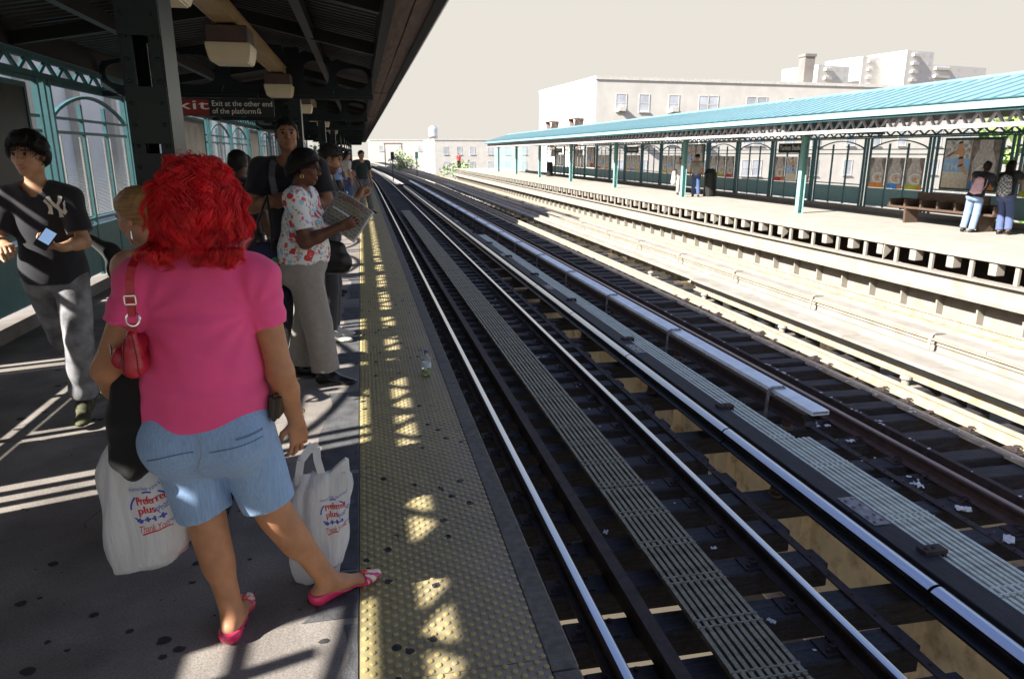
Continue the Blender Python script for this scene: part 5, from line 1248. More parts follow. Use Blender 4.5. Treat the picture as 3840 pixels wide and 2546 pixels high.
# ================================================================ PEOPLE
def tolocal(J, loc, rz):
    c, s = math.cos(-rz), math.sin(-rz); M = np.array([[c, -s, 0], [s, c, 0], [0, 0, 1]])
    return {k_: M @ (np.array(v_, float) - np.array([loc[0], loc[1], 0 if len(loc) < 3 else loc[2]])) for k_, v_ in J.items()}
def stand(hgt=1.75, wsh=1.0, **kw):
    s = hgt / 1.75
    B = dict(pel=(0, 0, .93), ch=(0, 0.0, 1.24), nk=(0, -0.01, 1.465), hd=(0, 0.02, 1.63), shL=(-.185 * wsh, 0, 1.42), shR=(.185 * wsh, 0, 1.42), elL=(-.245 * wsh, -.02, 1.13), elR=(.245 * wsh, -.02, 1.13), wrL=(-.26 * wsh, .05, .88), wrR=(.26 * wsh, .05, .88),
             hipL=(-.09, 0, .90), hipR=(.09, 0, .90), knL=(-.10, .01, .49), knR=(.10, .01, .49), anL=(-.10, -.03, .085), anR=(.10, -.03, .085), toL=(-.12, .17, .024), toR=(.12, .17, .024))
    B = {k_: np.array(v_) * s for k_, v_ in B.items()}
    for k_, v_ in kw.items(): B[k_] = np.array(v_, float)
    return B
m_hairb = mat('black_hair', (0.008, 0.006, 0.006), 0.55, var=0.3, scale=60, bump=0.5, bscale=90, spec=0.25)
def cloth(name, col, rough=0.85, var=0.10, scale=30, bump=0.25, bscale=600, **kw): return mat(name, col, rough, var=var, scale=scale, bump=bump, bscale=bscale, sheen=0.15, **kw)

# ---------------------------------------------------------------- woman with red hair
LW = (-0.53, 2.36, 0)
Jw = tolocal(dict(pel=(-.545, 2.375, .80), ch=(-.522, 2.365, 1.165), nk=(-.505, 2.355, 1.345), hd=(-.498, 2.375, 1.512), shL=(-.690, 2.36, 1.268), shR=(-.345, 2.37, 1.262), elL=(-.800, 2.30, 1.00), elR=(-.296, 2.345, .945), wrL=(-.790, 2.43, .815), wrR=(-.268, 2.43, .745),
     hipL=(-.635, 2.375, .745), hipR=(-.445, 2.375, .745), knL=(-.585, 2.375, .425), knR=(-.372, 2.40, .430), anL=(-.523, 2.318, .078), anR=(-.200, 2.455, .078), toL=(-.505, 2.50, .022), toR=(-.022, 2.560, .022)), LW, 0)
WM = figure('woman with big curly red hair, pink tee and denim shorts, seen from behind', LW, 0, Jw, dict(skin=('warm_tan_skin', (0.44, 0.215, 0.115)), fem=True, b=1.0, hs=0.93, w=(0.186, 0.146, 0.160), dp=(0.130, 0.114, 0.110), ar=(0.050, 0.042, 0.027), lr=(0.098, 0.060, 0.038), h=0.0085, look=(0, -4), face=False,
      handL=((0.1, 0.25, -1), (0.9, 0.3, 0), dict(curl=1.3, sc=0.92)), handR=((0.05, 0.12, -1), (-0.55, 0.75, 0.0), dict(curl=0.42, sc=0.95, thumb=0.35, spread=0.16), 0.003)))
m_pink = cloth('pink_cotton', (0.86, 0.092, 0.285), var=0.12, scale=5)
fo1 = folds(22, 0.007, (0.5, 0.1, 1.0), 3); 
def pinkfold(P):
    # soft pulls radiating from both armpits plus a roll at the waist
    d = fo1(P)
    for q, ax in ((1, 0.17), (-1, -0.15)):
        r_ = np.hypot(P[:, 0] - ax, P[:, 2] - 1.16); an = np.arctan2(P[:, 2] - 1.16, P[:, 0] - ax)
        d = d + 0.0028 * np.sin(an * 11) * np.exp(-((r_ - 0.10) / 0.08) ** 2)
    d = d + 0.004 * np.sin(P[:, 2] * 60 + P[:, 0] * 14) * np.exp(-((P[:, 2] - 0.93) / 0.05) ** 2)
    return d - 0.006 * np.exp(-((P[:, 2] - 0.80) / 0.015) ** 2) * 0
sp = shirt(WM, m_pink, 0.822, sleeve=0.50, shell=0.009, h=0.0075, flare=1.0, disp=pinkfold, hemtilt=(-0.10, 0.16), loose=[ell((-.01, 0.0, 0.88), (0.180, 0.136, 0.13), None, 0.08), ell((0.005, 0.0, 1.0), (0.150, 0.124, 0.14), None, 0.08)], name='tee_shirt', neckR=0.075)
# stitched cuffs and hem
def ring_at(c, n, r_, wd=0.006):
    return None
def denim():
    m = cloth('light_denim', (0.25, 0.39, 0.62), var=0.10, scale=6, bump=0.15, bscale=300)
    n = m.node_tree.nodes; l = m.node_tree.links; b = n['Principled BSDF']; src = b.inputs['Base Color'].links[0].from_socket
    tc = n.new('ShaderNodeTexCoord'); wv = n.new('ShaderNodeTexNoise'); mp = n.new('ShaderNodeMapping'); mp.inputs['Scale'].default_value = (260, 260, 10); l.new(tc.outputs['Object'], mp.inputs[0]); l.new(mp.outputs[0], wv.inputs[0]); wv.inputs['Scale'].default_value = 1.0; wv.inputs['Detail'].default_value = 2
    mx = n.new('ShaderNodeMixRGB'); mx.blend_type = 'OVERLAY'; mx.inputs[0].default_value = 0.38; l.new(src, mx.inputs[1]); l.new(wv.outputs[0], mx.inputs[2]); l.new(mx.outputs[0], b.inputs['Base Color']); return m
m_denim = denim()
m_stitch = mat('denim_stitch', (0.30, 0.38, 0.46), 0.8, bump=0)
fo2 = folds(20, 0.005, (0.6, 0.1, 0.7), 8)
sh = trousers(WM, m_denim, 0.86, (0.104, 0.081, 0.09), 0.91, h=0.008, disp=fo2, name='denim_shorts', shell=0.008, extra_prims=[ell(Jw['pel'] + V(-.078, -.05, -.05), (0.095, 0.09, 0.12), None, 0.09), ell(Jw['pel'] + V(.078, -.05, -.05), (0.095, 0.09, 0.12), None, 0.09)])
bv = bvh_of(sh)
def seam(pts, r_=0.0022, m=m_stitch, d=(0, 1, 0), nm='seam', off=0.001, par=sh, b=None):
    out = []
    for (x, z) in pts:
        hit = (b or bv).ray_cast(Vector((x, -0.6, z)), Vector(d))
        if hit[0] is not None: out.append(hit[0] - Vector(d) * off)
    if len(out) > 2: MB().tube(out, r_, 5).build(nm, m, par)
seam([(-0.012 + 0.012 * math.sin(q * .4), 0.80 - 0.011 * q) for q in range(20)])
seam([(-0.17 + 0.008 * q, 0.725 + 0.0016 * q - 0.0008 * (q - 8) ** 2 * 0.1) for q in range(19)], m=mat('denim_dark_seam', (0.12, 0.2, 0.34), 0.8, bump=0)); seam([(0.02 + 0.009 * q, 0.74 + 0.0012 * q) for q in range(18)], m=MATS['denim_dark_seam'])
# back pocket welt and leather belt case on the right hip
pk = subdiv_poly([[(0, 0), (0.075, 0.008), (0.075, 0.016), (0, 0.008)]], 0.01); surf_project('pocket_welt', pk, bv, (0.10, -0.5, 0.772), (1, 0, 0), (0, 0, 1), (0, -1, 0), MATS['denim_dark_seam'], sh, 0.002, 0.3)
me = bevel(MB().box((0, 0, 0), (0.035, 0.085, 0.095)).mesh('belt_pouch', mat('dark_leather', (0.05, 0.04, 0.03), 0.4, bump=0.2)), 0.012, 2)
o = ob('belt_pouch', me, WM['t'], (0.215, -0.02, 0.835)); o.rotation_euler = (0, R(8), R(-10))
# flats with striped toes
m_flat = mat('pink_patent', (0.66, 0.035, 0.13), 0.18, var=0.04, bump=0, spec=0.6); m_cream2 = mat('cream_stripe', (0.72, 0.66, 0.52), 0.5, bump=0)
def flatclip(P, q):
    an, to = Jw['an' + q], Jw['to' + q]; fd = to - an; fd[2] = 0; L_ = np.linalg.norm(fd); fd /= L_; s = ((P - an) @ fd) / L_; sd_ = np.cross(fd, V(0, 0, 1)); lat = np.abs((P - an) @ sd_)
    topz = np.where(s < 0.0, 0.052, np.where(s < 0.62, 0.052 - 0.030 * np.clip(s / 0.35, 0, 1), 0.022 + 0.06 * np.clip((s - 0.66) / 0.05, 0, 1)))
    return P[:, 2] - topz
def flatcls(C):
    mi = np.zeros(len(C), int)
    for q in 'LR':
        an, to = Jw['an' + q], Jw['to' + q]; fd = to - an; fd[2] = 0; L_ = np.linalg.norm(fd); fd /= L_; s = ((C - an) @ fd) / L_; near = np.linalg.norm(C[:, :2] - (an[:2] + to[:2]) / 2, axis=1) < 0.16
        sd_ = np.cross(fd, V(0, 0, 1)); lat = (C - an) @ sd_; an_ = np.arctan2(lat, (s - 0.50) * L_)
        mi[near & (s > 0.70) & (C[:, 2] > 0.012) & (np.sin(an_ * 17) > -0.1)] = 1
    return mi
shoes(WM, m_flat, h=0.0038, shell=0.006, top=0.2, name='ballet_flat', clip2=flatclip, classify=flatcls, extra=(m_cream2,))
for q in 'LR':
    an, to = Jw['an' + q], Jw['to' + q]; fd = to - an; fd[2] = 0; L_ = np.linalg.norm(fd); fd /= L_; c = an + fd * L_ * 0.74; mb = MB()
    for k_ in range(5): mb.lathe([(0.001, 0.0), (0.006, 0.003), (0.005, 0.009), (0.001, 0.011)], (c[0] + 0.008 * math.cos(k_ * 1.26), c[1] + 0.008 * math.sin(k_ * 1.26), 0.046), 7)
    mb.build('bow', mat('coral_bow', (0.7, 0.16, 0.08), 0.4, bump=0), WM['t'])
MB().tube([(Jw['wrR'][0] + 0.031 * math.cos(a), Jw['wrR'][1] + 0.005 + 0.030 * math.sin(a), Jw['wrR'][2] + 0.02 + 0.008 * math.sin(a + 1)) for a in [6.283 * q / 18 for q in range(19)]], 0.0022, 5).build('bracelet', mat('gold', (0.75, 0.55, 0.22), 0.25, 0.9, bump=0), WM['t'])
# curly hair
def curly(A, locks=215, per=26, M=34, seed=4):
    """locks of strands that share a corkscrew and close up towards the tip"""
    rg = np.random.RandomState(seed); hd, hs = A['hd'], A['hs']; N = locks * per
    d = rg.normal(size=(locks, 3)); d /= np.linalg.norm(d, axis=1, keepdims=True); d[:, 2] = np.where(d[:, 2] < -0.5, -d[:, 2], d[:, 2]); d[:, 1] = np.where((d[:, 1] > 0.75), -d[:, 1], d[:, 1])
    L_ = rg.uniform(0.12, 0.29, locks); rad = rg.uniform(0.03, 0.085, locks); ph = rg.uniform(0, 6.28, locks); fr = rg.uniform(11, 30, locks); am = rg.uniform(0.004, 0.014, locks); hand_ = rg.choice([-1, 1], locks); sw = rg.normal(0, 0.02, (locks, 2)); jl = rg.uniform(-0.018, 0.022, locks) + (rg.rand(locks) > 0.9) * 0.02
    rep = lambda x: np.repeat(x, per, axis=0)
    d, L_, rad, ph, fr, am, hand_, sw, jl = map(rep, (d, L_, rad, ph, fr, am, hand_, sw, jl))
    d = d + rg.normal(0, 0.07, d.shape); d /= np.linalg.norm(d, axis=1, keepdims=True)
    root = hd + V(0, -0.012, 0.028) + d * V(0.074, 0.094, 0.086) * hs; t_ = np.linspace(0, 1, M)[None, :]
    out = d * V(1, 0.85, 0.55); out[:, 2] += 0.45; out /= np.linalg.norm(out, axis=1, keepdims=True)
    P = root[:, None, :] + out[:, None, :] * (rad[:, None] * (1 - np.exp(-4.5 * t_)))[..., None]
    P[..., 2] -= L_[:, None] * t_ ** 1.4; P[..., 0] += sw[:, :1] * t_ ** 2; P[..., 1] += sw[:, 1:] * t_ ** 2
    lat = P - (hd + V(0, -0.02, 0)); rr = np.hypot(lat[..., 0], lat[..., 1] * 0.95); zz = P[..., 2] - hd[2]
    lim = np.interp(zz, [-0.20, -0.15, -0.07, 0.03, 0.10, 0.17], [0.118, 0.138, 0.140, 0.126, 0.102, 0.06]) + jl[:, None]
    f = np.minimum(1, lim / np.maximum(rr, 1e-3)); inner = np.interp(zz, [-0.2, -0.1, 0.0, 0.1], [0.05, 0.075, 0.08, 0.07]); f = np.maximum(f, np.where(zz > -0.10, inner / np.maximum(rr, 1e-3), 0))
    P[..., 0] = hd[0] + lat[..., 0] * f; P[..., 1] = hd[1] - 0.02 + lat[..., 1] * f
    s = t_ * fr[:, None] * hand_[:, None] + ph[:, None]; A_ = am[:, None] * np.clip(t_ * 3.5, 0.15, 1)
    rad_ = np.stack([lat[..., 0], lat[..., 1], 0 * rr], -1); rad_ /= np.linalg.norm(rad_, axis=2, keepdims=True) + 1e-6; tang = np.stack([-rad_[..., 1], rad_[..., 0], 0 * rr], -1)
    o1 = rg.normal(0, 0.0042, (N, 1)) * (1.1 - 0.7 * t_); o2 = rg.normal(0, 0.0042, (N, 1)) * (1.1 - 0.7 * t_); wob = rg.uniform(0, 6.28, (N, 1))
    P = P + tang * (A_ * np.cos(s) + o1 + 0.0018 * np.sin(t_ * 25 + wob))[..., None] + rad_ * (A_ * np.sin(s) + o2)[..., None]
    P[..., 2] += A_ * 0.5 * np.sin(s * 0.5 + ph[:, None]) + rg.normal(0, 0.003, (N, 1))
    zl = hd[2] - 0.160 - 0.03 * np.repeat(rg.rand(locks), per)[:, None] + 0.25 * np.maximum(0, np.abs(P[..., 0] - hd[0]) - 0.10); P[..., 2] = np.where(P[..., 2] < zl, zl + 0.25 * (P[..., 2] - zl), P[..., 2])
    back = (P[..., 2] < hd[2] - 0.13) & (P[..., 1] > hd[1] - 0.14) & (P[..., 1] < hd[1] + 0.05); P[..., 1] = np.where(back, hd[1] - 0.14 + 0.16 * (hd[1] - 0.14 - P[..., 1]) - 0.010 * rg.rand(N)[:, None], P[..., 1])
    r_ = rg.uniform(0.00045, 0.0011, N)[:, None] * np.interp(t_[0], [0, 0.15, 0.8, 1], [0.8, 1, 0.9, 0.25])[None, :]
    return tubes_np(P, r_, 3)
m_red1 = mat('red_dyed_hair', (0.78, 0.012, 0.022), 0.38, var=0.35, scale=18, bump=0.1, spec=0.5); m_red2 = mat('deep_red_hair', (0.22, 0.004, 0.008), 0.5, var=0.3, scale=30, bump=0.4, bscale=80)
hx = sdf_obj('hair', [ell(WM['hd'] + V(0, -.02, .03), (0.088, 0.105, 0.10), None, 0.03), ell(WM['hd'] + V(0, -.035, -.06), (0.098, 0.088, 0.078), None, 0.05), ell(WM['hd'] + V(0, -.06, -.09), (0.085, 0.05, 0.045), None, 0.05)], 0.009, m_red2, WM['t'], None, folds(70, 0.005, (0.4, 0.3, 1), 5, 5), 0, 1)
pos, Q = curly(WM); ob('curls', np_mesh('curls', pos, Q, [m_red1]), hx)
pos, Q = curly(WM, 70, 12, 36, 21); ob('curls', np_mesh('curls', pos, Q, [mat('bright_red_hair', (0.80, 0.035, 0.03), 0.35, var=0.2, bump=0)]), hx)

# ---------------------------------------------------------------- red handbag on her shoulder
m_leather = mat('red_leather', (0.42, 0.018, 0.035), 0.32, var=0.15, scale=20, bump=0.2, bscale=120, spec=0.55); m_nick = mat('nickel', (0.75, 0.74, 0.72), 0.2, 1.0, bump=0)
HB = (-0.700, 2.225, 1.0)
t = thing('handbag', 'small red leather shoulder bag with silver ring hanging at her left side', 'handbag', HB)
def lbox(name, prims, h, m, disp=None, parent=t): return sdf_obj(name, prims, h, m, parent, None, disp, 0, 1)
bg_ = lbox('bag_body', [cone((0.016, -.03, 0.13), (0.010, -.03, 0.035), 0.016, 0.031, 0.02), cone((0.016, .10, 0.13), (0.010, .10, 0.035), 0.016, 0.031, 0.02), cone((0.013, -.03, 0.085), (0.013, .10, 0.085), 0.024, 0.024, 0.02), cone((0.010, -.03, 0.035), (0.010, .10, 0.035), 0.031, 0.031, 0.02)], 0.005, m_leather, folds(60, 0.0012, seed=2))
lbox('pocket', [cone((-0.032, -0.01, 0.05), (-0.036, 0.07, 0.05), 0.024, 0.024, 0.02), cone((-0.030, -0.01, 0.075), (-0.03, 0.07, 0.075), 0.016, 0.016, 0.02)], 0.005, m_leather, folds(80, 0.001, seed=3))
b_ = bvh_of(bg_)
for sx in (-1, 1):
    pts = []
    for q in range(14):
        z = 0.16 - q * 0.0125; hit = b_.ray_cast(Vector((0.011 + sx * 0.019 * math.sin(min(1, q / 9) * 1.4 + .2), -0.3, z)), Vector((0, 1, 0)))
        if hit[0] is not None: pts.append(hit[0] - Vector((0, 0.001, 0)))
    if len(pts) > 3: MB().tube(pts, 0.0016, 5).build('piping', mat('dark_red_piping', (0.12, 0.008, 0.014), 0.5, bump=0), bg_)
MB().tube([(-0.064 + 0.002 * math.cos(a), 0.02, 0.078 + 0.016 * math.sin(a)) for a in (-1.4, -.5, .5, 1.4)], 0.0035, 6).build('clasp', m_nick, t)
MB().tube([(0.026 + 0.0185 * math.cos(a), -0.03 + 0.004 * math.sin(a), 0.178 + 0.0185 * math.sin(a)) for a in [6.283 * q / 20 for q in range(21)]], 0.0036, 6).build('ring', m_nick, t)
def strap(pts, wd, th, nm, m, par):
    mb = MB()
    for a, b in zip(pts[:-1], pts[1:]): mb.bar(a, b, wd, th, up=(0, -1, 0.2))
    return mb.build(nm, m, par)
strap([(0.022, -0.03, 0.165), (0.020, -0.03, 0.135)], 0.024, 0.006, 'ring_tab', m_leather, t)
s_ = strap([(0.026, -0.032, 0.190), (0.027, -0.031, 0.24), (0.030, -0.028, 0.29), (0.038, -0.018, 0.33), (0.046, 0.012, 0.352), (0.050, 0.06, 0.356), (0.05, 0.12, 0.345), (0.05, 0.17, 0.30)], 0.023, 0.004, 'shoulder_strap', m_leather, t)
strap([(0.026, -0.0365, 0.188), (0.027, -0.036, 0.235)], 0.019, 0.004, 'strap_end', m_leather, t)
mb = MB()
for (a, b) in (((-.015, .225), (.015, .225)), ((-.015, .250), (.015, .250)), ((-.015, .225), (-.015, .250)), ((.015, .225), (.015, .250))): mb.bar((0.028 + a[0], -0.038, a[1]), (0.028 + b[0], -0.038, b[1]), 0.004, 0.004)
mb.build('buckle', m_nick, t)
# ---------------------------------------------------------------- black jacket over her forearm
m_jack = cloth('black_knit', (0.008, 0.008, 0.009), 0.95)
t = thing('black_jacket', 'black jacket hanging over her left forearm above the white bag', 'jacket', (-0.758, 2.34, 0)); t.scale = (0.80, 1, 1)
sdf_obj('drape', [cone((-.015, -.045, 0.96), (-.025, -.06, 0.84), 0.030, 0.042, 0.03), cone((0.03, -.045, 0.97), (0.03, -.06, 0.84), 0.026, 0.038, 0.03), cone((-.03, -.06, .84), (-.05, -.07, .71), 0.042, 0.034, 0.03, (V(0, 1, 0), .6)), cone((0.0, -.06, .84), (0.0, -.075, .68), 0.045, 0.045, 0.03, (V(0, 1, 0), .6)), cone((0.03, -.06, .84), (0.045, -.07, .70), 0.040, 0.036, 0.03, (V(0, 1, 0), .6)), cone((-.05, -.02, .86), (-.06, 0.0, .72), 0.035, 0.035, 0.03), cone((0.02, 0.07, .86), (0.03, 0.08, .72), 0.035, 0.04, 0.03), cone((-.02, 0.02, .90), (0.01, .05, .88), 0.04, 0.045, 0.03)], 0.008, m_jack, t, None, folds(34, 0.006, (1, .2, .1), 6, 2), 0, 1)

# ---------------------------------------------------------------- plastic shopping bags
def plastic():
    m = bpy.data.materials.new('white_plastic_film'); m.use_nodes = True; MATS['white_plastic_film'] = m; n = m.node_tree.nodes; l = m.node_tree.links; b = n['Principled BSDF']
    b.inputs['Base Color'].default_value = (0.86, 0.88, 0.90, 1); b.inputs['Roughness'].default_value = 0.32; b.inputs['Specular IOR Level'].default_value = 0.45
    tr = n.new('ShaderNodeBsdfTranslucent'); tr.inputs[0].default_value = (0.90, 0.91, 0.92, 1); mx = n.new('ShaderNodeMixShader'); mx.inputs[0].default_value = 0.45
    tc = n.new('ShaderNodeTexCoord'); nz = n.new('ShaderNodeTexNoise'); mp = n.new('ShaderNodeMapping'); mp.inputs['Scale'].default_value = (38, 38, 5); l.new(tc.outputs['Object'], mp.inputs[0]); l.new(mp.outputs[0], nz.inputs[0]); nz.inputs['Scale'].default_value = 1; nz.inputs['Detail'].default_value = 5
    bp = n.new('ShaderNodeBump'); bp.inputs['Strength'].default_value = 0.9; bp.inputs['Distance'].default_value = 0.012; l.new(nz.outputs[0], bp.inputs['Height']); l.new(bp.outputs[0], b.inputs['Normal']); l.new(bp.outputs[0], tr.inputs['Normal'])
    l.new(b.outputs[0], mx.inputs[1]); l.new(tr.outputs[0], mx.inputs[2]); l.new(mx.outputs[0], n['Material Output'].inputs[0]); return m
m_film = plastic()
m_pred = mat('print_red', (0.55, 0.015, 0.02), 0.5, var=0.05, bump=0); m_pblue = mat('print_blue', (0.05, 0.08, 0.42), 0.5, var=0.05, bump=0)
def plastic_bag(rows, thick, parent, seed, ny=3):
    """rows: (z, xl, xr, t) from the bottom up; closed pillow of film"""
    zs = np.array([r_[0] for r_ in rows]); nv, nu = 46, 40; v = np.linspace(zs[0], zs[-1], nv); rg = np.random.RandomState(seed); ph = rg.uniform(0, 6, 8)
    pos = np.zeros((nv, nu, 3))
    for i, z in enumerate(v):
        xl, xr, tk = (np.interp(z, zs, [r_[j] for r_ in rows]) for j in (1, 2, 3)); q = (i / (nv - 1))
        a = 2 * np.pi * np.arange(nu) / nu; ca, sa = np.cos(a), np.sin(a)
        x = (xl + xr) / 2 + (xr - xl) / 2 * np.sign(ca) * np.abs(ca) ** 0.8; y = -tk * np.sign(sa) * np.abs(sa) ** 0.75
        wr = 0.009 * np.sin(a * 7 + ph[0] + 3 * q) * (0.3 + q) + 0.006 * np.sin(a * 15 + ph[1] - 5 * q) * (0.2 + q) + 0.005 * np.sin(q * 14 + a * 3 + ph[2])
        pos[i, :, 0] = x + wr * ca; pos[i, :, 1] = y - wr * sa; pos[i, :, 2] = z + 0.012 * np.sin(x * 24 + ph[3]) * (q < 0.15)
    Q = np.array([(i * nu + j, i * nu + (j + 1) % nu, (i + 1) * nu + (j + 1) % nu, (i + 1) * nu + j) for i in range(nv - 1) for j in range(nu)])
    me = np_mesh('film', pos.reshape(-1, 3), Q, [m_film]); bm_ = bmesh.new(); bm_.from_mesh(me); bm_.verts.ensure_lookup_table()
    try: bm_.faces.new([bm_.verts[j] for j in range(nu - 1, -1, -1)]); bm_.faces.new([bm_.verts[(nv - 1) * nu + j] for j in range(nu)])
    except Exception: pass
    bmesh.ops.recalc_face_normals(bm_, faces=bm_.faces); bm_.to_mesh(me); bm_.free(); me.shade_smooth(); return ob('film', me, parent)
t = thing('shopping_bag', 'full white plastic shopping bag with red and blue print in her left hand', 'shopping bag', (-0.78, 2.40, 0))
f1 = plastic_bag([(0.232, -0.10, -0.075, 0.012), (0.25, -0.128, 0.0, 0.05), (0.29, -0.140, 0.085, 0.065), (0.34, -0.143, 0.138, 0.075), (0.48, -0.132, 0.138, 0.08), (0.57, -0.125, 0.120, 0.075), (0.63, -0.115, 0.100, 0.06), (0.69, -0.09, 0.062, 0.045), (0.76, -0.05, 0.03, 0.025), (0.80, -0.03, 0.02, 0.012)], 0.08, t, 3)
bv1 = bvh_of(f1)
def bagprint(par, bvx, ox, oz, k_=1.0, rot=0.10, txt=True):
    items = [('Preferred', 0.040, 0.088, 0, 0.052, m_pred), ('plus', 0.040, 0.052, 0.002, 0.018, m_pred), ('Preferred Health', 0.017, 0.060, -0.020, 0.098, m_pblue), ('Value & Service', 0.017, 0.060, 0.048, 0.102, m_pblue), ('Pharmacy', 0.034, 0.085, 0.064, 0.012, m_pblue), ('Thank You', 0.036, 0.088, -0.004, -0.052, m_pred), ('for shopping with us', 0.014, 0.05, 0.080, -0.030, m_pblue)]
    for s, sz, wd, dx, dy, mm in items:
        sl = 0.3 if s in ('Pharmacy', 'Thank You') else 0; r2 = rot + (0.55 if s == 'Pharmacy' else 0.35 if s.startswith(('Value', 'for')) else 0)
        me = place(text_fine(s, sz * k_, wd * k_, sl, cut=0.012), None, dx * k_, dy * k_, r2)
        if s in ('Preferred', 'plus'):
            b = bmesh.new(); b.from_mesh(me); dup = bmesh.ops.duplicate(b, geom=b.verts[:] + b.edges[:] + b.faces[:])
            for v_ in [g for g in dup['geom'] if isinstance(g, bmesh.types.BMVert)]: v_.co.x += 0.0022 * k_
            b.to_mesh(me); b.free()
        surf_project('print', me, bvx, (ox, 0, oz), (1, 0, 0), (0, 0, 1), (0, -1, 0), mm, par, 0.0015, 0.3)
    pl = []
    for cx in (0.004, 0.027, 0.050, 0.072): w_ = 0.0035; pl += [[(cx - w_, -.016), (cx + w_, -.016), (cx + w_, .004), (cx - w_, .004)], [(cx - .010, -.0095), (cx + .010, -.0095), (cx + .010, -.0025), (cx - .010, -.0025)]]
    arc = [[(0.044 + 0.062 * math.cos(a) * 1.0, 0.035 + 0.062 * math.sin(a)), (0.044 + 0.062 * math.cos(a + .26), 0.035 + 0.062 * math.sin(a + .26)), (0.044 + 0.056 * math.cos(a + .26), 0.035 + 0.056 * math.sin(a + .26)), (0.044 + 0.056 * math.cos(a), 0.035 + 0.056 * math.sin(a))] for a in (1.3, 1.56, 2.3, 2.56, 2.82, 3.6, 3.86, 0.5, 0.76)]
    surf_project('print', place(subdiv_poly([[(x * k_, y * k_) for x, y in p] for p in pl + arc], 0.015), None, 0, 0, rot), bvx, (ox, 0, oz), (1, 0, 0), (0, 0, 1), (0, -1, 0), m_pblue, par, 0.0013, 0.3)
    surf_project('print', place(subdiv_poly([[(-.008 * k_, -.062 * k_), (.088 * k_, -.060 * k_), (.088 * k_, -.057 * k_), (-.008 * k_, -.056 * k_)]], 0.012), None, 0, 0, rot + 0.12), bvx, (ox, 0, oz), (1, 0, 0), (0, 0, 1), (0, -1, 0), m_pred, par, 0.0013, 0.3)
bagprint(t, bv1, 0.0, 0.475)
for i, (x, z, c_) in enumerate(((0.03, 0.33, (0.35, 0.5, 0.65)), (0.085, 0.36, (0.55, 0.35, 0.38)))):
    MB().lathe([(0.034, -0.05), (0.036, -0.045), (0.036, 0.05), (0.034, 0.055)], (x, -0.005, z), 16).build('contents', mat('bag_contents_%d' % i, c_, 0.5, bump=0), t)
t = thing('shopping_bag', 'white plastic shopping bag standing on the platform behind her right foot', 'shopping bag', (-0.22, 2.60, 0))
f2 = plastic_bag([(0.004, -0.10, 0.05, 0.03), (0.02, -0.118, 0.055, 0.055), (0.10, -0.128, 0.075, 0.06), (0.22, -0.125, 0.095, 0.055), (0.32, -0.112, 0.104, 0.045), (0.40, -0.100, 0.112, 0.03), (0.44, -0.085, 0.110, 0.018), (0.46, -0.07, 0.10, 0.008)], 0.06, t, 9)
bv2 = bvh_of(f2)
for nm, base, tip in (('handle', -0.03, (-0.012, 0.585)),):
    mb = MB()
    for sx in (-1, 1):
        pts = [(base + sx * 0.045, -0.012, 0.40), (base + sx * 0.042, -0.014, 0.46), (base + sx * 0.030, -0.014, 0.52), (tip[0] + sx * 0.012, -0.01, 0.565), (tip[0], -0.008, tip[1] - 0.004)]
        for a, b in zip(pts[:-1], pts[1:]): mb.bar(a, b, 0.028, 0.006, up=(0, 1, 0))
    mb.build('handle', m_film, t)
MB().prism([(0.0, 0.40), (0.03, 0.445), (0.075, 0.485), (0.104, 0.508), (0.116, 0.500), (0.118, 0.38)], 'y', -0.014, 0.014).build('handle', m_film, t)
bagprint(t, bv2, 0.018, 0.27, 0.85, 0.12)
# ---------------------------------------------------------------- water bottle on the tactile strip
t = thing('water_bottle', 'half empty clear water bottle with blue cap standing on the yellow strip', 'bottle', (0.412, 5.17, 0.004))
m_pet = mat('clear_plastic', (0.9, 0.95, 0.95), 0.08, var=0, bump=0, trans=0.92); m_wat = mat('green_tea_liquid', (0.45, 0.62, 0.18), 0.1, var=0.05, bump=0, trans=0.5)
MB().lathe([(0.030, 0.0), (0.0345, 0.006), (0.0345, 0.05), (0.0325, 0.055), (0.0345, 0.06), (0.0345, 0.125), (0.030, 0.145), (0.014, 0.175), (0.013, 0.188)], n=20).build('bottle_body', m_pet, t, smooth=True)
MB().lathe([(0.028, 0.004), (0.032, 0.008), (0.032, 0.052), (0.02, 0.053)], n=18).build('liquid', m_wat, t, smooth=True)
MB().lathe([(0.0355, 0.072), (0.0358, 0.074), (0.0358, 0.108), (0.0355, 0.11)], n=20).build('label_band', mat('label_paleblue', (0.45, 0.58, 0.66), 0.4, bump=0), t)
MB().lathe([(0.0155, 0.186), (0.016, 0.188), (0.016, 0.203), (0.014, 0.205)], n=16).build('cap', mat('cap_blue', (0.08, 0.08, 0.35), 0.4, bump=0), t)
# ---------------------------------------------------------------- young man in the dark baseball tee
LA = (-1.82, 4.74, 0); RA = R(180)
Ja = tolocal(dict(pel=(-1.86, 4.74, .93), ch=(-1.85, 4.70, 1.235), nk=(-1.845, 4.675, 1.452), hd=(-1.85, 4.63, 1.635), shL=(-1.680, 4.66, 1.395), shR=(-2.02, 4.70, 1.405), elL=(-1.620, 4.60, 1.14), elR=(-2.08, 4.60, 1.16), wrL=(-1.665, 4.40, 1.135), wrR=(-1.945, 4.40, 1.15),
   hipL=(-1.77, 4.74, .90), hipR=(-1.94, 4.74, .90), knL=(-1.735, 4.62, .545), knR=(-1.945, 4.93, .50), anL=(-1.79, 4.70, .13), anR=(-1.90, 5.20, .19), toL=(-1.755, 4.50, .045), toR=(-1.885, 5.06, .032)), LA, RA)
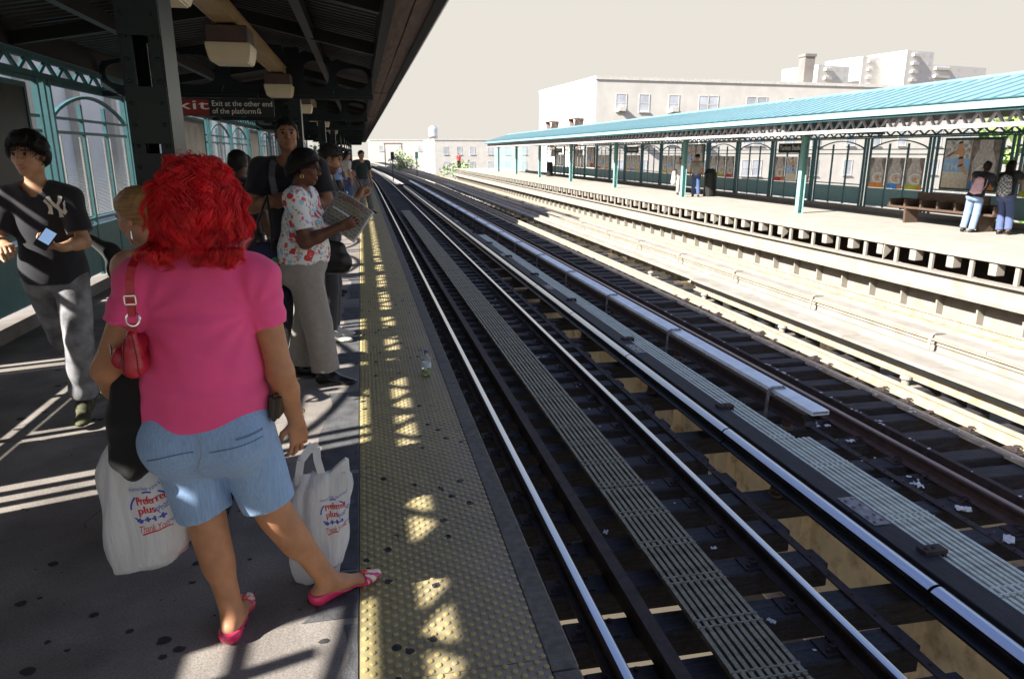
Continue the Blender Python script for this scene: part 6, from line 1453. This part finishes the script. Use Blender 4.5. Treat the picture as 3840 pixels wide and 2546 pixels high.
# toes of the walking leg rest on the platform
YM = figure('young man walking in a dark baseball tee and grey jeans, holding a phone', LA, RA, Ja, dict(skin=('light_olive_skin', (0.42, 0.235, 0.14)), w=(0.148, 0.128, 0.148), dp=(0.10, 0.09, 0.10), ar=(0.042, 0.037, 0.026), lr=(0.08, 0.055, 0.037), look=(-9, -3), hh=0.0036, wide=1.04,
    handL=((0.35, 1, 0.25), (0.1, -0.1, 1), dict(curl=0.75, thumb=0.7)), handR=((-0.5, 1, 0.05), (-0.2, 0.1, -1), dict(curl=1.0, thumb=0.8))))
m_navy = cloth('navy_cotton', (0.012, 0.012, 0.018))
ts = shirt(YM, m_navy, 0.885, sleeve=0.78, shell=0.018, h=0.008, disp=folds(24, 0.008, (0.5, .2, 1), 12), loose=[ell((0.035, 0, 1.0), (0.158, 0.125, 0.17), None, 0.06)], flare=1.3, name='tee_shirt', neckR=0.070)
NY = [[(.00, .76), (.10, .86), (.22, .66), (.33, .52), (.31, .14), (.12, .19), (.19, .38), (.15, .58)], [(.12, .93), (.29, 1.0), (.38, .76), (.58, .52), (.80, .31), (.99, .27), (.86, .12), (.62, .27), (.36, .52), (.22, .76)], [(.66, 1.0), (.84, .95), (.81, .78), (.68, .60), (.58, .50), (.51, .58), (.63, .75)], [(.50, .52), (.66, .54), (.69, .25), (.80, .02), (.52, .0), (.56, .22)], [(.83, .66), (.93, .78), (.93, .55), (.905, .45), (.99, .26), (.86, .26), (.80, .33), (.84, .50)]]
bt = bvh_of(ts)
surf_project('cap_letters_logo', subdiv_poly([[(x * 0.125, y * 0.125) for x, y in p] for p in NY], 0.012), bt, (-0.025, 0, 1.285), (-1, 0, 0), (0, 0, 1), (0, 1, 0), mat('logo_white', (0.62, 0.60, 0.55), 0.7, bump=0), ts, 0.003, 0.5)
for p_ in ts.children[-1].data.vertices: pass
m_gjean = cloth('grey_jeans', (0.20, 0.20, 0.215), var=0.65, scale=9)
trousers(YM, m_gjean, 0.96, (0.090, 0.070, 0.070), 1.90, disp=folds(22, 0.007, (0.2, .5, 1), 14), name='jeans')
m_snk = mat('sneaker_olive', (0.06, 0.06, 0.025), 0.7, var=0.8, scale=30, bump=0.4); m_rub = mat('sneaker_sole', (0.5, 0.48, 0.42), 0.7, bump=0.1)
shoes(YM, m_snk, shell=0.012, top=0.11, name='sneaker', classify=lambda C: (C[:, 2] < 0.022).astype(int), extra=(m_rub,))
hy = cap_hair(YM, m_hairb, a=0.042, thick=0.024, noise=0.006, low=-0.085, freq=60); tousle(YM, m_hairb, 900, 0.06, a=0.042, low=-0.06, lift=0.026, fwd=0.4, parent=hy)
t = thing('mobile_phone', 'flip phone with lit blue screen in the young man\'s hand', 'phone', (-1.690, 4.28, 1.20), 0)
me = bevel(MB().box((0, 0, 0), (0.068, 0.018, 0.13)).mesh('case', m_black), 0.004, 2); o = ob('case', me, t); t.rotation_euler = (R(-30), R(38), R(16))
ms = bpy.data.materials.new('lit_screen'); ms.use_nodes = True; ms.node_tree.nodes['Principled BSDF'].inputs['Base Color'].default_value = (0.25, 0.4, 0.65, 1); ms.node_tree.nodes['Principled BSDF'].inputs['Emission Color'].default_value = (0.35, 0.55, 0.9, 1); ms.node_tree.nodes['Principled BSDF'].inputs['Emission Strength'].default_value = 0.16
MB().box((0, -0.0098, 0.008), (0.056, 0.0012, 0.080)).build('screen', ms, t)
t = thing('shoulder_bag', 'dark cloth bag hanging behind the young man', 'bag', (-1.60, 4.95, 0))
sdf_obj('sack', [cone((0.0, 0, 1.05), (0.05, 0.02, 0.92), 0.05, 0.085, 0.04, (V(0, 1, 0), .6)), cone((0.05, 0.02, 0.92), (0.11, 0.0, 0.78), 0.085, 0.05, 0.04, (V(0, 1, 0), .6)), cone((-.10, 0.0, 1.12), (0.0, 0, 1.03), 0.03, 0.05, 0.03)], 0.01, m_jack, t, None, folds(30, 0.008, seed=31), 0, 1)
MB().tube([(-0.10, 0, 1.12), (-0.16, -0.1, 1.25), (-0.20, -0.2, 1.36)], 0.012, 6).build('strap', m_jack, t)

# ---------------------------------------------------------------- older woman with the hair clip
LO = (-0.825, 3.12, 0); RO = R(62)
Jo = stand(1.50, 1.02, hd=(0, 0.075, 1.392), nk=(0, 0.0, 1.255), elL=(-.235, -.03, 0.97), wrL=(-.21, .0, .76))
OW = figure('older woman with pinned up fair hair and bare shoulders behind the red haired woman', LO, RO, Jo, dict(skin=('fair_freckled_skin', (0.50, 0.27, 0.17)), fem=True, b=1.05, hs=0.93, w=(0.19, 0.17, 0.18), dp=(0.13, 0.125, 0.12), ar=(0.056, 0.045, 0.028), lr=(0.09, 0.055, 0.036), look=(4, -14), h=0.0095, handL=((0, 0.2, -1), (1, 0, 0), dict(curl=0.8), 0.005)))
m_fair = mat('fair_brown_hair', (0.34, 0.19, 0.07), 0.4, var=0.35, scale=10, bump=0.5, bscale=60, spec=0.5, stretch=(1, 1, 9))
cap_hair(OW, m_fair, a=0.028, thick=0.016, noise=0.0025, freq=150, low=-0.07, extra=[ell(OW['T']((0, -.095, .035)), (0.045, 0.04, 0.055), OW['Rm'], 0.03)])
m_clip = mat('pewter_clip', (0.55, 0.57, 0.62), 0.18, 1.0, bump=0); mb = MB()
for q in range(8):
    a = 6.283 * q / 8; c = OW['T']((0.0 + 0.020 * math.cos(a) + 0.045, -0.098, 0.035 + 0.026 * math.sin(a))); mb.lathe([(0.001, -.009), (.007, -.006), (.009, 0), (.007, .006), (.001, .009)], c, 8)
mb.build('hair_clip', m_clip, OW['t'])
c = OW['T']((-0.086, -0.006, -0.05)); MB().tube([c, c + V(0, 0, -.03), c + V(0.002, 0, -.05)], [0.002, 0.0045, 0.002], 6).build('earring', m_clip, OW['t'])
m_navyt = cloth('navy_top', (0.02, 0.022, 0.075))
shirt(OW, m_navyt, 0.72, arms='', shell=0.010, h=0.010, neckR=0.35, neck=0.10, neckdrop=0.0, disp=folds(25, 0.004, seed=40), name='halter_top')
trousers(OW, cloth('dark_slacks', (0.03, 0.03, 0.035)), 0.80, (0.11, 0.085, 0.075), 1.93, h=0.012, disp=folds(20, .005, seed=41)); shoes(OW, m_black, h=0.009)

# ---------------------------------------------------------------- tall man in black
LT = (-0.52, 5.62, 0); RT_ = R(180)
Jt = stand(1.90, 1.02, elL=(-.27, .06, 1.27), wrL=(0.02, .23, 1.30), elR=(.27, .06, 1.26), wrR=(-.02, .20, 1.36), hd=(-.005, 0.03, 1.775))
TM = figure('tall man in a black shirt with shiny straps standing with folded arms', LT, RT_, Jt, dict(skin=('brown_skin', (0.26, 0.125, 0.07)), look=(8, 0), hh=0.004, ar=(0.056, 0.046, 0.030), w=(0.165, 0.15, 0.18), handL=((1, .1, .1), (0, -1, .2), dict(curl=0.5), 0.005), handR=((-1, 0.1, .1), (0, -1, .2), dict(curl=0.5), 0.005)))
shirt(TM, m_navy, 0.95, sleeve=0.70, shell=0.014, h=0.010, disp=folds(22, 0.005, seed=50), flare=1.3)
trousers(TM, cloth('black_trousers', (0.012, 0.012, 0.014)), 1.02, (0.105, 0.085, 0.08), 1.94, h=0.012); shoes(TM, m_black, h=0.009)
cap_hair(TM, m_hairb, a=0.018, thick=0.005, noise=0.001, low=-0.06); tousle(TM, m_hairb, 600, 0.014, a=0.024, low=-0.05, lift=0.006, seed=10, r0=0.0011, wave=0.002)
m_strap = mat('shiny_black_strap', (0.14, 0.14, 0.15), 0.2, 0.3, var=0.3, bump=0.1)
for sx in (-1, 1):
    pts = [(sx * 0.09, 0.02, 1.60), (sx * 0.105, 0.10, 1.56), (sx * 0.11, 0.155, 1.48), (sx * 0.10, 0.165, 1.40), (sx * 0.09, 0.16, 1.30)]; mb = MB()
    for a, b in zip(pts[:-1], pts[1:]): mb.bar(a, b, 0.045, 0.012, up=(0, 1, 0))
    mb.build('strap', m_strap, TM['t'])

# ---------------------------------------------------------------- woman in the floral blouse
def floral():
    m = bpy.data.materials.new('floral_print'); m.use_nodes = True; MATS['floral_print'] = m; n = m.node_tree.nodes; l = m.node_tree.links; b = n['Principled BSDF']; b.inputs['Roughness'].default_value = 0.8
    tc = n.new('ShaderNodeTexCoord'); nz = n.new('ShaderNodeTexNoise'); nz.inputs['Scale'].default_value = 26; nz.inputs['Detail'].default_value = 4; l.new(tc.outputs['Object'], nz.inputs[0])
    wp = n.new('ShaderNodeVectorMath'); wp.operation = 'MULTIPLY_ADD'; wp.inputs[1].default_value = (0.035,) * 3; l.new(nz.outputs['Color'], wp.inputs[0]); l.new(tc.outputs['Object'], wp.inputs[2])
    cur = None
    def layer(scale, thr, sel, col, ofs):
        nonlocal cur
        ad_ = n.new('ShaderNodeVectorMath'); ad_.inputs[1].default_value = (ofs, ofs * .7, ofs * .3); l.new(wp.outputs[0], ad_.inputs[0])
        vo = n.new('ShaderNodeTexVoronoi'); vo.inputs['Scale'].default_value = scale; l.new(ad_.outputs[0], vo.inputs['Vector'])
        lt = n.new('ShaderNodeMath'); lt.operation = 'LESS_THAN'; lt.inputs[1].default_value = thr; l.new(vo.outputs['Distance'], lt.inputs[0])
        sc_ = n.new('ShaderNodeSeparateColor'); l.new(vo.outputs['Color'], sc_.inputs[0]); gt = n.new('ShaderNodeMath'); gt.operation = 'GREATER_THAN'; gt.inputs[1].default_value = sel; l.new(sc_.outputs[0], gt.inputs[0])
        mu = n.new('ShaderNodeMath'); mu.operation = 'MULTIPLY'; l.new(lt.outputs[0], mu.inputs[0]); l.new(gt.outputs[0], mu.inputs[1])
        mx = n.new('ShaderNodeMixRGB'); l.new(mu.outputs[0], mx.inputs[0]); mx.inputs[2].default_value = col + (1,)
        if cur is None: mx.inputs[1].default_value = (0.74, 0.76, 0.76, 1)
        else: l.new(cur, mx.inputs[1])
        cur = mx.outputs[0]
    layer(26, 0.45, 0.62, (0.28, 0.58, 0.74), 1.0); layer(34, 0.35, 0.66, (0.62, 0.34, 0.18), 2.0); layer(42, 0.34, 0.62, (0.30, 0.36, 0.16), 3.0); layer(38, 0.34, 0.6, (0.42, 0.40, 0.58), 4.5); layer(14, 0.40, 0.62, (0.55, 0.05, 0.055), 6.0); layer(24, 0.34, 0.70, (0.68, 0.10, 0.12), 8.0); layer(22, 0.12, 0.5, (0.75, 0.60, 0.5), 6.0)
    l.new(cur, b.inputs['Base Color']); return m
LF = (-0.42, 5.22, 0); RF = R(-98)
Jf = stand(1.66, 1.0, hd=(0, 0.05, 1.545), elR=(.23, .06, 1.06), wrR=(.17, .29, 1.16), elL=(-.23, .08, 1.07), wrL=(-.13, .29, 1.22), knR=(.09, .07, .46), anR=(.08, .11, .085), toR=(.10, .31, .024), knL=(-.10, -.04, .46), anL=(-.10, -.13, .085), toL=(-.12, .06, .024))
FW = figure('woman in floral blouse and grey trousers reading a newspaper', LF, RF, Jf, dict(skin=('deep_brown_skin', (0.125, 0.052, 0.030)), fem=True, look=(0, -12), hh=0.004, hs=0.97, b=1.04, w=(0.185, 0.165, 0.175), dp=(0.135, 0.125, 0.12), ar=(0.055, 0.044, 0.028), lr=(0.1, 0.06, 0.038), handR=((-0.1, 1, .35), (-1, 0, 0.2), dict(curl=0.9, thumb=0.8), 0.0045), handL=((0.1, 1, .4), (1, 0, 0.2), dict(curl=0.9, thumb=0.8), 0.0045)))
shirt(FW, floral(), 0.895, sleeve=0.72, shell=0.014, h=0.009, disp=folds(20, 0.006, seed=60), flare=1.3, loose=[ell((0, 0.0, 0.98), (0.19, 0.155, 0.13), None, 0.07)], name='blouse', neckR=0.08, neckdrop=0.08)
trousers(FW, cloth('grey_slacks', (0.29, 0.265, 0.235), var=0.08), 0.95, (0.105, 0.084, 0.082), 1.93, disp=folds(13, 0.008, (1, .1, .15), 61, 1.5), name='slacks', shell=0.018); shoes(FW, m_blackgl, h=0.006, top=0.085)
cap_hair(FW, m_hairb, a=0.022, thick=0.022, noise=0.003, low=-0.095, freq=40, extra=[ell(FW['T']((0, -.075, -.045)), (0.075, 0.05, 0.065), FW['Rm'], 0.04)]); tousle(FW, m_hairb, 700, 0.06, a=0.026, low=-0.05, lift=0.020, fwd=-0.7, seed=8, r0=0.0014)
T = FW['T']; mb = MB()
for q in (-1, 1):
    f = [(q * 0.010, 0.100, 0.012), (q * 0.018, 0.101, 0.024), (q * 0.045, 0.094, 0.024), (q * 0.052, 0.090, 0.012), (q * 0.042, 0.095, -.002), (q * 0.018, 0.101, -.002), (q * 0.010, 0.100, 0.012)]; mb.tube([T(p) for p in f], 0.0028, 5); mb.tube([T((q * 0.052, 0.090, 0.016)), T((q * 0.074, 0.04, 0.014)), T((q * 0.080, -0.005, 0.012))], 0.0028, 5)
mb.tube([T((-.01, .101, .014)), T((0, .104, .016)), T((.01, .101, .014))], 0.0026, 5); mb.build('glasses', m_black, FW['t'])
c = T((0.086, -0.004, -0.045)); MB().tube([c + 0.011 * V(0.3 * math.sin(a), math.sin(a), -1 - math.cos(a)) for a in [6.283 * q / 12 for q in range(13)]], 0.0024, 5).build('earring', MATS['gold'], FW['t'])
MB().tube([FW['J']['wrL'] + 0.033 * V(math.cos(a), 0.5 * math.sin(a) * .4, math.sin(a)) + V(0, -.03, -.02) for a in [6.283 * q / 12 for q in range(13)]], 0.005, 5).build('bracelet', mat('yellow_band', (0.75, 0.6, 0.05), 0.5, bump=0), FW['t'])
# newspaper: folded sheets with coloured columns of print
t = thing('newspaper', 'open folded newspaper held by the woman in the floral blouse', 'newspaper', (-0.115, 5.16, 1.22), R(-8))
def sheet(name, w_, h_, m, bx, seed, dy):
    v = []; n = 12
    for i in range(n):
        for j in range(8):
            u, q = i / (n - 1) - .5, j / 7 - .5; v.append((u * w_, dy + bx * (u * u * 4 - .4) + 0.008 * math.sin(q * 7 + seed + u * 5), q * h_))
    return MB().add(v, [(i * 8 + j, (i + 1) * 8 + j, (i + 1) * 8 + j + 1, i * 8 + j + 1) for i in range(n - 1) for j in range(7)]).build(name, m, t, smooth=True)
def newsprint():
    m = bpy.data.materials.new('newsprint'); m.use_nodes = True; MATS['newsprint'] = m; n = m.node_tree.nodes; l = m.node_tree.links; b = n['Principled BSDF']; b.inputs['Roughness'].default_value = 0.9
    tc = n.new('ShaderNodeTexCoord'); br = n.new('ShaderNodeTexBrick'); br.inputs['Scale'].default_value = 14; br.inputs['Color1'].default_value = (0.12, 0.13, 0.13, 1); br.inputs['Color2'].default_value = (0.19, 0.18, 0.13, 1); br.inputs['Mortar'].default_value = (0.28, 0.27, 0.25, 1); br.inputs['Mortar Size'].default_value = 0.03; br.inputs['Row Height'].default_value = 0.35
    mp = n.new('ShaderNodeMapping'); mp.inputs['Rotation'].default_value = (R(90), 0, 0); l.new(tc.outputs['Object'], mp.inputs[0]); l.new(mp.outputs[0], br.inputs[0])
    nz = n.new('ShaderNodeTexNoise'); nz.inputs['Scale'].default_value = 130; l.new(tc.outputs['Object'], nz.inputs[0]); mx = n.new('ShaderNodeMixRGB'); mx.blend_type = 'OVERLAY'; mx.inputs[0].default_value = 0.8; l.new(br.outputs[0], mx.inputs[1]); l.new(nz.outputs[0], mx.inputs[2]); l.new(mx.outputs[0], b.inputs['Base Color']); return m
m_news = newsprint(); m_paper = mat('paper_edge', (0.55, 0.54, 0.50), 0.9, bump=0.05)
t.rotation_euler = (R(-28), R(32), R(-14))
s1 = sheet('page', 0.27, 0.25, m_news, 0.02, 1, -0.012); sheet('page', 0.29, 0.27, m_paper, 0.025, 2, 0.004); sheet('page', 0.285, 0.262, m_paper, 0.03, 3, 0.016)
m_nr = mat('headline_red', (0.27, 0.10, 0.10), 0.8, bump=0); m_nyel = mat('headline_yellow', (0.27, 0.25, 0.12), 0.8, bump=0)
bs_ = bvh_of(s1)
for s, sz, wd, x, z, mm in (('SPORTS FINAL', 0.03, 0.20, -0.09, 0.085, m_nr), ('the Open', 0.034, 0.13, -0.10, 0.03, m_nyel), ('MIDWEEK SALE', 0.028, 0.19, -0.11, -0.01, m_paper)):
    pass
for k_, (z, mm) in enumerate(((0.095, m_nr), (0.055, m_nyel), (0.0, m_paper), (-0.05, m_nyel))):
    surf_project('print', subdiv_poly([[(-.11 + .02 * (k_ % 2), -.006), (.10, -.006), (.10, .008), (-.11 + .02 * (k_ % 2), .008)]], 0.03), bs_, (0, 0, z), (1, 0, 0), (0, 0, 1), (0, -1, 0), mm, s1, 0.002, 0.2)
t = thing('shoulder_bag', 'black leather bag hanging at the far side of the floral blouse', 'bag', (-0.235, 5.42, 0), R(-98))
sdf_obj('bag_body', [cone((0, -.05, .86), (0, .05, .86), 0.09, 0.09, 0.03, (V(1, 0, 0), .6)), cone((0, -.04, .98), (0, .05, .96), 0.05, 0.05, 0.03, (V(1, 0, 0), .7))], 0.01, m_blackgl, t, None, folds(25, .004, seed=66), 0, 1)
MB().tube([(0, -.03, 1.0), (-.01, -.05, 1.15), (-.02, -.06, 1.28)], 0.008, 6).build('strap', m_blackgl, t)
t = thing('tote_bag', 'navy tote bag with green and yellow question mark print', 'bag', (-0.70, 5.18, 0), R(8))
tb_ = sdf_obj('tote_body', [cone((-.09, 0, .66), (.09, 0, .66), 0.08, 0.08, 0.03, (V(0, 1, 0), .55)), cone((-.10, 0, .93), (.10, 0, .93), 0.06, 0.06, 0.03, (V(0, 1, 0), .5)), cone((0, 0, .68), (0, 0, .92), 0.13, 0.13, 0.03, (V(0, 1, 0), .3))], 0.009, mat('navy_canvas', (0.012, 0.016, 0.05), 0.8, bump=0.2), t, None, folds(22, .003, seed=67), 0, 1)
btb = bvh_of(tb_); circ = [(0.055 * math.cos(a), 0.068 * math.sin(a)) for a in [6.283 * q / 20 for q in range(20)]]
surf_project('print', subdiv_poly([circ], 0.02), btb, (0.085, 0, .875), (1, 0, 0), (0, 0, 1), (0, -1, 0), mat('print_green', (0.03, 0.30, 0.17), 0.6, bump=0), tb_, 0.002, 0.3)
surf_project('print', place(text_fine('?', 0.115, None), None, -0.022, -0.045), btb, (0.085, 0, .875), (1, 0, 0), (0, 0, 1), (0, -1, 0), mat('print_yellow', (0.65, 0.50, 0.04), 0.6, bump=0), tb_, 0.004, 0.3)
surf_project('print', subdiv_poly([[(.01, -.10), (.05, -.06), (.06, -.02), (.03, -.03), (-.01, -.07), (.0, -.14)]], 0.02), btb, (0.085, 0, .82), (1, 0, 0), (0, 0, 1), (0, -1, 0), MATS['print_yellow'], tb_, 0.004, 0.3)
for sx in (-1, 1): MB().tube([(sx * .06, -.02, .97), (sx * .05 + .02, -.01, 1.15), (.06, 0.02, 1.36)], 0.009, 6).build('handle', m_black, t)
t = thing('shopping_bag', 'small blue and white bag on the platform behind the grey trousers', 'shopping bag', (-0.64, 5.75, 0))
sdf_obj('sack', [cone((0, 0, .10), (0.02, 0, .34), 0.10, 0.07, 0.04), cone((-.05, 0, .08), (.07, 0, .08), 0.075, 0.075, 0.04)], 0.012, mat('blue_white_film', (0.10, 0.16, 0.52), 0.4, var=0.9, scale=9, bump=0.1), t, None, folds(40, .006, seed=70), 0, 1)

# ---------------------------------------------------------------- bearded man with a phone
LB = (-0.33, 6.45, 0); RB = R(-95)
Jb = stand(1.76, 1.0, hd=(0, 0.085, 1.595), nk=(0, 0.02, 1.45), elR=(.25, .10, 1.10), wrR=(.13, .30, 1.27), elL=(-.25, .10, 1.12), wrL=(-.12, .28, 1.26))
BM = figure('bearded man in dark shirt looking down at a phone', LB, RB, Jb, dict(skin=('tan_skin', (0.40, 0.21, 0.125)), look=(0, -24), beard=True, hh=0.0045, handR=((-.2, .5, 1), (-.6, .8, 0), dict(curl=0.9, thumb=0.8), 0.005), handL=((.2, .5, 1), (.6, .8, 0), dict(curl=0.9), 0.005)))
shirt(BM, cloth('black_cotton', (0.014, 0.014, 0.02)), 0.88, sleeve=0.72, shell=0.016, h=0.011, disp=folds(22, .005, seed=71), flare=1.3); trousers(BM, cloth('charcoal_trousers', (0.03, 0.03, 0.035)), 0.96, (0.10, 0.08, 0.08), 1.92, h=0.012); shoes(BM, m_rub, h=0.009, shell=0.012, top=0.10)
cap_hair(BM, mat('dark_brown_hair', (0.022, 0.015, 0.011), 0.5, var=0.3, bump=0.4, bscale=120), a=0.018, thick=0.009, noise=0.002, low=-0.07); tousle(BM, MATS['dark_brown_hair'], 700, 0.03, a=0.024, low=-0.06, lift=0.014, fwd=0.3, seed=9, r0=0.0014)
t = thing('mobile_phone', 'dark phone held up by the bearded man', 'phone', (-0.02, 6.42, 1.40)); t.rotation_euler = (0, R(-25), 0)
ob('case', bevel(MB().box((0, 0, 0), (0.012, 0.055, 0.12)).mesh('case', m_black), 0.003), t); MB().box((-0.0066, 0, 0.005), (0.001, 0.046, 0.09)).build('screen', m_blackgl, t)

# ---------------------------------------------------------------- standing people farther along, built simpler
def bystander(label, loc, rz, hgt, skin, top, bottom, hair, J=None, hairkw=None, sleeve=0.7, h=0.013, hem=None, group='people farther along the near platform', spec=None, wsh=1.0):
    J_ = stand(hgt, wsh, **(J or {})); s = hgt / 1.75
    A = figure(label, loc, rz, J_, dict(dict(skin=skin, h=h, hh=0.0065, hs=min(1.0, s * 1.0), group=group, eyes=False, handL=((0, .1, -1), (.9, .3, 0), dict(curl=0.5), 0.007), handR=((0, .1, -1), (-.9, .3, 0), dict(curl=0.5), 0.007)), **(spec or {})))
    shirt(A, top, hem or 0.90 * s, sleeve=sleeve, shell=0.014, h=h, disp=folds(20, .005, seed=int(abs(loc[1] * 31)) % 97), flare=1.25)
    trousers(A, bottom, 0.97 * s, (0.092 * s, 0.072 * s, 0.068 * s), 1.94, h=h, disp=folds(18, .006, seed=int(abs(loc[1] * 17)) % 97)); shoes(A, m_black, h=0.010)
    cap_hair(A, hair, **(hairkw or dict(a=0.03, thick=0.012, low=-0.07)), h=0.008); return A
SK_D = ('dark_skin', (0.10, 0.045, 0.028)); SK_T = ('tan_skin', (0.40, 0.21, 0.125)); SK_B = ('brown_skin', (0.26, 0.125, 0.07))
c_blk = MATS['black_cotton']; c_blue = cloth('light_blue_shirt', (0.22, 0.34, 0.62)); c_dk = MATS['black_trousers']; c_gry = cloth('grey_trousers', (0.11, 0.11, 0.125)); c_jean = cloth('blue_jeans', (0.05, 0.085, 0.20)); c_wht = cloth('white_cotton', (0.62, 0.60, 0.56))
bystander('dark haired woman in black seen from behind, right of the tall column', (-1.10, 7.05, 0), R(-25), 1.66, SK_D, c_blk, c_dk, m_hairb, hairkw=dict(a=0.022, thick=0.018, low=-0.13, extra=()), h=0.012)
bystander('person in blue shirt under a dark cap near the fence', (-1.42, 9.6, 0), R(-20), 1.62, SK_D, c_blue, c_dk, m_hairb, hairkw=dict(a=0.04, thick=0.016, low=-0.05))
bystander('woman in red top half hidden behind the bearded man', (-0.40, 8.6, 0), R(-100), 1.48, SK_T, cloth('red_top', (0.5, 0.03, 0.04)), c_dk, m_hairb)
bystander('man in light blue shirt and dark trousers facing the tracks', (-0.62, 19.5, 0), R(-105), 1.74, SK_B, c_blue, c_dk, m_hairb, J=dict(elR=(.25, .05, 1.10), wrR=(.2, .25, 1.12)), sleeve=1.5)
bystander('dark haired woman in white and blue beside the man in black tee', (-0.40, 22.5, 0), R(-70), 1.66, SK_T, c_wht, c_jean, m_hairb, hairkw=dict(a=0.022, thick=0.024, low=-0.13))
bystander('man in black tee and grey trousers with a hand in his pocket at the edge', (0.03, 20.4, 0), R(205), 1.70, SK_T, cloth('dark_green_tee', (0.018, 0.026, 0.026)), c_gry, m_hairb, J=dict(elR=(.26, -.05, 1.10), wrR=(.17, .07, .90), anL=(-.20, .06, .085), toL=(-.30, .20, .024), knL=(-.14, .05, .48)))
# ---------------------------------------------------------------- people on the opposite platform
G2 = 'people on the opposite platform'
a = bystander('man in a dark cap and grey shirt on the opposite platform', (13.95, 28.55, ZF), R(150), 1.72, SK_T, cloth('grey_shirt', (0.30, 0.29, 0.27)), c_jean, m_hairb, group=G2, J=dict(anL=(-.13, .10, .09), toL=(-.14, .28, .024)))
mb = MB().lathe([(0.098, 0.0), (0.098, 0.03), (0.085, 0.075), (0.04, 0.10), (0.005, 0.105)], a['T']((0, -.01, .062)), 16); c = a['T']((0, .085, .066)); mb.box(c + V(0, .03, 0), (0.15, 0.10, 0.008)); mb.build('cap', mat('cap_black', (0.012, 0.012, 0.014), 0.8, bump=0.1), a['t'], smooth=False)
bystander('person in pale clothes behind the teal post with a white bag', (13.95, 30.1, ZF), R(170), 1.62, SK_T, c_wht, cloth('pale_trousers', (0.42, 0.40, 0.37)), m_hairb, group=G2)
t = thing('tote_bag', 'white cloth bag beside the person behind the teal post', 'bag', (13.50, 29.8, ZF)); sdf_obj('sack', [cone((0, 0, .55), (0, 0, .95), 0.14, 0.09, 0.04, (V(0, 1, 0), .5))], 0.02, c_wht, t, None, folds(20, .008, seed=80), 0, 1)
a = bystander('woman with pink backpack and jeans leaning on the bench', (14.05, 14.35, ZF), R(-65), 1.64, SK_D, c_blk, cloth('faded_jeans', (0.20, 0.29, 0.46)), m_hairb, group=G2, J=dict(pel=(0, -.02, .88), ch=(0, .10, 1.16), nk=(0, .17, 1.36), hd=(0, .24, 1.50), shL=(-.17, .13, 1.32), shR=(.17, .13, 1.32), elL=(-.21, .28, 1.12), elR=(.21, .28, 1.12), wrL=(-.08, .40, 1.30), wrR=(.08, .40, 1.30)), hairkw=dict(a=0.03, thick=0.018, low=-0.06), sleeve=1.4, hem=0.86)
a['t'].rotation_euler = (R(6), R(7), R(-65)); sdf_obj('hair_bun', [ell(a['T']((0, -.07, .10)), (0.055, 0.055, 0.05), None, 0.02)], 0.01, m_hairb, a['t'], None, folds(60, .006, seed=3), 0, 1)
t = thing('backpack', 'small pink drawstring backpack on the woman at the bench', 'backpack', (14.05, 14.35, ZF), R(-50)); t.rotation_euler = (R(6), R(7), R(-65))
sdf_obj('sack', [cone((0.0, -.09, .95), (0, -.02, 1.20), 0.13, 0.10, 0.05, (V(0, 1, 0), .55))], 0.012, cloth('pink_nylon', (0.62, 0.40, 0.46)), t, None, folds(30, .008, seed=81), 0, 1)
for sx in (-1, 1): MB().tube([(sx * .08, -.10, .90), (sx * .15, 0.0, 1.12), (sx * .12, .10, 1.36), (sx * .06, 0.03, 1.27)], 0.008, 6).build('strap', MATS['pink_nylon'], t)
a = bystander('woman with long dark hair and plaid backpack in blue jeans', (14.45, 13.72, ZF), R(-75), 1.68, SK_B, c_blk, cloth('dark_jeans', (0.07, 0.10, 0.22)), m_hairb, group=G2, J=dict(pel=(0, -.02, .90), ch=(0, .06, 1.19), nk=(0, .10, 1.40), hd=(0, .15, 1.55), shL=(-.17, .08, 1.36), shR=(.17, .08, 1.36), elL=(-.30, .22, 1.22), wrL=(-.12, .34, 1.34), elR=(.3, .2, 1.22), wrR=(.1, .34, 1.3)), hairkw=dict(a=0.024, thick=0.022, low=-0.16))
a['t'].rotation_euler = (R(-4), R(-8), R(-75)); sdf_obj('long_hair', [cone(a['T']((0, -.07, .02)), a['T']((0.0, -.12, -.26)), 0.085, 0.10, 0.04)], 0.013, m_hairb, a['t'], None, folds(50, .010, seed=5), 0, 1)
def plaid():
    m = cloth('plaid_cloth', (0.30, 0.31, 0.33)); n = m.node_tree.nodes; l = m.node_tree.links; b = n['Principled BSDF']; tc = n.new('ShaderNodeTexCoord'); ck = n.new('ShaderNodeTexChecker'); ck.inputs['Scale'].default_value = 22; ck.inputs[1].default_value = (0.10, 0.11, 0.13, 1); ck.inputs[2].default_value = (0.48, 0.48, 0.48, 1); l.new(tc.outputs['Object'], ck.inputs[0]); l.new(ck.outputs[0], b.inputs['Base Color']); return m
t = thing('backpack', 'grey plaid backpack on the woman with long dark hair', 'backpack', (14.45, 13.72, ZF), R(-75)); t.rotation_euler = (R(-4), R(-8), R(-75))
sdf_obj('sack', [cone((0.02, -.14, .98), (0.02, -.10, 1.22), 0.15, 0.13, 0.05, (V(0, 1, 0), .6))], 0.014, plaid(), t, None, folds(24, .006, seed=82), 0, 1)
for sx in (-1, 1): MB().tube([(sx * .10, -.10, .95), (sx * .17, 0.05, 1.15), (sx * .12, .14, 1.36), (sx * .08, -.02, 1.34)], 0.014, 6).build('strap', m_black, t)
bystander('tiny figure in red top at the far end of the tracks', (11.2, 84, ZF), R(180), 1.7, SK_T, MATS['red_top'], c_dk, m_hairb, group=G2, h=0.02)
